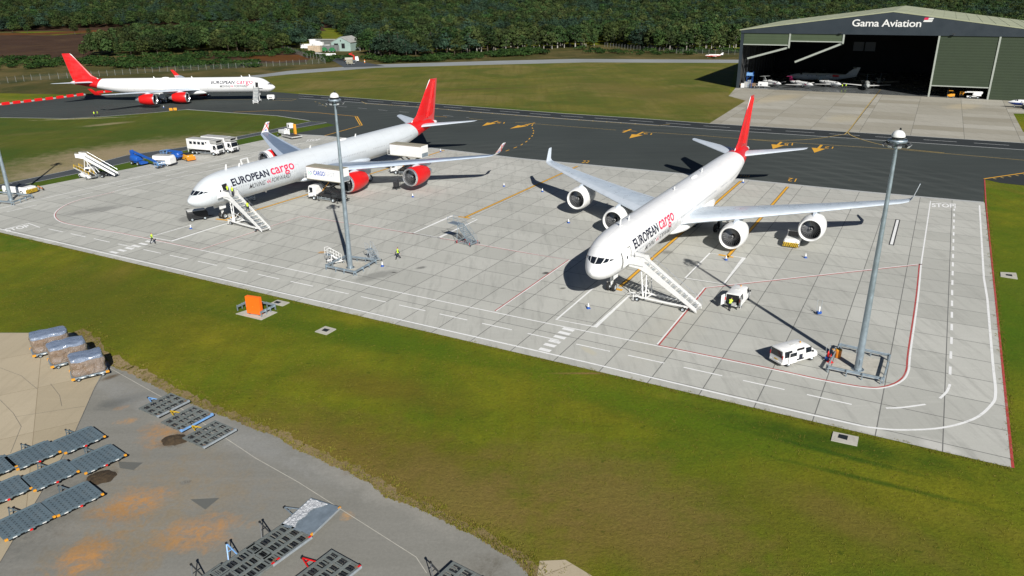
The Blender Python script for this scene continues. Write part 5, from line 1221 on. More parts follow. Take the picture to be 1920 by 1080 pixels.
pit("pale concrete pit cover in the grass right of the apron", 0, 0, [(1876, 519), (1875.5, 511), (1905, 512.5), (1908, 524)], [(1886, 517.5), (1885.5, 515), (1897, 516), (1898, 519.5)])

# ---------------------------------------------------------------- cones, steps, small gear
def cone_parts(V):
    b = MB(); b.bb(-.25, .25, -.25, .25, 0, .06, 'cone_blue'); b.lathe([(.06, .21), (.3, .15)], (0, 0, 0), (0, 0, 1), 14, 'cone_blue'); b.build('base', V, 40)
    b = MB(); b.lathe([(.3, .15), (.78, .05), (.8, .02)], (0, 0, 0), (0, 0, 1), 14, 'white_paint'); b.build('sleeve', V, 40)
C0 = thing('traffic_cone', "blue and white cone in front of the nose box of the all white airliner", 'cone', G(1103, 579) + Vector((0, 0, GZ)), 0.3, 'blue and white safety cones'); cone_parts(C0); C0.scale = (.9, .9, .9)
for px, py, lb in ((1361, 488, "blue and white cone by the yellow stop bar before the all white airliner's engine"), (1510, 484, "blue and white cone beside the chevron tug"), (1066, 418.5, "blue and white cone between the two left engines of the all white airliner"),
                   (1017, 360, "blue and white cone near the left wing tip of the all white airliner"), (1393, 343, "blue and white cone behind the tail of the all white airliner"), (358, 429.5, "blue and white cone in front of the dark power unit"),
                   (717, 500, "blue and white cone at the corner of the middle mast's rails"), (774, 370, "blue and white cone below the outer red engine"), (945, 350, "blue and white cone alone on concrete below the red-engined airliner's wing tip"),
                   (826, 284.5, "blue and white cone at the asphalt edge behind the plain box truck"), (307, 202, "blue and white cone on the dark asphalt under the far off airliner")):
    dup(C0, G(px, py) + Vector((0, 0, GZ if py > 210 else .02)), rnd.uniform(0, 1.5), lb)
def ext_trolley(label, p, rz, red):
    V = thing('extinguisher_trolley', label, 'trolley', p + Vector((0, 0, GZ)), rz)
    b = MB(); b.bb(-.27, .27, -.2, .2, .1, .4, 'cone_blue'); b.build('tray', V, bevel=.04)
    b = MB(); b.lathe([(.4, .10), (.9, .10), (1.0, .05), (1.1, .03)], (0, 0, 0), (0, 0, 1), 12, 'red_paint' if red else 'white_paint'); b.build('bottle', V, 40)
    for s in (-1, 1): b = MB(); b.tube([(s * .3, .1, .4), (s * .32, .12, 1.75), (s * .22, .12, 1.85)], .025, 6, 'pale_galvanised'); b.build('handle', V)
    for s in (-1, 1): MB().wheel((s * .36, .15, .13), .13, .06, 'x').build('wheel', V)
    return V
ext_trolley("blue trolley with two upright handles alone on the concrete near the right mast", G(1535, 590), .2, False)
ext_trolley("red extinguisher trolley at the barrier corner beside the minibus", G(1551, 676), .6, True)
V = thing('traffic_cone', "red and white cones stacked beside the red extinguisher trolley", 'cones', G(1556, 680) + Vector((0, 0, GZ)), .4)
b = MB(); b.bb(-.25, .25, -.25, .25, 0, .06, 'red_paint'); b.lathe([(.06, .2), (.35, .14)], (0, 0, 0), (0, 0, 1), 14, 'red_paint'); b.lathe([(.5, .11), (.65, .08)], (0, 0, 0), (0, 0, 1), 14, 'red_paint'); b.lathe([(.65, .08), (1.0, .02)], (0, 0, 0), (0, 0, 1), 14, 'red_paint'); b.build('base', V, 40)
b = MB(); b.lathe([(.35, .14), (.5, .11)], (0, 0, 0), (0, 0, 1), 14, 'white_paint'); b.build('sleeve', V, 40)
V = thing('litter_bin', "orange round bin standing at the corner of the right mast's rails", 'bin', G(1570.5, 671) + Vector((0, 0, GZ)))
b = MB(); b.lathe([(.05, .30), (.75, .33), (.9, .33)], (0, 0, 0), (0, 0, 1), 20, 'orange_paint'); b.build('drum', V, 40); b = MB(); b.lathe([(.9, .35), (1.0, .3), (1.04, .001)], (0, 0, 0), (0, 0, 1), 20, 'amber_paint'); b.build('lid', V, 40)
b = MB(); b.tube([(-.33, 0, .7), (-.6, 0, 1.0), (-.75, 0, 1.0)], .03, 6, 'amber_paint'); b.build('handle', V)

def work_steps(label, p, rz, h, Lf, W, deck, metal, red=True):
    """wheeled maintenance steps; +x points up the flight towards the deck"""
    V = thing('maintenance_steps', label, 'wheeled steps', p + Vector((0, 0, GZ)), rz)
    w = W / 2; n = max(3, int(h / .24)); x1 = Lf
    for s in (-1, 1):
        b = MB(); b.beam((0, s * w, .3), (x1, s * w, h), .07, .14, metal); b.build('stringer', V)
        b = MB(); b.tube([(0, s * w, .35), (0, s * w, 1.25), (x1, s * w, h + 1.0), (x1 + deck, s * w, h + 1.0), (x1 + deck, s * w, h)], .03, 6, metal)
        b.tube([(0.1, s * w, .85), (x1, s * w, h + .5), (x1 + deck, s * w, h + .5)], .022, 6, metal)
        for k in range(1, 4): t = k / 4; b.cyl((x1 * t, s * w, .3 + (h - .3) * t), (x1 * t, s * w, 1.25 + (h - .25) * t), .022, .022, 6, metal)
        b.build('handrail', V)
    b = MB()
    for k in range(n): t = (k + .5) / n; b.bb(x1 * t - .12, x1 * t + .12, -w, w, .3 + (h - .3) * t - .02, .3 + (h - .3) * t + .02, 'galvanised')
    b.build('treads', V); MB().bb(x1, x1 + deck, -w - .02, w + .02, h - .05, h + .02, 'galvanised').build('deck', V)
    b = MB(); bx = x1 * .95
    for s in (-1, 1):
        b.beam((-.1, s * (w + .25), .32), (bx + .3, s * (w + .25), .32), .08, .1, metal); b.beam((bx + .2, s * (w + .2), .32), (x1 - .1, s * w, h - .1), .07, .07, metal); b.beam((.3, s * (w + .2), .32), (x1 * .8, s * w, h * .75), .06, .06, metal); b.beam((bx + .2, s * (w + .2), .4), (x1 * .45, s * w, h * .45), .06, .06, metal)
    for x in (0, bx * .5, bx + .2): b.beam((x, -w - .25, .32), (x, w + .25, .32), .08, .08, metal)
    b.build('base_frame', V)
    for x in (-.05, bx + .25):
        for s in (-1, 1):
            MB().wheel((x, s * (w + .38), .16), .16, .1).build('castor', V)
            if red: MB().box((x + (.2 if x < 1 else -.2), s * (w + .3), .3), (.06, .06, .5), 'red_paint').build('jack', V)
    return V
a, b_ = G(893, 461), G(852, 421, 2.9)
work_steps("grey wheeled access steps with jutting top deck alone in the middle of the apron", a + Vector((-.3, .2, 0)), ang(G(885, 468), G(858, 461)), 2.9, 2.9, 1.3, 2.0, 'galvanised')
work_steps("small white steps on red wheels beside the middle mast's rails", G(639, 491) + Vector((0, 0, 0)), ang(G(639, 491), G(616, 496)), 1.5, 1.6, .9, .5, 'white_paint', False)
MB_red = None
work_steps("small grey wire steps behind the middle mast's rails", G(706, 492), ang(G(706, 492), G(688, 484)), 1.6, 1.5, .9, .6, 'pale_galvanised', False)

# ---------------------------------------------------------------- cargo dollies in the old yard
DW, DL = 2.85, 3.45
def drawbar(V, x, m, up):
    b = MB(); t = R(62) if up else R(4); e = Vector((x - cos(t) * 1.15, 0, .42 + sin(t) * 1.15))
    for s in (-1, 1): b.beam((x, s * .38, .42), e, .07, .07, m)
    mid = Vector((x, 0, .42)).lerp(e, .5); b.beam(mid + Vector((0, -.2, 0)), mid + Vector((0, .2, 0)), .05, .05, m); b.cyl(e - Vector((0, .06, 0)), e + Vector((0, .06, 0)), .09, .09, 8, 'black_paint'); b.build('drawbar', V)
def dolly_base(V, corner, edge='galvanised'):
    b = MB()
    for s in (-1, 1): b.bb(-DW/2 + .1, DW/2 - .1, s * 1.0 - .06, s * 1.0 + .06, .28, .42, 'dark_metal')
    b.build('chassis', V)
    for x in (-.95, .95):
        for s in (-1, 1): MB().wheel((x, s * 1.15, .2), .2, .14, 'y').build('wheel', V)
    for sx in (1,):
        for sy in (-1, 1): MB().box((sx * (DW/2 - .06), sy * (DL/2 - .1), .5), (.16, .22, .16), corner).build('corner_guard', V, bevel=.02)
mat('deck_slate', (0.150, 0.205, 0.235), 0.5, 0.25, var=0.16, scale=0.8, dirt=((0.12, 0.09, 0.06), 0.3, 1.6))
mat('deck_grey', (0.20, 0.225, 0.215), 0.6, 0.3, var=0.18, scale=0.9, dirt=((0.16, 0.09, 0.045), 0.45, 2.2))
def solid_dolly(label, loc, rz):
    V = thing('cargo_dolly', label, 'cargo dolly', loc, rz, 'slate grey cargo dollies standing in the old yard')
    b = MB(); b.bb(-DW/2, DW/2, -DL/2, DL/2, .42, .52, 'deck_slate')
    for i in range(7):
        for j in range(7):
            x = -DW/2 + .32 + i * .37; y = -DL/2 + .4 + j * .44; b.box((x, y, .522), (.07, .17, .006), 'grate', rz=.0)
    for i in range(6): b.bb(-DW/2 + .5 + i * .37 - .008, -DW/2 + .5 + i * .37 + .008, -DL/2 + .1, DL/2 - .1, .5205, .5235, 'dark_metal')
    b.build('deck', V)
    b = MB()
    for sx in (-1, 1): b.bb(sx * (DW/2 - .05) - .05, sx * (DW/2 - .05) + .05, -DL/2 + .24, DL/2 - .24, .523, .58, 'deck_slate')
    b.build('side_rail', V)
    b = MB()
    for k in range(6): y = -DL/2 + .5 + k * .5; b.bb(DW/2 + .002, DW/2 + .02, y, y + .28, .43, .5, 'barrier_white' if k % 2 == 0 else 'black_paint')
    b.bb(DW/2 + .002, DW/2 + .06, -.09, .09, .36, .5, 'red_paint'); b.build('marker_strip', V)
    dolly_base(V, 'amber_paint'); drawbar(V, -DW/2, 'deck_slate', False); return V
def heading(pa, pb): return ang(G(pa[0], pa[1], .5), G(pb[0], pb[1], .5)) - pi / 2   # pa->pb runs along the long side (local y)
def at(px, py): p = G(px, py, .52); return Vector((p.x, p.y, .03))
hA = heading((100, 828), (173, 798))
D0 = solid_dolly("slate dolly deck at the far right end of the row nearest the plastic-wrapped loads", at(147, 824), hA)
for px, py, lb in ((61.5, 852.5, "slate dolly deck second from the right in the row nearest the wrapped loads"), (-22, 881, "slate dolly deck cut by the photo edge in the row nearest the wrapped loads"),
                   (184, 859.7, "slate dolly deck at the right end of the middle dolly row, beside a dark spill"), (93.7, 890, "slate dolly deck in the middle of the middle dolly row"), (3, 922, "slate dolly deck at the left edge of the middle dolly row"),
                   (136.7, 934, "slate dolly deck at the right of the front dolly row, beside the orange sand"), (43, 977, "slate dolly deck at the front left corner of the yard")):
    dup(D0, at(px, py), hA + rnd.uniform(-.02, .02), lb)
def roller_dolly(label, loc, rz, corner='red_paint', bar=None, edge='pale_galvanised', up=True):
    V = thing('roller_dolly', label, 'cargo dolly', loc, rz, 'open roller dollies in the old yard')
    b = MB()
    for x in (-DW/2 + .06, -DW/6, DW/6, DW/2 - .06): b.bb(x - .1, x + .1, -DL/2, DL/2, .4, .52, 'deck_grey')
    for y in (-DL/2 + .06, -DL/4, 0, DL/4, DL/2 - .06): b.bb(-DW/2, DW/2, y - .06, y + .06, .41, .515, 'deck_grey')
    b.build('deck', V)
    for k in range(3):
        b = MB(); x = -DW/3 + k * DW/3
        for j in range(14):
            y = -DL/2 + .22 + j * (DL - .44) / 13
            if j in (3, 7, 10): continue
            b.bb(x - .27, x + .27, y - .035, y + .045, .43, .5, 'dark_metal' if (j + k) % 3 else 'deck_grey')
        b.build('roller_row', V)
    b = MB(); b.bb(DW/2 + .003, DW/2 + .1, -DL/2, DL/2, .38, .56, edge); b.build('end_rail', V, bevel=.02)
    for k in range(2): MB().box((DW/2 - .2, (-1 if k else 1) * (DL/2 - .25), .53), (.16, .22, .05), 'timber').build('stop', V)
    dolly_base(V, corner)
    if bar: drawbar(V, -DW/2, bar, up)
    return V
hB = heading((264, 764), (327, 734))
roller_dolly("open roller dolly first of three at the grass edge, nearest the wrapped loads", at(308, 758.4), hB, 'galvanised', 'light_blue_paint', up=False)
roller_dolly("open roller dolly with a blue end rail, middle of three at the grass edge", at(351, 784), hB, 'light_blue_paint', 'yellow_paint', 'light_blue_paint', up=False)
roller_dolly("open roller dolly last of three at the grass edge, farthest from the wrapped loads", at(393, 813), hB, 'galvanised', 'yellow_paint', up=False)
hC = heading((466, 1020), (527, 979))
roller_dolly("open roller dolly touching the plastic-covered one at the bottom of the yard", at(523.6, 1018), hC, 'red_paint', 'dark_metal')
roller_dolly("open roller dolly with raised pale blue bar at the bottom of the yard", at(461.5, 1060), hC, 'red_paint', 'light_blue_paint', 'deck_grey')
roller_dolly("open roller dolly with raised green bar cut by the bottom left of the photo", at(396, 1102), hC, 'red_paint', 'dark_metal')
roller_dolly("open roller dolly with red drawbar near the bottom edge", at(614, 1074), hC, 'red_paint', 'red_paint', up=False)
roller_dolly("open roller dolly cut by the bottom edge, nearest the pale slab", at(851, 1098), hC, 'red_paint', 'dark_metal')
V = thing('cargo_dolly', "dolly with a flat deck half covered by crumpled clear plastic", 'cargo dolly', at(583.6, 967.7), heading((532, 983), (587, 934)))
MB().bb(-DW/2, DW/2, -DL/2, DL/2, .42, .52, 'galvanised').build('deck', V)
b = MB(); b.bb(DW/2 + .003, DW/2 + .05, -DL/2 + .1, DL/2 - .1, .42, .6, 'pale_galvanised'); b.build('end_rail', V, bevel=.02)
dolly_base(V, 'amber_paint'); drawbar(V, -DW/2, 'galvanised', False)
def film(name, col, rough, scale, bstr, alpha=1.0, streak=None):
    mt, nt, p = _nt(name); tc = N(nt, "TexCoord"); v = tc.outputs["Object"]
    n1 = noise(nt, v, scale, 7, 0.75, 1.2); n2 = noise(nt, v, scale * .3, 4, 0.6, .4)
    base = mixc(nt, ramp(nt, n2, .35, .65), col, streak or col)
    L(nt, mixc(nt, ramp(nt, n1, .58, .86), base, (0.62, 0.64, 0.68)), p.inputs["Base Color"]); p.inputs["Roughness"].default_value = rough
    p.inputs["Coat Weight"].default_value = .8; p.inputs["Coat Roughness"].default_value = .12; p.inputs["Alpha"].default_value = alpha
    bump(nt, p, n1, bstr, .25); M[name] = mt
film('crumpled_film', (0.62, 0.64, 0.66), .2, 3.0, .9)
film('wrapped_load', (0.22, 0.145, 0.09), .25, 1.5, 1.0, streak=(0.30, 0.27, 0.25))
film('wrap_top_sky_tint', (0.22, 0.27, 0.36), .2, 1.1, .8, streak=(0.17, 0.21, 0.29))  # reflected blue sky put into the colour of the film on top
b = MB(); pts = []; nx_, ny_ = 26, 44
for j in range(ny_ + 1):
    for i in range(nx_ + 1):
        y = -DL/2 + .15 + (DL - .3) * j / ny_; edge = .2 + .8 * mnoise.noise((y * .8, 3, 1)) * .5 + (.9 * max(0, (j / ny_ - .72)) * 3.0)
        x = -DW/2 + .12 + (min(DW - .3, .75 + edge)) * i / nx_
        pts.append((x, y, .535 + .10 * abs(mnoise.noise((x * 3.5, y * 3.5, 0))) + .05 * abs(mnoise.noise((x * 9, y * 9, 4)))))
b.add(pts, [(j * (nx_ + 1) + i, j * (nx_ + 1) + i + 1, (j + 1) * (nx_ + 1) + i + 1, (j + 1) * (nx_ + 1) + i) for j in range(ny_) for i in range(nx_)], 'crumpled_film')
o = b.build('plastic_sheet', None, 60); o.location = V.location; o.rotation_euler = V.rotation_euler
tag(o, "crumpled clear plastic sheet lying on a flat dolly deck", 'plastic sheet')
def wrapped(label, base_label, pa, pb, H, seed):
    a, q = G(*pa), G(*pb); h = ang(a, q); Ln = (q - a).length; dep = 2.5; n_ = Vector((-sin(h), cos(h), 0)); c_ = (a + q) / 2 + n_ * dep / 2
    V = thing('pallet_dolly', base_label, 'cargo dolly', (c_.x, c_.y, .03), h, 'dollies under the wrapped loads')
    MB().bb(-Ln/2, Ln/2, -dep/2, dep/2, .36, .55, 'galvanised').build('deck', V, bevel=.02)
    for sx in (-1, 1):
        for sy in (-1, 1): MB().box((sx * (Ln/2 - .12), sy * (dep/2 - .08), .46), (.34, .22, .2), 'amber_paint').build('corner_guard', V, bevel=.02)
    for x in (-Ln*.33, Ln*.33):
        for s in (-1, 1): MB().wheel((x, s * 1.0, .2), .2, .14).build('wheel', V)
    b = MB()
    for k in range(6): b.bb(-Ln*.38 + k * Ln*.13, -Ln*.38 + k * Ln*.13 + .26, -dep/2 - .02, -dep/2 - .002, .40, .5, 'barrier_white' if k % 2 else 'black_paint')
    b.build('marker_strip', V)
    rings = []; nz, nn = 18, 72; L2_, D2_ = Ln/2 - .14, dep/2 - .1
    def shape(a_, lv):
        cx, sx = cos(a_), sin(a_); e = .14; k = (abs(cx) ** (1 / e) + abs(sx) ** (1 / e)) ** (-e); return Vector((cx * k * L2_ * lv, sx * k * D2_ * lv, 0))
    prof = [(.56, .96), (.62, 1.0)] + [(.56 + (H) * t / 12, 1.0 + .02 * sin(t)) for t in range(1, 11)] + [(.56 + H * .95, .985), (.56 + H, .93), (.56 + H * 1.02, .75), (.56 + H * 1.03, .45), (.56 + H * 1.03, .02)]
    for z, lv in prof:
        r_ = []
        for i in range(nn):
            a_ = 2 * pi * i / nn; p = shape(a_, lv); q_ = Vector((p.x * 1.3 + seed, p.y * 1.3, z * 1.5)); d_ = .09 * mnoise.noise(q_) + .07 * mnoise.noise(q_ * 2.7) + .05 * mnoise.noise(q_ * 6.5)
            out = p.normalized() if p.length > .05 else Vector(); r_.append((p.x + out.x * d_, p.y + out.y * d_, z + (.12 * mnoise.noise(q_ * .9) if lv < .99 and z > 1 else .03 * mnoise.noise(q_ * 2))))
        rings.append(r_)
    b = MB(); b.loft(rings, 'wrapped_load', cap0=True, cap1=True, mfun=lambda k, i: 'wrap_top_sky_tint' if k >= 11 else 'wrapped_load'); o = b.build('wrapped_cargo', None, 70); o.location = V.location; o.rotation_euler = V.rotation_euler
    tag(o, label, 'wrapped cargo', 'plastic-wrapped cargo loads')
wrapped("plastic-wrapped cargo load in front of the other two, nearest the grey yard", "dolly under the front wrapped load, beside the grey yard", (137, 721), (206, 704), 1.9, 3)
wrapped("plastic-wrapped cargo load in the middle of the three", "dolly under the middle wrapped load", (98, 697), (173, 677.5), 1.85, 14)
wrapped("plastic-wrapped cargo load farthest back at the grass edge", "dolly under the back wrapped load at the grass edge", (64, 676), (139, 657.5), 1.85, 27)

mat('soil', (0.055, 0.036, 0.018), .95, var=.5, scale=5, dirt=((0.02, 0.014, 0.008), .8, 7))
def mound(label, px, py, r, h, seed):
    c_ = G(px, py) + Vector((0, 0, .03)); b = MB(); rings = []; n = 36
    for k in range(9):
        t = k / 8; ring_ = []
        for i in range(n):
            a_ = 2 * pi * i / n; rr_ = r * (1 - t) * (1 + .28 * mnoise.noise((cos(a_) * 1.6 + seed, sin(a_) * 1.6, 0)) + .12 * mnoise.noise((cos(a_) * 6, sin(a_) * 6, seed)))
            ring_.append((cos(a_) * rr_, sin(a_) * rr_ * .9, h * sin(t * pi / 2) * (1 + .5 * mnoise.noise((cos(a_) * rr_ * 4, sin(a_) * rr_ * 4, seed))) if k else -.01))
        rings.append(ring_)
    b.loft(rings, 'soil'); o = b.build('dirt_pile', None, 70); o.location = c_; tag(o, label, 'dirt pile'); return o
mound("small dark dirt pile beside the last of three open roller dollies", 328, 825, 1.05, .32, 2)
mound("flat dark dirt pile between the middle and front rows of slate dollies", 190, 896, 1.15, .2, 9)

p_ = G(744, 355) + Vector((0, 0, GZ)); V = thing('equipment_stand', "small dark equipment stand in front of the outer red engine", 'stand', p_, ang(G(736, 357), G(752, 352)))
b = MB(); b.bb(-.7, .7, -.5, .5, .35, .5, 'black_paint'); b.bb(-.55, .45, -.4, .4, .5, 1.5, 'dark_metal'); b.build('cabinet', V, bevel=.03)
b = MB(); b.tube([(.6, -.4, .45), (.75, -.4, 1.7), (.75, .4, 1.7), (.6, .4, .45)], .04, 6, 'black_paint'); b.tube([(-.7, 0, .4), (-1.5, 0, .3)], .04, 6, 'black_paint'); b.build('handle', V)
for x in (-.5, .5):
    for s in (-1, 1): MB().wheel((x, s * .5, .18), .18, .1).build('wheel', V)
# ---------------------------------------------------------------- hangar
HA = G(1380, 165); HU = Vector((cos(ha), sin(ha), 0)); HN = Vector((-sin(ha), cos(ha), 0))   # along the front, and into the hangar
mat('cladding_slate', (0.026, 0.036, 0.045), 0.5, var=0.1, scale=0.2)
mat('door_green', (0.028, 0.044, 0.020), 0.7, var=0.12, scale=0.3)
mat('door_green_light', (0.052, 0.076, 0.038), 0.7, var=0.1, scale=0.3)
mat('roof_sage', (0.34, 0.36, 0.24), 0.7, var=0.18, scale=0.12, dirt=((0.2, 0.2, 0.12), 0.4, 0.3))
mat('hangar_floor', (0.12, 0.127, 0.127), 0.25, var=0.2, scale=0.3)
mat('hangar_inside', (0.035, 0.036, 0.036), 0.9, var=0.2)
mat('mullion_grey', (0.36, 0.39, 0.34), 0.5, var=0.12)
HW, HE, HP, HD = 104.0, 21.6, 28.3, 88.0
H = thing('aircraft_hangar', "huge dark gabled hangar with big green doors and white lettering", 'hangar', (HA.x, HA.y, .03), ha)
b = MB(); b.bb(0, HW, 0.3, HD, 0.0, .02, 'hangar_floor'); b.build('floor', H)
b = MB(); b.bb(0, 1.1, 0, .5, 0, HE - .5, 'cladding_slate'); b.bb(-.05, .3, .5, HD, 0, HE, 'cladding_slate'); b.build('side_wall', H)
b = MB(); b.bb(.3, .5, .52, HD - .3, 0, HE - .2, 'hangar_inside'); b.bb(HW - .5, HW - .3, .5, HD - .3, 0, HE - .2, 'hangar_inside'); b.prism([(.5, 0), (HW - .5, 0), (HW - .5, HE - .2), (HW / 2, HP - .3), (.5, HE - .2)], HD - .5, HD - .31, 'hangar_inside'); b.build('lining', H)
b = MB(); b.bb(HW - .3, HW, 0.5, HD, 0, HE, 'cladding_slate'); b.build('side_wall', H)
b = MB(); b.prism([(0, 0), (HW, 0), (HW, HE), (HW / 2, HP), (0, HE)], HD - .3, HD, 'cladding_slate'); b.build('rear_wall', H)
b = MB(); b.prism([(-.1, HE - .9), (HW + .1, HE - .9), (HW + .1, HE + .05), (HW / 2, HP + .05), (-.1, HE + .05)], -.25, .3, 'cladding_slate'); fas = b.build('fascia', H)
for x in (-1, 1):
    b = MB(); n = 13; hw = HW / 2
    def rz_(t): return HE + .1 + (HP - HE) * (1 - abs(t))
    for k in range(1):
        p = [(hw + x * (hw + .6), -.35, rz_(1) - .1), (hw, -.35, rz_(0)), (hw, HD + .4, rz_(0)), (hw + x * (hw + .6), HD + .4, rz_(1) - .1)]
        q = [(a_[0], a_[1], a_[2] + .35) for a_ in p]; b.add(p + q, [(0, 1, 2, 3), (7, 6, 5, 4), (0, 4, 5, 1), (1, 5, 6, 2), (2, 6, 7, 3), (3, 7, 4, 0)], 'roof_sage')
    for k in range(1, n):
        t = k / n; xx = hw + x * hw * t; z = rz_(t) + .34; b.beam((xx, -.3, z), (xx, HD + .3, z), .14, .14, 'roof_sage')
    b.build('roof', H)
vs, fs = fit_glyphs("Gama Aviation", 22.3, 2.35, 0.0, 0.012, .96)
MB().add([(39.2 + u, -.27, 23.55 + v) for u, v in vs], fs, 'barrier_white').build('lettering', fas)
for k in range(2): b = MB(); b.poly([(61.9 + k * .25, -.27, 25.2 + k * .75), (64.6 + k * .25, -.27, 25.2 + k * .75), (64.9 + k * .25, -.27, 25.8 + k * .75), (62.2 + k * .25, -.27, 25.8 + k * .75)], 'barrier_white' if k == 0 else 'dull_white_paint'); b.build('logo_bar', fas)
b = MB(); b.poly([(62.0, -.275, 25.9), (63.3, -.275, 25.9), (63.6, -.275, 26.6), (62.3, -.275, 26.6)], 'logo_pink'); b.build('logo_flash', fas)
def door(t0, t1, z0, m):
    b = MB(); z = z0; n = max(2, int((HE - 1 - z0) / .9)); hgt = (HE - .95 - z0) / n
    for k in range(n): b.prism([(0, 0), (.16, 0.0), (.10, hgt * .5), (.16, hgt), (0, hgt)], 0, 1, m)
    b = MB()
    for k in range(n):
        za = z0 + k * hgt
        b.add([(t0, .05, za), (t1, .05, za), (t1, .075, za + hgt * .5), (t0, .075, za + hgt * .5), (t1, .05, za + hgt), (t0, .05, za + hgt)], [(0, 1, 2, 3), (3, 2, 4, 5)], m)
        b.add([(t0, .32, za), (t1, .32, za), (t1, .32, za + hgt), (t0, .32, za + hgt)], [(0, 1, 2, 3)], m)
    d = b.build('fabric_door', H); MB().bb(t0, t1, -.08, .4, z0 - .35, z0 - .003, 'mullion_grey' if z0 > .5 else m).build('bottom_beam', d)
door(1.2, 17.9, 16.7, 'door_green_light'); door(18.5, 36.7, 18.2, 'door_green_light'); door(68.1, 85.6, 4.1, 'door_green'); door(86.3, HW - .3, .4, 'door_green')
for t, z0 in ((18.2, 15.6), (37.0, 17.5), (67.8, 0.02), (85.95, 0.02)): MB().bb(t - .28, t + .28, -.2, .45, z0, HE - .92, 'mullion_grey').build('mullion', H)
for a_, q_ in (((18.2, .6, 15.7), (3.0, 1.6, 11.2)), ((37.0, .6, 17.6), (20.8, 1.6, 10.4))): MB().beam(a_, q_, .7, .7, 'mullion_grey').build('swing_mullion', H)
for k in range(7):
    for j in range(3):
        y = 6 + k * 11.5
        if j == 0: b = MB(); b.cyl((1.2, y, 0), (1.2, y, HE - 1), .12, .12, 6, 'dark_metal'); b.cyl((2.4, y, 0), (2.4, y, HE - 1), .12, .12, 6, 'dark_metal'); [b.beam((1.2 if i % 2 else 2.4, y, i * 1.6), (2.4 if i % 2 else 1.2, y, (i + 1) * 1.6), .07, .07, 'dark_metal') for i in range(12)]; b.build('lattice_column', H)
for t in (33, 38):
    b = MB(); b.bb(t, t + 4.4, HD - .56, HD - .52, 9.0, 13.0, 'plug_grey'); b.build('rear_window', H)
for t in (48.5, 53.5):
    b = MB()
    for k in range(3): b.bb(t, t + 4, HD - .56, HD - .52, 16.5 + k * 1.1, 17.3 + k * 1.1, 'plug_grey')
    b.build('rear_window', H)
for t in (36, 72):
    b = MB(); b.tube([(t, -.2, HE - .5), (t, -.9, HE - .2)], .06, 6, 'dark_metal'); b.box((t, -1.0, HE - .2), (1.0, .3, .35), 'dark_metal'); b.build('wall_lamp', H)

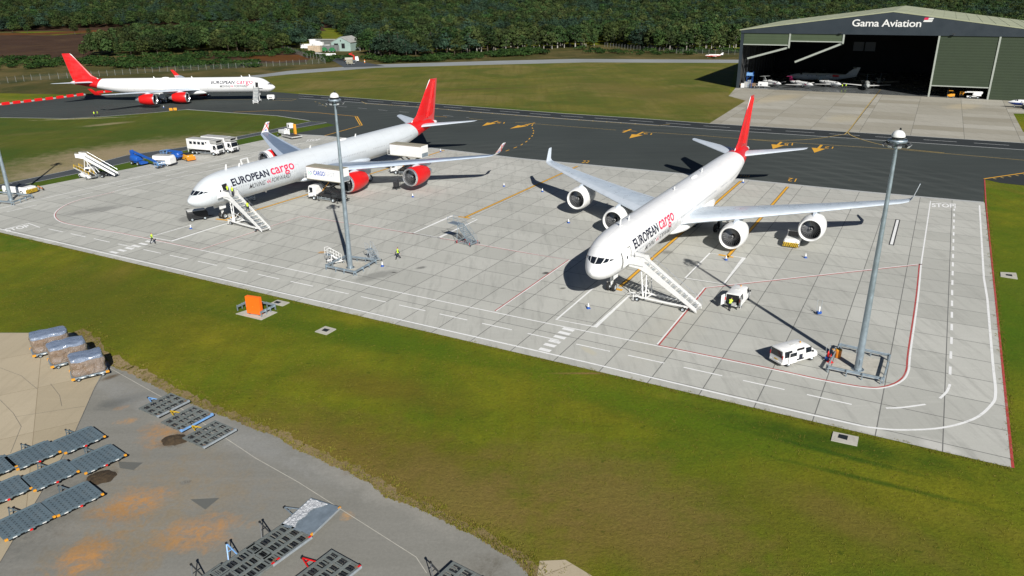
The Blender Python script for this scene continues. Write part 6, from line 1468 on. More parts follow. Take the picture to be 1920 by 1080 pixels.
# ---------------------------------------------------------------- small aircraft
def small_jet(label, loc, rz, Ln=13.0, r=.78, body='white_paint', tail='white_paint', under=None, span=14.0, ttail=True, engines='white_paint', prop=False, flash=None, group=None):
    """+x is the nose"""
    V = thing('small_aircraft', label, 'small aircraft', loc, rz, group)
    zc = r + .75; xs = [(0, .06, 0), (.04, .35, -.02), (.1, .68, 0), (.18, .95, .03), (.26, 1, .05), (.6, 1, .05), (.75, .85, .12), (.88, .5, .28), (1, .1, .45)]
    b = MB(); rings = [[(Ln / 2 - t * Ln, cos(2 * pi * i / 20) * r * k, zc + dz * r + sin(2 * pi * i / 20) * r * k * 1.05) for i in range(20)] for t, k, dz in xs]
    b.loft(rings, body, mfun=(lambda k, i: under if under and 9 < i < 20 else body)); f = b.build('fuselage', V, 50)
    b = MB()
    for s in (-1, 1): b.poly([(Ln * .36, s * r * .25, zc + r * .78), (Ln * .33, s * r * .75, zc + r * .62), (Ln * .27, s * r * .86, zc + r * .66), (Ln * .29, s * r * .3, zc + r * 1.05)], 'glass_dark')
    b.v = [(x + .05, y * 1.06, z + .05) for x, y, z in b.v]; b.build('windscreen', f)
    b = MB()
    for k in range(6):
        x = Ln * .2 - k * Ln * .065
        for s in (-1, 1): b.cyl((x, s * r * .93, zc + r * .42), (x, s * r * .99, zc + r * .43), .16, .16, 10, 'glass_dark')
    b.build('cabin_windows', f)
    if flash: b = MB(); [b.poly([(Ln * .30, s * r * 1.02, zc - .25), (Ln * .18, s * r * 1.03, zc - .3), (Ln * .24, s * r * 1.03, zc + .3)], flash) for s in (-1, 1)]; b.build('body_flash', f)
    for s in (-1, 1):
        b = MB(); rings = []
        for xl, xt, y in ((.10 * Ln, -.12 * Ln, r * .5), (-.02 * Ln, -.12 * Ln, span / 2)): rings.append([(x, s * y, zc - r * .6 + y * .05 + d) for x, d in [(xl, 0), ((xl + xt) / 2, .12), (xt, 0), ((xl + xt) / 2, -.08)]])
        b.loft(rings, 'white_paint' if not under else body); b.build('wing', V, 40)
        b = MB(); z = zc + r * (2.9 if ttail else .75); rings = [[(x - Ln * .46, s * y, z + d) for x, d in ((c_ * .5, 0), (0, .06), (-c_ * .5, 0), (0, -.05))] for c_, y in ((1.5, .05), (.9, span * .17))]; b.loft(rings, tail); b.build('tailplane', V, 40)
        if engines and not prop:
            b = MB(); b.lathe([(0, .36), (.3, .44), (1.6, .42), (2.4, .28)], (-Ln * .16, s * (r + .5), zc + r * .5), (-1, 0, 0), 16, engines); b.lathe([(.02, .36), (.3, .34), (.32, .01)], (-Ln * .16, s * (r + .5), zc + r * .5), (-1, 0, 0), 14, 'void_dark'); b.build('engine', V, 40)
    if prop:
        b = MB(); b.lathe([(-.5, .02), (0, .22), (.1, .5), (2.0, .5), (2.8, .2)], (Ln * .12, 0, zc), (-1, 0, 0), 14, body); e_ = None
        for s in (-1, 1):
            b = MB(); b.lathe([(-.5, .02), (0, .2), (.1, .42), (2.0, .42), (2.8, .15)], (Ln * .16, s * 2.2, zc - .1), (-1, 0, 0), 14, body); e_ = b.build('engine', V, 40)
            b = MB(); [b.beam((Ln * .16 + .2, s * 2.2, zc - .1), (Ln * .16 + .2, s * 2.2 + cos(a_) * 1.2, zc - .1 + sin(a_) * 1.2), .05, .16, 'black_paint') for a_ in (.4, 2.5, 4.6)]; b.build('propeller', e_)
    b = MB(); b.prism([(-Ln * .34, zc + r * .8), (-Ln * .47, zc + r * (3.0 if ttail else 2.5)), (-Ln * .54, zc + r * (3.0 if ttail else 2.5)), (-Ln * .5, zc + r * .6)], -.07, .07, tail); b.build('fin', V)
    for x, y in ((Ln * .33, 0), (-Ln * .05, 1.4), (-Ln * .05, -1.4)): b = MB(); b.wheel((x, y, .24), .24, .14); b.cyl((x, y, .24), (x, y * .8, zc - r * .6), .06, .06, 6, 'aluminium'); b.build('wheel', V, 40)
    return V
mat('magenta_paint', (0.42, 0.02, 0.13), 0.4); mat('dim_white', (0.42, 0.44, 0.43), 0.45); mat('tail_slate', (0.18, 0.24, 0.28), 0.4); mat('stripe_navy', (0.02, 0.05, 0.25), 0.4)
def jet_at(nose, dirpx, L_): p = G(*nose); h = ang(G(*dirpx), p); return p - Vector((cos(h), sin(h), 0)) * L_ / 2 + Vector((0, 0, .06)), h
gr = 'small white jets at the mouth of the hangar'
p, h = jet_at((1464, 165.2), (1440, 161.2), 11); small_jet("small white jet nearest the hangar's left wall, with magenta mark on its nose", p, h, 11, .72, tail='dim_white', flash='magenta_paint', group=gr)
p, h = jet_at((1524, 167.6), (1490, 162.6), 13); small_jet("small white jet with magenta tail and nose mark in the hangar mouth", p, h, 13, .78, tail='magenta_paint', flash='magenta_paint', group=gr)
p, h = jet_at((1577, 166.5), (1545, 162), 12); small_jet("small white aircraft with slate tail beside the workers in the hangar mouth", p, h, 12, .78, tail='tail_slate', group=gr)
small_jet("long grey jet standing in the gloom behind the small white jets", HA + HU * 27 + HN * 34, ha + pi + .15, 27, 1.35, body='dim_white', tail='dim_white', span=21, engines='red_paint')
small_jet("dark jet in the hangar's depth facing out towards the apron", HA + HU * 46 + HN * 17, ha - pi / 2 + .1, 18, 1.0, body='dim_white', tail='tail_slate', span=17)
p, h = jet_at((1648, 166), (1641, 156), 13); small_jet("white nosed aircraft facing out at the end of the yellow line into the hangar", p + HN * 6, ha - pi / 2, 13, .8, body='dim_white', tail='tail_slate', group=gr)
p, h = jet_at((1322, 109), (1352, 109), 9.5); small_jet("white over red jet parked on the grass by the far perimeter road", p, h, 9.8, .62, body='white_paint', tail='white_paint', under='red_paint', span=9, ttail=False, engines=None)
p, h = jet_at((1889, 201), (1935, 203.5), 12); small_jet("white and blue propeller aircraft at the right edge beside the hangar", p, h, 12.5, .85, under='stripe_navy', span=14, ttail=False, prop=True)
# things round the hangar mouth
def cart(label, p, rz, m, L_=3.0, Hh=1.6, name='equipment_cart'):
    V = thing(name, label, 'cart', p, rz); b = MB(); b.bb(-L_ / 2, L_ / 2, -.8, .8, .45, Hh, m); b.build('body', V, bevel=.12)
    for s in (-1, 1):
        for x in (-L_ * .3, L_ * .3): MB().wheel((x, s * .75, .28), .28, .16).build('wheel', V)
    MB().tube([(L_ / 2, -.3, .5), (L_ / 2 + 1.0, 0, .5), (L_ / 2, .3, .5)], .05, 6, 'dull_white_paint').build('drawbar', V)
    b = MB(); b.bb(-L_ * .3, -L_ * .1, -.82, -.8, .8, 1.2, 'black_paint'); b.build('panel', V); return V
cart("white box cart with drawbar at the left of the hangar mouth", G(1430, 164) + Vector((0, 0, .06)), ha, 'white_paint', 3.6, 2.1)
cart("orange brown cart between the white box cart and the hangar wall", G(1411, 164) + Vector((0, 0, .06)), ha + .2, 'timber', 2.2, 1.6)
cart("yellow cart against the hangar's left pier", G(1391, 163.5) + Vector((0, 0, .06)), ha + .1, 'amber_paint', 1.2, 1.2)
V = thing('work_platform', "blue and white work platform tower just inside the hangar's left wall", 'platform', HA + HU * 4.2 + HN * 4, ha)
b = MB(); [b.cyl((x, y, 0), (x, y, 6.0), .07, .07, 6, 'blue_paint') for x in (-1, 1) for y in (-1, 1)]; [b.beam((-1, y, z), (1, y, z + 1.5), .06, .06, 'blue_paint') for y in (-1, 1) for z in (.3, 1.9, 3.5)]; b.build('frame', V)
b = MB(); b.bb(-1.2, 1.2, -1.2, 1.2, 4.6, 4.75, 'light_blue_paint'); b.bb(-1.2, 1.2, -1.22, -1.2, 4.75, 5.8, 'light_blue_paint'); b.build('deck', V)
for k in range(3): V = thing('storage_cage', ("white storage cage by the hangar's left wall, outermost", "grey storage cage by the hangar's left wall, middle", "pale storage cage by the hangar's left wall, innermost")[k], 'cage', HA + HU * (2.2 + k * .9) + HN * (1.2 + k * 1.6), ha); b = MB(); b.bb(-.6, .6, -.5, .5, .1, 1.8 + k * .5, ('white_paint', 'grey_box', 'pale_galvanised')[k]); b.build('body', V, bevel=.04); [MB().wheel((x, y, .1), .1, .08).build('castor', V) for x in (-.5, .5) for y in (-.4, .4)]
V = thing('forklift', "yellow forklift under the half raised hangar door", 'forklift', HA + HU * 74.5 + HN * .8 + Vector((0, 0, .05)), ha + pi)
b = carbody([(-1.4, .7, .6, .4, .9, 1.3), (-.2, .75, .65, .35, .9, 1.3), (.9, .7, .6, .35, .8, 1.0)], 'amber_paint'); b.build('body', V, 35, .05)
b = MB(); [b.beam((x, y, 1.0), (x * .9, y * .9, 2.3), .08, .08, 'black_paint') for x in (-.6, .6) for y in (-.55, .55)]; b.bb(-.7, .65, -.6, .6, 2.3, 2.38, 'amber_paint'); b.build('cage', V)
b = MB(); [b.beam((1.0, y, .1), (1.0, y, 2.6), .12, .1, 'black_paint') for y in (-.4, .4)]; [b.beam((1.05, y, .15), (2.1, y, .12), .12, .05, 'dark_metal') for y in (-.3, .3)]; b.build('forks', V)
for x in (-1.0, .7):
    for s in (-1, 1): MB().wheel((x, s * .65, .3), .3, .22).build('wheel', V)
boom_lift("white boom lift with amber base under the half raised hangar door", HA + HU * 82 + HN * 1.5 + Vector((0, 0, .05)), ha + pi, 2.6, 2.2, 1.2, 'white_paint', 'amber_paint')

# ---------------------------------------------------------------- barriers, signs, distant yard
V0 = None
bar_px = [(-8, 197.2), (11, 195.2), (31.5, 192.8), (52, 190.4), (72.5, 188), (93, 185.6), (113, 183), (132, 180.6), (150.5, 178.4), (188, 173.5), (203, 171.8)]
for k, q in enumerate(bar_px):
    p = G(q[0], q[1] + 1.4); nx_q = bar_px[min(k + 1, len(bar_px) - 1)]; rz = ang(G(11, 195.2), G(150.5, 178.4))
    lb = "red plastic barrier block in the row across the taxiway left of the far off airliner"
    if V0 is None:
        V0 = thing('barrier_block', lb, 'barrier', p + Vector((0, 0, .02)), rz, 'red barrier blocks in the row at far left')
        b = MB(); b.loft([[(x, -.35, 0), (x, -.28, .45), (x, -.14, 1.0), (x, .14, 1.0), (x, .28, .45), (x, .35, 0)] for x in (-1.35, 1.35)], 'red_paint'); b.build('body', V0, bevel=.05)
        b = MB(); b.bb(1.36, 2.45, -.25, .25, .05, .6, 'grey_box'); b.build('link', V0, bevel=.05)
    else: dup(V0, p + Vector((0, 0, .02)), rz, lb)
for k, (q, lb) in enumerate((((321, 208.5), "left one of two small amber signs at the grass edge"), ((329, 208), "right one of two small amber signs at the grass edge"))):
    V = thing('taxiway_sign', lb, 'sign', G(*q), .1); MB().bb(-.55, .55, -.12, .12, .2, 1.05, 'amber_paint').build('board', V, bevel=.03); b = MB(); [b.cyl((x, 0, 0), (x, 0, .25), .05, .05, 6, 'dark_metal') for x in (-.4, .4)]; b.build('feet', V)
mat('shed_green', (0.30, 0.40, 0.36), 0.6, var=0.12, scale=.3); mat('shed_roof', (0.36, 0.36, 0.33), 0.7, var=0.2, scale=.4); mat('wall_grey', (0.13, 0.14, 0.135), 0.8, var=0.2, scale=.4)
p = G(640, 96); hy = R(-14)
V = thing('yard_shed', "pale green gabled shed with two dark openings in the far yard", 'shed', p, hy)
b = MB(); b.prism([(-7, 0), (7, 0), (7, 5.6), (0, 9.0), (-7, 5.6)], 0, 18, 'shed_green'); b.build('wall', V)
for s in (-1, 1): b = MB(); q = [(s * 7.4, -.3, 5.45), (0, -.3, 9.05), (0, 18.3, 9.05), (s * 7.4, 18.3, 5.45)]; b.add(q + [(x, y, z + .2) for x, y, z in q], [(0, 1, 2, 3), (7, 6, 5, 4), (0, 4, 5, 1), (1, 5, 6, 2), (2, 6, 7, 3), (3, 7, 4, 0)], 'shed_roof'); b.build('roof', V)
for x in (-3.4, 1.7): MB().bb(x - (1.5 if x < 0 else 1.2), x + (1.5 if x < 0 else 1.2), -.06, -.01, 1.8, 5.0, 'void_dark').build('doorway', V)
MB().bb(-.3, .3, -.05, -.01, 6.2, 7.2, 'void_dark').build('vent', V)
p = G(597, 90); V = thing('yard_building', "low grey flat roofed building left of the far green shed", 'building', p + Vector((0, 22, 0)), hy); MB().bb(-13, 13, 0, 8, 0, 4.2, 'wall_grey').build('wall', V); MB().bb(-13.5, 13.5, -.5, 8.5, 4.2, 4.5, 'shed_roof').build('roof', V)
a, q = G(601, 97), G(652, 95.5); V = thing('yard_wall', "dark grey wall in front of the far green shed", 'wall', (a + q) / 2, ang(a, q)); Lw = (q - a).length; MB().bb(-Lw / 2, Lw / 2, -.15, .15, 0, 4.0, 'wall_grey').build('panel', V); [MB().bb(-Lw / 2 + k * Lw / 8 - .1, -Lw / 2 + k * Lw / 8 + .1, -.25, -.15, 0, 4.1, 'dark_metal').build('post', V) for k in range(9)]
def container(label, p, rz, L_, W_, H_, m):
    V = thing('container', label, 'container', p, rz); b = MB(); b.bb(-L_ / 2, L_ / 2, -W_ / 2, W_ / 2, .1, H_, m); b.build('body', V, bevel=.04); b = MB(); [b.bb(-L_ / 2 + .3 + k * .5, -L_ / 2 + .42 + k * .5, -W_ / 2 - .05, -W_ / 2, .2, H_ - .1, m) for k in range(int(L_ / .5) - 1)]; b.build('ribs', V); b = MB(); [b.bb(x, x + .2, -W_ / 2 + .2, W_ / 2 - .2, 0, .1, 'dark_metal') for x in (-L_ / 2 + .2, L_ / 2 - .4)]; b.build('skids', V); return V
mat('rust_cream', (0.52, 0.42, 0.30), 0.7, var=0.25, scale=.6, dirt=((0.3, 0.1, 0.03), .6, 1.0))
container("long white container at the left end of the far yard", G(576, 90.5), hy, 9, 2.6, 3.0, 'white_paint')
container("cream rusty container in front of the white vans in the far yard", G(591, 97.5), hy, 9, 2.8, 4.0, 'rust_cream')
for k, (q, lb) in enumerate((((586, 88), "white tall truck body left of the parked van in the far yard"), ((594, 88.5), "white box body behind the rusty container in the far yard"), ((601, 88.5), "small white cabin beside the rusty container in the far yard"))): container(lb, G(*q) + Vector((0, 3, 0)), hy, 4.5 - k * .6, 2.4, 5.2 - k * .9, 'white_paint')
minibus("white van standing before the far green shed", G(613, 92) + Vector((0, 6, 0)), hy, door_open=False).scale = (1.15, 1.15, 1.25)
for q, lb, m in (((608, 97), "green machine in the far yard nearest the rusty container", 'shed_machine'), ((623, 97.5), "dark green machine in the far yard before the shed", 'shed_machine')):
    if 'shed_machine' not in M: mat('shed_machine', (0.02, 0.16, 0.05), .6)
    V = thing('yard_machine', lb, 'machine', G(*q), hy); b = carbody([(-2, .9, .8, .5, 1.2, 1.8), (0, 1, .85, .5, 1.3, 2.9), (1.0, .95, .8, .5, 1.2, 2.7), (2.2, .8, .7, .5, 1.0, 1.4)], m); b.build('body', V, 35); [MB().wheel((x, s * .95, .55), .55, .35).build('wheel', V) for x in (-1.2, 1.3) for s in (-1, 1)]
for (qa, qb, lb) in (((592, 102), (611, 104.5), "left row of red and white barrier blocks at the far yard's gate"), ((611, 104), (630, 104), "right row of red and white barrier blocks at the far yard's gate")):
    a, q = G(*qa), G(*qb); V = thing('barrier_row', lb, 'barrier', (a + q) / 2, ang(a, q)); Lw = (q - a).length
    for k in range(6): b = MB(); x = -Lw / 2 + k * Lw / 6; b.loft([[(x_, -.4, 0), (x_, -.15, 1.3), (x_, .15, 1.3), (x_, .4, 0)] for x_ in (x, x + Lw / 6 - .1)], 'barrier_white' if k % 2 else 'dull_white_paint'); b.build('block', V)
V = thing('crane_truck', "dark lorry with red crane and timber load on the far yard road", 'lorry', G(660, 116), R(8))
chassis(V, -4.5, 3.5, (-3.2, -2.0, 2.4), .5, 2.4); b = carbody([(2.0, 1.15, 1.1, .8, 1.7, 2.9), (3.6, 1.2, 1.12, .6, 1.7, 2.95), (3.9, 1.18, 1.1, .5, 1.4, 1.7)], 'white_paint'); b.build('cab', V, 35); MB().bb(-4.5, 1.7, -1.2, 1.2, 1.1, 1.3, 'timber').build('bed', V); MB().bb(-3.8, .6, -1.0, 1.0, 1.3, 2.4, 'concrete_plain').build('load', V, bevel=.1)
b = MB(); b.beam((1.3, 0, 1.2), (1.3, 0, 3.6), .5, .5, 'red_paint'); b.beam((1.3, 0, 3.5), (-1.4, 0, 4.4), .4, .4, 'red_paint'); b.beam((-1.4, 0, 4.4), (.6, 0, 4.9), .3, .3, 'red_paint'); b.build('crane', V)
cart("cream box trailer beside the crane lorry on the far yard road", G(656, 121), 0.1, 'roof_tan', 3.4, 2.6, 'box_trailer')
V = thing('marker_post', "orange and white marker post at the far yard road", 'post', G(684, 118)); b = MB(); b.bb(-.2, .2, -.1, .1, 0, 1.8, 'orange_paint'); b.build('panel', V); b = MB(); b.bb(-.22, .22, -.12, .12, .6, 1.1, 'white_paint'); b.build('band', V)
mat('post_grey', (0.27, 0.28, 0.26), .8)
mt, nt, pb = _nt('wire_mesh'); pb.inputs["Base Color"].default_value = (.09, .11, .09, 1); pb.inputs["Alpha"].default_value = .2; pb.inputs["Metallic"].default_value = .3; M['wire_mesh'] = mt
def fence(label, pts, hgt, step):
    P = [G(*q) for q in pts]; c0 = P[0].copy(); V = thing('wire_fence', label, 'fence', c0); k_ = 0
    for a, q in zip(P, P[1:]):
        Lw = (q - a).length; n = max(1, int(Lw / step)); d_ = (q - a) / n
        b = MB(); b.add([a - c0, q - c0, q - c0 + Vector((0, 0, hgt)), a - c0 + Vector((0, 0, hgt))], [(0, 1, 2, 3)], 'wire_mesh'); b.build('mesh_panel', V)
        for k in range(n):
            if k_ > 96: break
            p = a + d_ * k - c0; b = MB(); b.cyl(p, p + Vector((0, 0, hgt + .1)), .07, .07, 5, 'post_grey'); b.beam(p + Vector((0, 0, hgt + .1)), p + Vector((.2, -.25, hgt + .45)), .08, .08, 'post_grey'); b.build('post', V); k_ += 1
fence("long wire fence with pale posts running behind the far off airliner", [(-30, 159.5), (0, 157.5), (60, 151), (127, 147), (187, 143.5), (300, 135), (443, 128), (500, 125), (610, 119)], 2.5, 3.4)
fence("wire fence running up to the far yard from the airfield corner", [(610, 119), (600, 112), (577, 109), (545, 97), (528, 88.5)], 2.5, 4.0)
fence("wire fence with pale posts at the foot of the wood near the hangar", [(1134, 88), (1200, 95), (1268, 100.5), (1317, 101.5), (1390, 103)], 2.6, 3.4)

# ---------------------------------------------------------------- people
def union(name, caps, voxel, m, parent, it=3):
    b = MB()
    for p, q, r0, r1 in caps:
        p, q = Vector(p), Vector(q); d = q - p; Ln = d.length; d = d / Ln if Ln > 1e-5 else Vector((0, 0, 1)); prof = []
        for i in range(5): a = pi / 2 * i / 4; prof.append((-r0 * cos(a), max(r0 * sin(a), .0008)))
        for i in range(5): a = pi / 2 * i / 4; prof.append((Ln + r1 * sin(a), max(r1 * cos(a), .0008)))
        b.lathe(prof, p, d, 10, m)
    o = b.build(name + '_tmp'); 
    bm = bmesh.new(); bm.from_mesh(o.data); bmesh.ops.remove_doubles(bm, verts=bm.verts, dist=.0012); bmesh.ops.holes_fill(bm, edges=[e for e in bm.edges if e.is_boundary]); bmesh.ops.recalc_face_normals(bm, faces=bm.faces); bm.to_mesh(o.data); bm.free()
    r = o.modifiers.new("r", 'REMESH'); r.mode = 'VOXEL'; r.voxel_size = voxel
    s = o.modifiers.new("s", 'SMOOTH'); s.iterations = it; s.factor = .5
    me = bpy.data.meshes.new_from_object(o.evaluated_get(bpy.context.evaluated_depsgraph_get()))
    bpy.data.objects.remove(o)
    me.polygons.foreach_set('use_smooth', [True] * len(me.polygons)); me.materials.clear(); me.materials.append(M[m])
    n = bpy.data.objects.new(name, me); COL.objects.link(n); n.parent = parent; return n
def person(label, loc, rz, pose='stand', vest=True, trousers='navy_cloth', top='navy_cloth', scale=1.0):
    """+y is the way the person faces"""
    V = thing('person', label, 'person', loc, rz); V.scale = (scale,) * 3
    lean = {'stand': .0, 'walk': .06, 'bend': .75, 'climb': .12}[pose]
    hip = Vector((0, 0, .93)); up = Vector((0, sin(lean), cos(lean))); ch = hip + up * .48; nk = hip + up * .57; hd = nk + Vector((0, sin(lean * .6) * .17 + .02, cos(lean * .6) * .17))
    st = {'stand': (.04, -.03), 'walk': (.34, -.36), 'bend': (.08, -.12), 'climb': (.26, -.12)}[pose]
    legs, feet, arms, hands = [], [], [], []
    for s, f in ((-1, st[0]), (1, st[1])):
        hp = hip + Vector((s * .095, 0, 0)); an = Vector((s * .11, f, .09 + (.1 if f < -.2 else 0) + (.17 if pose == 'climb' and f > 0 else 0))); kn = (hp + an) / 2 + Vector((0, .05 + abs(f) * .15, 0))
        legs += [(hp, kn, .088, .062), (kn, an, .062, .043)]; feet.append((an + Vector((0, -.03, -.035)), an + Vector((0, .15, -.055)), .045, .035))
        sh = ch + Vector((s * .19, 0, 0)); sw = {'stand': .03, 'walk': -.9 * f, 'bend': .5, 'climb': .3}[pose]
        el = sh + Vector((s * .06, sw * .5 - .02, -.27)); wr = el + Vector((-s * .01, sw * .5 + .07, -.23)); arms += [(sh, el, .055, .042), (el, wr, .042, .03)]
        hands.append((s, wr, (wr - el).normalized()))
    body = [(hip + Vector((-.07, 0, -.02)), hip + Vector((.07, 0, -.02)), .12, .12), (hip, hip + up * .22, .125, .12), (hip + up * .22, ch - up * .08, .125, .145), (ch + Vector((-.12, 0, -.03)), ch + Vector((.12, 0, -.03)), .10, .10), (ch, nk, .085, .055), (nk, hd, .055, .06), (hd + Vector((0, -.015, .035)), hd + Vector((0, -.01, .06)), .092, .088), (hd + Vector((0, .03, -.03)), hd + Vector((0, .04, -.055)), .062, .05),
            (hd + Vector((0, .085, .01)), hd + Vector((0, .108, -.012)), .012, .017)] + [(hd + Vector((s * .085, -.01, .0)), hd + Vector((s * .09, -.015, .03)), .018, .02) for s in (-1, 1)]
    for s, w, d in hands:
        pm = w + d * .085; body += [(w, pm, .028, .038)]
        side = Vector((0, 1, 0)) if abs(d.y) < .9 else Vector((0, 0, 1)); side = (side - d * side.dot(d)).normalized()
        for k, ln in enumerate((.066, .078, .074, .058)):
            a = pm + side * (.028 - k * .019); kn_ = a + d * ln * .6; body += [(a, kn_, .0095, .009), (kn_, kn_ + (d * .8 + Vector((-s * .6, 0, 0))).normalized() * ln * .5, .009, .008)]
        body += [(w + d * .03 + side * .025, w + d * .06 + side * .062, .012, .011), (w + d * .06 + side * .062, w + d * .1 + side * .07, .011, .009)]
    sk = union('body', body + legs + arms + feet, .0155, 'skin', V, 2)
    union('trousers', [(a, b_, r0 + .014, r1 + .022) for a, b_, r0, r1 in legs] + [(hip + Vector((-.07, 0, -.03)), hip + Vector((.07, 0, -.03)), .135, .135), (hip, hip + up * .08, .138, .136)], .02, trousers, V)
    torso = [(hip + up * .06, hip + up * .24, .140, .142), (hip + up * .24, ch - up * .06, .142, .160), (ch + Vector((-.13, 0, -.03)), ch + Vector((.13, 0, -.03)), .112, .112), (ch, ch + up * .05, .10, .085)]
    union('jacket', torso + [(a, b_, r0 + .014, r1 + .014) for a, b_, r0, r1 in arms], .02, top, V)
    if vest: union('vest', [(a, b_, r0 + .018, r1 + .018) for a, b_, r0, r1 in torso], .022, 'hivis', V)
    union('hair', [(hd + Vector((0, -.03, .06)), hd + Vector((0, -.02, .085)), .092, .082)], .02, 'hair_brown', V)
    union('shoes', [(a, b_, r0 + .012, r1 + .012) for a, b_, r0, r1 in feet], .018, 'black_paint', V)
    for s in (-1, 1): b = MB(); b.lathe([(0, .012), (.006, .008), (.008, .001)], hd + Vector((s * .032, .078, .028)), (0, 1, 0), 8, 'black_paint'); b.build('eye', sk)
    return V
person("person in yellow vest walking on the concrete at far left of the apron", G(286.5, 457.5) + Vector((0, 0, GZ)), R(-100), 'walk')
person("person in yellow vest and dark trousers striding beside the middle mast", G(747, 486) + Vector((0, 0, GZ)), R(110), 'walk')
c_ = G(1367, 583) + Vector((0, 0, GZ)); person("person in yellow vest bending into the open back of the white van", c_, ang(c_, G(1385, 567)) - pi / 2, 'bend')
person("person in yellow vest standing in the aircraft doorway at the top of the stairs", on_plane(PL, 5.85, -3.05, 4.8), PL[2] + R(180), 'stand')
person("person in yellow vest on the top landing of the stairs outside the doorway", on_plane(PL, 5.6, -4.5, 4.8), PL[2] + R(100), 'stand')
a = on_plane(PL, 5.75, -3.0, GZ); q = on_plane(PL, 4.0, -12.9, GZ); d_ = (q - a); Lx = d_.length; t_ = 5.6; p = a + d_ / Lx * t_; zz = 4.75 - (t_ - 1.9) * (4.75 - .42) / (Lx - 1.9)
person("person in yellow vest partway down the stairs of the red-engined airliner", Vector((p.x, p.y, zz)), ang(q, a) - pi / 2, 'climb')
person("left one of two people in yellow vests before the far off airliner", G(177.5, 219), R(170), 'stand')
person("right one of two people in yellow vests before the far off airliner", G(184, 218.5), R(120), 'stand')
person("left worker in yellow vest by the slate tailed aircraft in the hangar mouth", G(1578.5, 166.5) + Vector((0, 0, .06)), R(200), 'stand')
person("right worker in yellow vest by the slate tailed aircraft in the hangar mouth", G(1585.5, 166) + Vector((0, 0, .06)), R(150), 'stand')
person("person in white overalls standing near the yellow line in the hangar mouth", G(1638, 165) + Vector((0, 0, .06)), R(190), 'stand', False, 'white_paint', 'white_paint')
# ---------------------------------------------------------------- trees
def leaf_mat(name, dk, md, lt):
    mt, nt, b = _nt(name); at = N(nt, "Attribute"); at.attribute_name = 'tone'; oi = N(nt, "ObjectInfo")
    cr = N(nt, "ValToRGB"); cr.color_ramp.elements[0].color = c4(dk); cr.color_ramp.elements[1].color = c4(lt); e = cr.color_ramp.elements.new(.5); e.color = c4(md)
    L(nt, at.outputs["Fac"], cr.inputs[0])
    hs = N(nt, "HueSaturation"); L(nt, cr.outputs[0], hs.inputs["Color"])
    L(nt, math_(nt, 'ADD', math_(nt, 'MULTIPLY', oi.outputs["Random"], .075), .462), hs.inputs["Hue"]); L(nt, math_(nt, 'ADD', math_(nt, 'MULTIPLY', math_(nt, 'FRACT', math_(nt, 'MULTIPLY', oi.outputs["Random"], 7.3)), .75), .52), hs.inputs["Value"])
    L(nt, hs.outputs[0], b.inputs["Base Color"]); b.inputs["Roughness"].default_value = .75; b.inputs["Specular IOR Level"].default_value = .2
    M[name] = mt
leaf_mat('leaf_oak', (0.014, 0.030, 0.007), (0.032, 0.056, 0.012), (0.055, 0.082, 0.020))
leaf_mat('leaf_birch', (0.021, 0.040, 0.010), (0.042, 0.068, 0.017), (0.068, 0.094, 0.028))
leaf_mat('leaf_pine', (0.010, 0.028, 0.014), (0.020, 0.044, 0.024), (0.038, 0.068, 0.036))
leaf_mat('leaf_scrub', (0.016, 0.040, 0.007), (0.032, 0.066, 0.010), (0.056, 0.094, 0.016))
mat('bark_brown', (0.085, 0.065, 0.045), .9, var=.3); mat('bark_pale', (0.34, 0.32, 0.28), .85, var=.3)
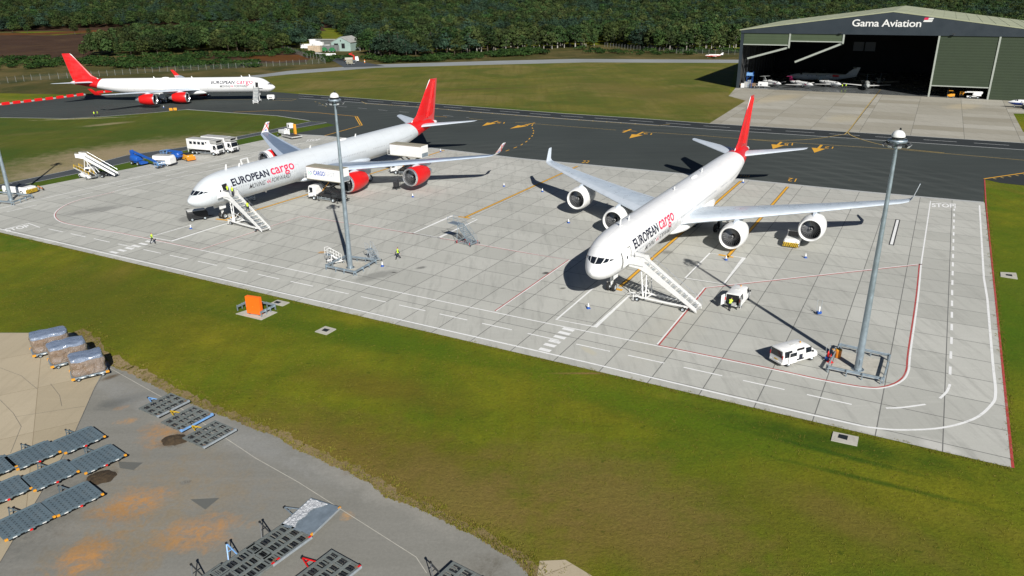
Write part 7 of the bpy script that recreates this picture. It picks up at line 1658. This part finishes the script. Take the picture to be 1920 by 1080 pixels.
def crown_mesh(name, kind, h, seed, nq, q):
    """leaf clumps spread over uneven lobes; kind oak, birch, pine or scrub"""
    g = np.random.default_rng(seed); lobes = []
    if kind == 'pine':
        n = 7
        for k in range(n):
            t = k / (n - 1); z = h * (.30 + .66 * t); rr_ = h * (.27 * (1 - t) + .05)
            for j in range(4 if t < .8 else 1):
                a = g.uniform(0, 6.28); o_ = rr_ * (.75 if t < .8 else 0); lobes.append((cos(a) * o_, sin(a) * o_, z + g.uniform(-.5, .5), rr_ * g.uniform(.55, .9), rr_ * g.uniform(.3, .45)))
    elif kind == 'scrub':
        for k in range(7): a = g.uniform(0, 6.28); o_ = h * g.uniform(0, .9); lobes.append((cos(a) * o_, sin(a) * o_, h * g.uniform(.3, .55), h * g.uniform(.35, .6), h * g.uniform(.3, .45)))
    else:
        w = h * (.36 if kind == 'oak' else .27); nl = 15
        for k in range(nl):
            t = (k + .5) / nl; z = h * (.30 + .60 * t); env = sin(pi * (.18 + .72 * t)) ** .7; a = k * 2.4 + g.uniform(-.5, .5); o_ = w * env * g.uniform(.35, .85)
            s_ = w * g.uniform(.38, .62); lobes.append((cos(a) * o_, sin(a) * o_, z, s_, s_ * g.uniform(.55, .85)))
    vs, fs, tone = [], [], []
    wts = np.array([l[3] ** 2 for l in lobes]); wts /= wts.sum(); ids = g.choice(len(lobes), nq, p=wts); lt = g.uniform(-.36, .36, len(lobes))
    for i in ids:
        x, y, z, r, rz = lobes[i]; d = Vector(g.normal(size=3)); d.normalize()
        if d.z < -.35: d.z *= -.6; d.normalize()
        rad = g.uniform(.78, 1.08); c = Vector((x + d.x * r * rad, y + d.y * r * rad, z + d.z * rz * rad))
        nn = (d + Vector(g.normal(size=3)) * .45).normalized(); a = nn.orthogonal().normalized(); b_ = nn.cross(a); th = g.uniform(0, 6.28); a, b_ = a * cos(th) + b_ * sin(th), b_ * cos(th) - a * sin(th)
        s1 = q * g.uniform(.6, 1.25); s2 = s1 * g.uniform(.5, .9); o_ = len(vs)
        vs += [c + a * s1 * .6, c + b_ * s2 * .6 + a * s1 * .1, c - a * s1 * .55, c - b_ * s2 * .6 - a * s1 * .12]; fs.append((o_, o_ + 1, o_ + 2, o_ + 3)); tone.append(min(1, max(0, .5 + lt[i] + g.uniform(-.25, .25))))
    me = bpy.data.meshes.new(name); me.from_pydata([tuple(v) for v in vs], [], fs); at = me.attributes.new('tone', 'FLOAT', 'FACE'); at.data.foreach_set('value', tone)
    me.materials.append(M['leaf_' + kind]); return me
def trunk_mesh(kind, h, seed):
    g = random.Random(seed); b = MB(); m = 'bark_pale' if kind == 'birch' else 'bark_brown'; top = h * (.9 if kind == 'pine' else .62); p = Vector((0, 0, -.3)); r = h * (.026 if kind == 'birch' else .022) + .06
    for k in range(5):
        q = Vector((g.uniform(-.25, .25) * k * .4, g.uniform(-.25, .25) * k * .4, top * (k + 1) / 5)); b.cyl(p, q, r, r * .78, 7, m, caps=(k == 0)); r *= .78; p = q
    if kind != 'pine':
        for k in range(7): a = k * 2.4 + g.random(); z = top * (.5 + .07 * k); s = Vector((0, 0, z)); e = s + Vector((cos(a) * h * .17, sin(a) * h * .17, h * .2)); b.cyl(s, e, h * .010 + .02, .03, 5, m, caps=False)
    o = b.build('trunk_tmp', smooth=60); me = o.data; bpy.data.objects.remove(o); return me
KINDS = [('oak', 11.5, 1), ('oak', 10.0, 2), ('birch', 12.0, 3), ('birch', 10.5, 4), ('pine', 13.5, 5), ('pine', 11.5, 6), ('oak', 12.5, 7)]
CM = [crown_mesh('crown', k, h, s * 11, 900, .80) for k, h, s in KINDS]; TM = [trunk_mesh(k, h, s) for k, h, s in KINDS]
SCM = [crown_mesh('scrub_clump', 'scrub', 2.4, 90 + s, 150, .6) for s in range(3)]
def inside(poly, x, y):
    c = False; j = len(poly) - 1
    for i in range(len(poly)):
        xi, yi = poly[i]; xj, yj = poly[j]
        if (yi > y) != (yj > y) and x < (xj - xi) * (y - yi) / (yj - yi) + xi: c = not c
        j = i
    return c
FRONT = [(-700, 62), (-200, 60), (0, 60), (60, 57), (160, 52.5), (330, 47), (480, 43), (560, 44), (612, 49), (640, 66), (662, 90), (690, 104), (720, 109), (770, 108), (860, 103), (930, 97), (1010, 93), (1080, 90), (1135, 85), (1200, 94), (1270, 97), (1330, 95), (1400, 92), (1560, 78), (1760, 66), (2700, 60)]
FW = [G(*q) for q in FRONT]
def front_y(x):
    for a, b_ in zip(FW, FW[1:]):
        if a.x <= x < b_.x: return a.y + (b_.y - a.y) * (x - a.x) / (b_.x - a.x)
    return FW[-1].y if x > 0 else FW[0].y
# the front line as y over x in world terms (kept single valued by sampling the survey points)
CL = [tuple(G(*q)[:2]) for q in [(163, 104), (205, 107.5), (265, 105), (330, 101), (400, 98), (470, 101), (560, 92), (590, 77), (598, 62), (500, 64), (330, 72), (225, 84)]]
HGR = [tuple((HA + HU * t + HN * s)[:2]) for t, s in ((-6, -6), (112, -6), (112, HD + 6), (-6, HD + 6))]
YRD = [tuple(G(*q)[:2]) for q in [(560, 105), (570, 82), (600, 78), (655, 80), (668, 96), (660, 110), (600, 108)]]
pts = []; tr = random.Random(11)
FP = [(p.x, p.y) for p in FW] + [(2600, 3600), (-2600, 3600)]
for (y0, y1, stp, sc) in ((430, 760, 7.2, 1.12), (760, 1150, 9.5, 1.25), (1150, 1800, 13.5, 1.5), (1800, 2900, 19.0, 1.85)):
    y = y0
    while y < y1:
        x = -.74 * y - 25
        while x < .74 * y + 25:
            px_, py_ = x + tr.uniform(-.45, .45) * stp, y + tr.uniform(-.45, .45) * stp
            ok = (inside(FP, px_, py_) or inside(CL, px_, py_)) and not inside(HGR, px_, py_) and not inside(YRD, px_, py_)
            if ok:
                cl = mnoise.noise((px_ * .012, py_ * .012, 5)); k = tr.random()
                kind = (4 if k < .5 else 5) if cl > .12 + tr.uniform(-.25, .25) else ((2 if k < .5 else 3) if cl < (-.12 if px_ > -90 else -.3) + tr.uniform(-.2, .2) else (0, 1, 6)[int(k * 2.99)])
                pts.append((px_, py_, terrain_z(px_, py_), kind, sc * tr.uniform(.55, 1.25), tr.uniform(0, 6.28)))
            x += stp
        y += stp
def seen(p):
    u, v = PROJ((p[0], p[1], p[2] + 6)); return -40 < u < 1960 and not (1395 < u and p[1] < 640)
front = sorted([p for p in pts if seen(p)], key=lambda p: p[1])
# the nearest rows, thinned so the 288 individuals spread over the whole front of the wood
lead = sorted([p for p in front], key=lambda p: hypot(p[0], p[1]))[:288]; ls = set(lead)
extra = [(52, 63, .8, 0), (141, 65, 1.0, 0), (168, 65, .6, 1), (158, 108, .75, 0), (24, 62, .9, 6), (598, 84, .8, 3), (214, 68, .8, 1), (420, 57, .7, 4), (345, 59, .9, 2), (250, 62, .7, 0)]
for q in extra:
    g_ = G(q[0], q[1]); lead.append((g_.x, g_.y, 0.0, q[3], q[2], tr.uniform(0, 6.28)))
LBL = {'oak': "rounded green broadleaf tree in the nearest rows of the wood", 'birch': "pale trunked open crowned tree in the nearest rows of the wood", 'pine': "dark green pine with layered boughs in the nearest rows of the wood"}
NM = {'oak': 'broadleaf_tree', 'birch': 'birch_tree', 'pine': 'pine_tree'}
protos = {}
for p in lead:
    k = KINDS[p[3]][0]
    T = thing(NM[k], LBL[k], 'tree', (p[0], p[1], p[2]), p[5], {'oak': 'broadleaf trees at the front of the wood', 'birch': 'birches at the front of the wood', 'pine': 'pines at the front of the wood'}[k])
    T.scale = (p[4] * tr.uniform(.9, 1.2), p[4] * tr.uniform(.9, 1.2), p[4])
    c = bpy.data.objects.new('crown', CM[p[3]]); COL.objects.link(c); c.parent = T; t = bpy.data.objects.new('trunk', TM[p[3]]); COL.objects.link(t); t.parent = T
    protos.setdefault(p[3], c)
for i in range(len(KINDS)):
    if i not in protos: protos[i] = next(iter(protos.values()))
def scatter(name, P, sources, label, cat):
    me = bpy.data.meshes.new(name); me.from_pydata([q[:3] for q in P], [], [])
    for nm, ty, vals in (('kind', 'INT', [q[3] for q in P]), ('sz', 'FLOAT', [q[4] for q in P]), ('turn', 'FLOAT', [q[5] for q in P])): a_ = me.attributes.new(nm, ty, 'POINT'); a_.data.foreach_set('value', vals)
    o = bpy.data.objects.new(name, me); COL.objects.link(o); tag(o, label, cat, kind='stuff')
    ng = bpy.data.node_groups.new(name, 'GeometryNodeTree'); ng.interface.new_socket("Geometry", in_out='INPUT', socket_type='NodeSocketGeometry'); ng.interface.new_socket("Geometry", in_out='OUTPUT', socket_type='NodeSocketGeometry')
    nn = ng.nodes; gi = nn.new('NodeGroupInput'); go = nn.new('NodeGroupOutput'); jn = nn.new('GeometryNodeJoinGeometry')
    def na(nm, dt): n = nn.new('GeometryNodeInputNamedAttribute'); n.data_type = dt; n.inputs[0].default_value = nm; return n.outputs[0]
    ki, si, ti = na('kind', 'INT'), na('sz', 'FLOAT'), na('turn', 'FLOAT'); cx = nn.new('ShaderNodeCombineXYZ'); ng.links.new(ti, cx.inputs[2])
    for i, src in enumerate(sources):
        cmp_ = nn.new('FunctionNodeCompare'); cmp_.data_type = 'INT'; cmp_.operation = 'EQUAL'; ng.links.new(ki, cmp_.inputs[2]); cmp_.inputs[3].default_value = i
        oi = nn.new('GeometryNodeObjectInfo'); oi.inputs[0].default_value = src; oi.inputs[1].default_value = True
        ip = nn.new('GeometryNodeInstanceOnPoints'); ng.links.new(gi.outputs[0], ip.inputs[0]); ng.links.new(cmp_.outputs[0], ip.inputs[1]); ng.links.new(oi.outputs[-1], ip.inputs[2]); ng.links.new(cx.outputs[0], ip.inputs[5]); ng.links.new(si, ip.inputs[6]); ng.links.new(ip.outputs[0], jn.inputs[0])
    ng.links.new(jn.outputs[0], go.inputs[0]); md = o.modifiers.new("scatter", 'NODES'); md.node_group = ng; return o
rest = [p for p in pts if p not in ls]
scatter('forest', rest, [protos[i] for i in range(len(KINDS))], "dark green mixed wood rolling back to the skyline", 'forest')
# low scrub: one mesh with every clump in it
sv, sf, stn = [], [], []; sg = random.Random(5); base = []
for me in SCM: base.append((np.array([v.co[:] for v in me.vertices]), np.array([p.vertices[:] for p in me.polygons]), np.array([a.value for a in me.attributes['tone'].data])))
zones = (([(-60, 114), (40, 112), (130, 113), (132, 124), (60, 130), (-60, 136)], 70), ([(140, 112), (230, 112), (330, 114), (480, 118), (490, 126), (330, 131), (215, 128), (150, 122)], 110), ([(225, 108), (420, 103), (560, 97), (600, 101), (420, 112), (240, 116)], 60),
         ([(690, 110), (770, 111), (860, 106), (960, 98), (1010, 95), (1020, 102), (880, 112), (790, 117), (720, 118)], 170), ([(1080, 93), (1200, 99), (1390, 97), (1390, 102), (1200, 104), (1090, 100)], 40), ([(575, 104), (640, 108), (640, 118), (600, 118)], 14), ([(300, 55), (480, 49), (600, 50), (600, 54), (330, 62)], 30))
for poly, n in zones:
    W_ = [tuple(G(*q)[:2]) for q in poly]; x0, x1 = min(q[0] for q in W_), max(q[0] for q in W_); y0, y1 = min(q[1] for q in W_), max(q[1] for q in W_); k = 0
    for _ in range(n * 40):
        if k >= n: break
        x, y = sg.uniform(x0, x1), sg.uniform(y0, y1)
        if not inside(W_, x, y): continue
        V_, F_, T_ = base[sg.randrange(3)]; s = sg.uniform(.6, 1.5); a = sg.uniform(0, 6.28); rm = np.array([[cos(a), -sin(a), 0], [sin(a), cos(a), 0], [0, 0, 1]])
        o_ = sum(len(q) for q in sv); sv.append(V_ @ rm.T * np.array([s * 1.5, s * 1.5, s]) + np.array([x, y, 0])); sf.append(F_ + o_); stn.append(T_ + sg.uniform(-.15, .15)); k += 1
me = bpy.data.meshes.new('scrub'); me.from_pydata(np.concatenate(sv).tolist(), [], np.concatenate(sf).tolist()); at_ = me.attributes.new('tone', 'FLOAT', 'FACE'); at_.data.foreach_set('value', np.clip(np.concatenate(stn), 0, 1).tolist()); me.materials.append(M['leaf_scrub'])
o = bpy.data.objects.new('scrub', me); COL.objects.link(o); tag(o, "low green scrub along the foot of the woods", 'scrub', kind='stuff')

# grass tufts: ragged along the yard's edge, thinly over the near lawn
leaf_mat('tuft_blades', (0.10, 0.14, 0.010), (0.19, 0.19, 0.016), (0.30, 0.24, 0.06))
gt = np.random.default_rng(4); P_ = []
rimw = [g2(q) for q in rim] ; outw = [g2(q) for q in rim_out]
for k in range(len(rimw) - 1):
    for _ in range(int(5 * (rimw[k + 1] - rimw[k]).length) + 3):
        t, u = gt.random(), gt.random() ** 1.3 * 1.8; a = rimw[k].lerp(rimw[k + 1], t); b_ = outw[k].lerp(outw[k + 1], t); P_.append((*(a.lerp(b_, u)[:2]), gt.uniform(.06, .19)))
LAWN = [tuple(G(*q)[:2]) for q in [(140, 615), (0, 460), (0, 620), (140, 620), (250, 700), (460, 785), (700, 895), (880, 990), (1000, 1075), (1900, 1075), (1890, 885), (0, 445)]]
LAWN = [tuple(G(*q)[:2]) for q in [(-20, 450), (-20, 612), (140, 612), (260, 695), (460, 780), (700, 892), (880, 985), (1010, 1090), (1990, 1090), (1890, 884)]]
xs_, ys_ = [q[0] for q in LAWN], [q[1] for q in LAWN]; n_ = 0
while n_ < 6500:
    x, y = gt.uniform(min(xs_), max(xs_)), gt.uniform(min(ys_), max(ys_))
    if inside(LAWN, x, y) and mnoise.noise((x * .12, y * .12, 3)) + .5 * mnoise.noise((x * .5, y * .5, 8)) > gt.uniform(-.4, .6): P_.append((x, y, gt.uniform(.035, .085))); n_ += 1
for (qa, qb, nn_) in (((0, 437), (1898, 879), 2600), ((1899, 870), (1849, 384), 1300)):
    a, b_ = g2(qa), g2(qb); d_ = (b_ - a).normalized(); nrm = Vector((d_.y, -d_.x, 0))
    for _ in range(nn_):
        t = gt.random(); c_ = mnoise.noise((t * 60, 1, 1)); o_ = gt.uniform(-.12, .5) if c_ < .1 else gt.uniform(-.45, .4); p = a.lerp(b_, t) + nrm * o_; P_.append((p.x, p.y, gt.uniform(.04, .11)))
P_ = np.array(P_); nb = 7; n = len(P_)
ang_ = gt.uniform(0, 6.28, (n, nb)); hh = P_[:, 2:3] * gt.uniform(.6, 1.2, (n, nb)); ox = gt.normal(0, .09, (n, nb)) ; oy = gt.normal(0, .09, (n, nb)); wd = .018 + .05 * hh
bx_, by_ = P_[:, 0:1] + ox, P_[:, 1:2] + oy; ca_, sa_ = np.cos(ang_), np.sin(ang_); zz_ = np.full_like(bx_, .03)
V3 = np.stack([np.stack([bx_ - ca_ * wd, by_ - sa_ * wd, zz_], -1), np.stack([bx_ + ca_ * wd, by_ + sa_ * wd, zz_], -1), np.stack([bx_ + sa_ * hh * .5, by_ - ca_ * hh * .5, hh + .03], -1)], 2).reshape(-1, 3)
me = bpy.data.meshes.new('grass_tufts'); nt_ = n * nb
me.vertices.add(len(V3)); me.vertices.foreach_set('co', V3.ravel()); me.loops.add(nt_ * 3); me.loops.foreach_set('vertex_index', np.arange(nt_ * 3)); me.polygons.add(nt_); me.polygons.foreach_set('loop_start', np.arange(nt_) * 3); me.update(calc_edges=True)
at_ = me.attributes.new('tone', 'FLOAT', 'FACE'); at_.data.foreach_set('value', np.clip(gt.normal(.5, .22, nt_), 0, 1)); me.materials.append(M['tuft_blades'])
o = bpy.data.objects.new('grass_tufts', me); COL.objects.link(o); tag(o, "green and straw grass tufts on the near lawn and yard edge", 'grass', kind='stuff')
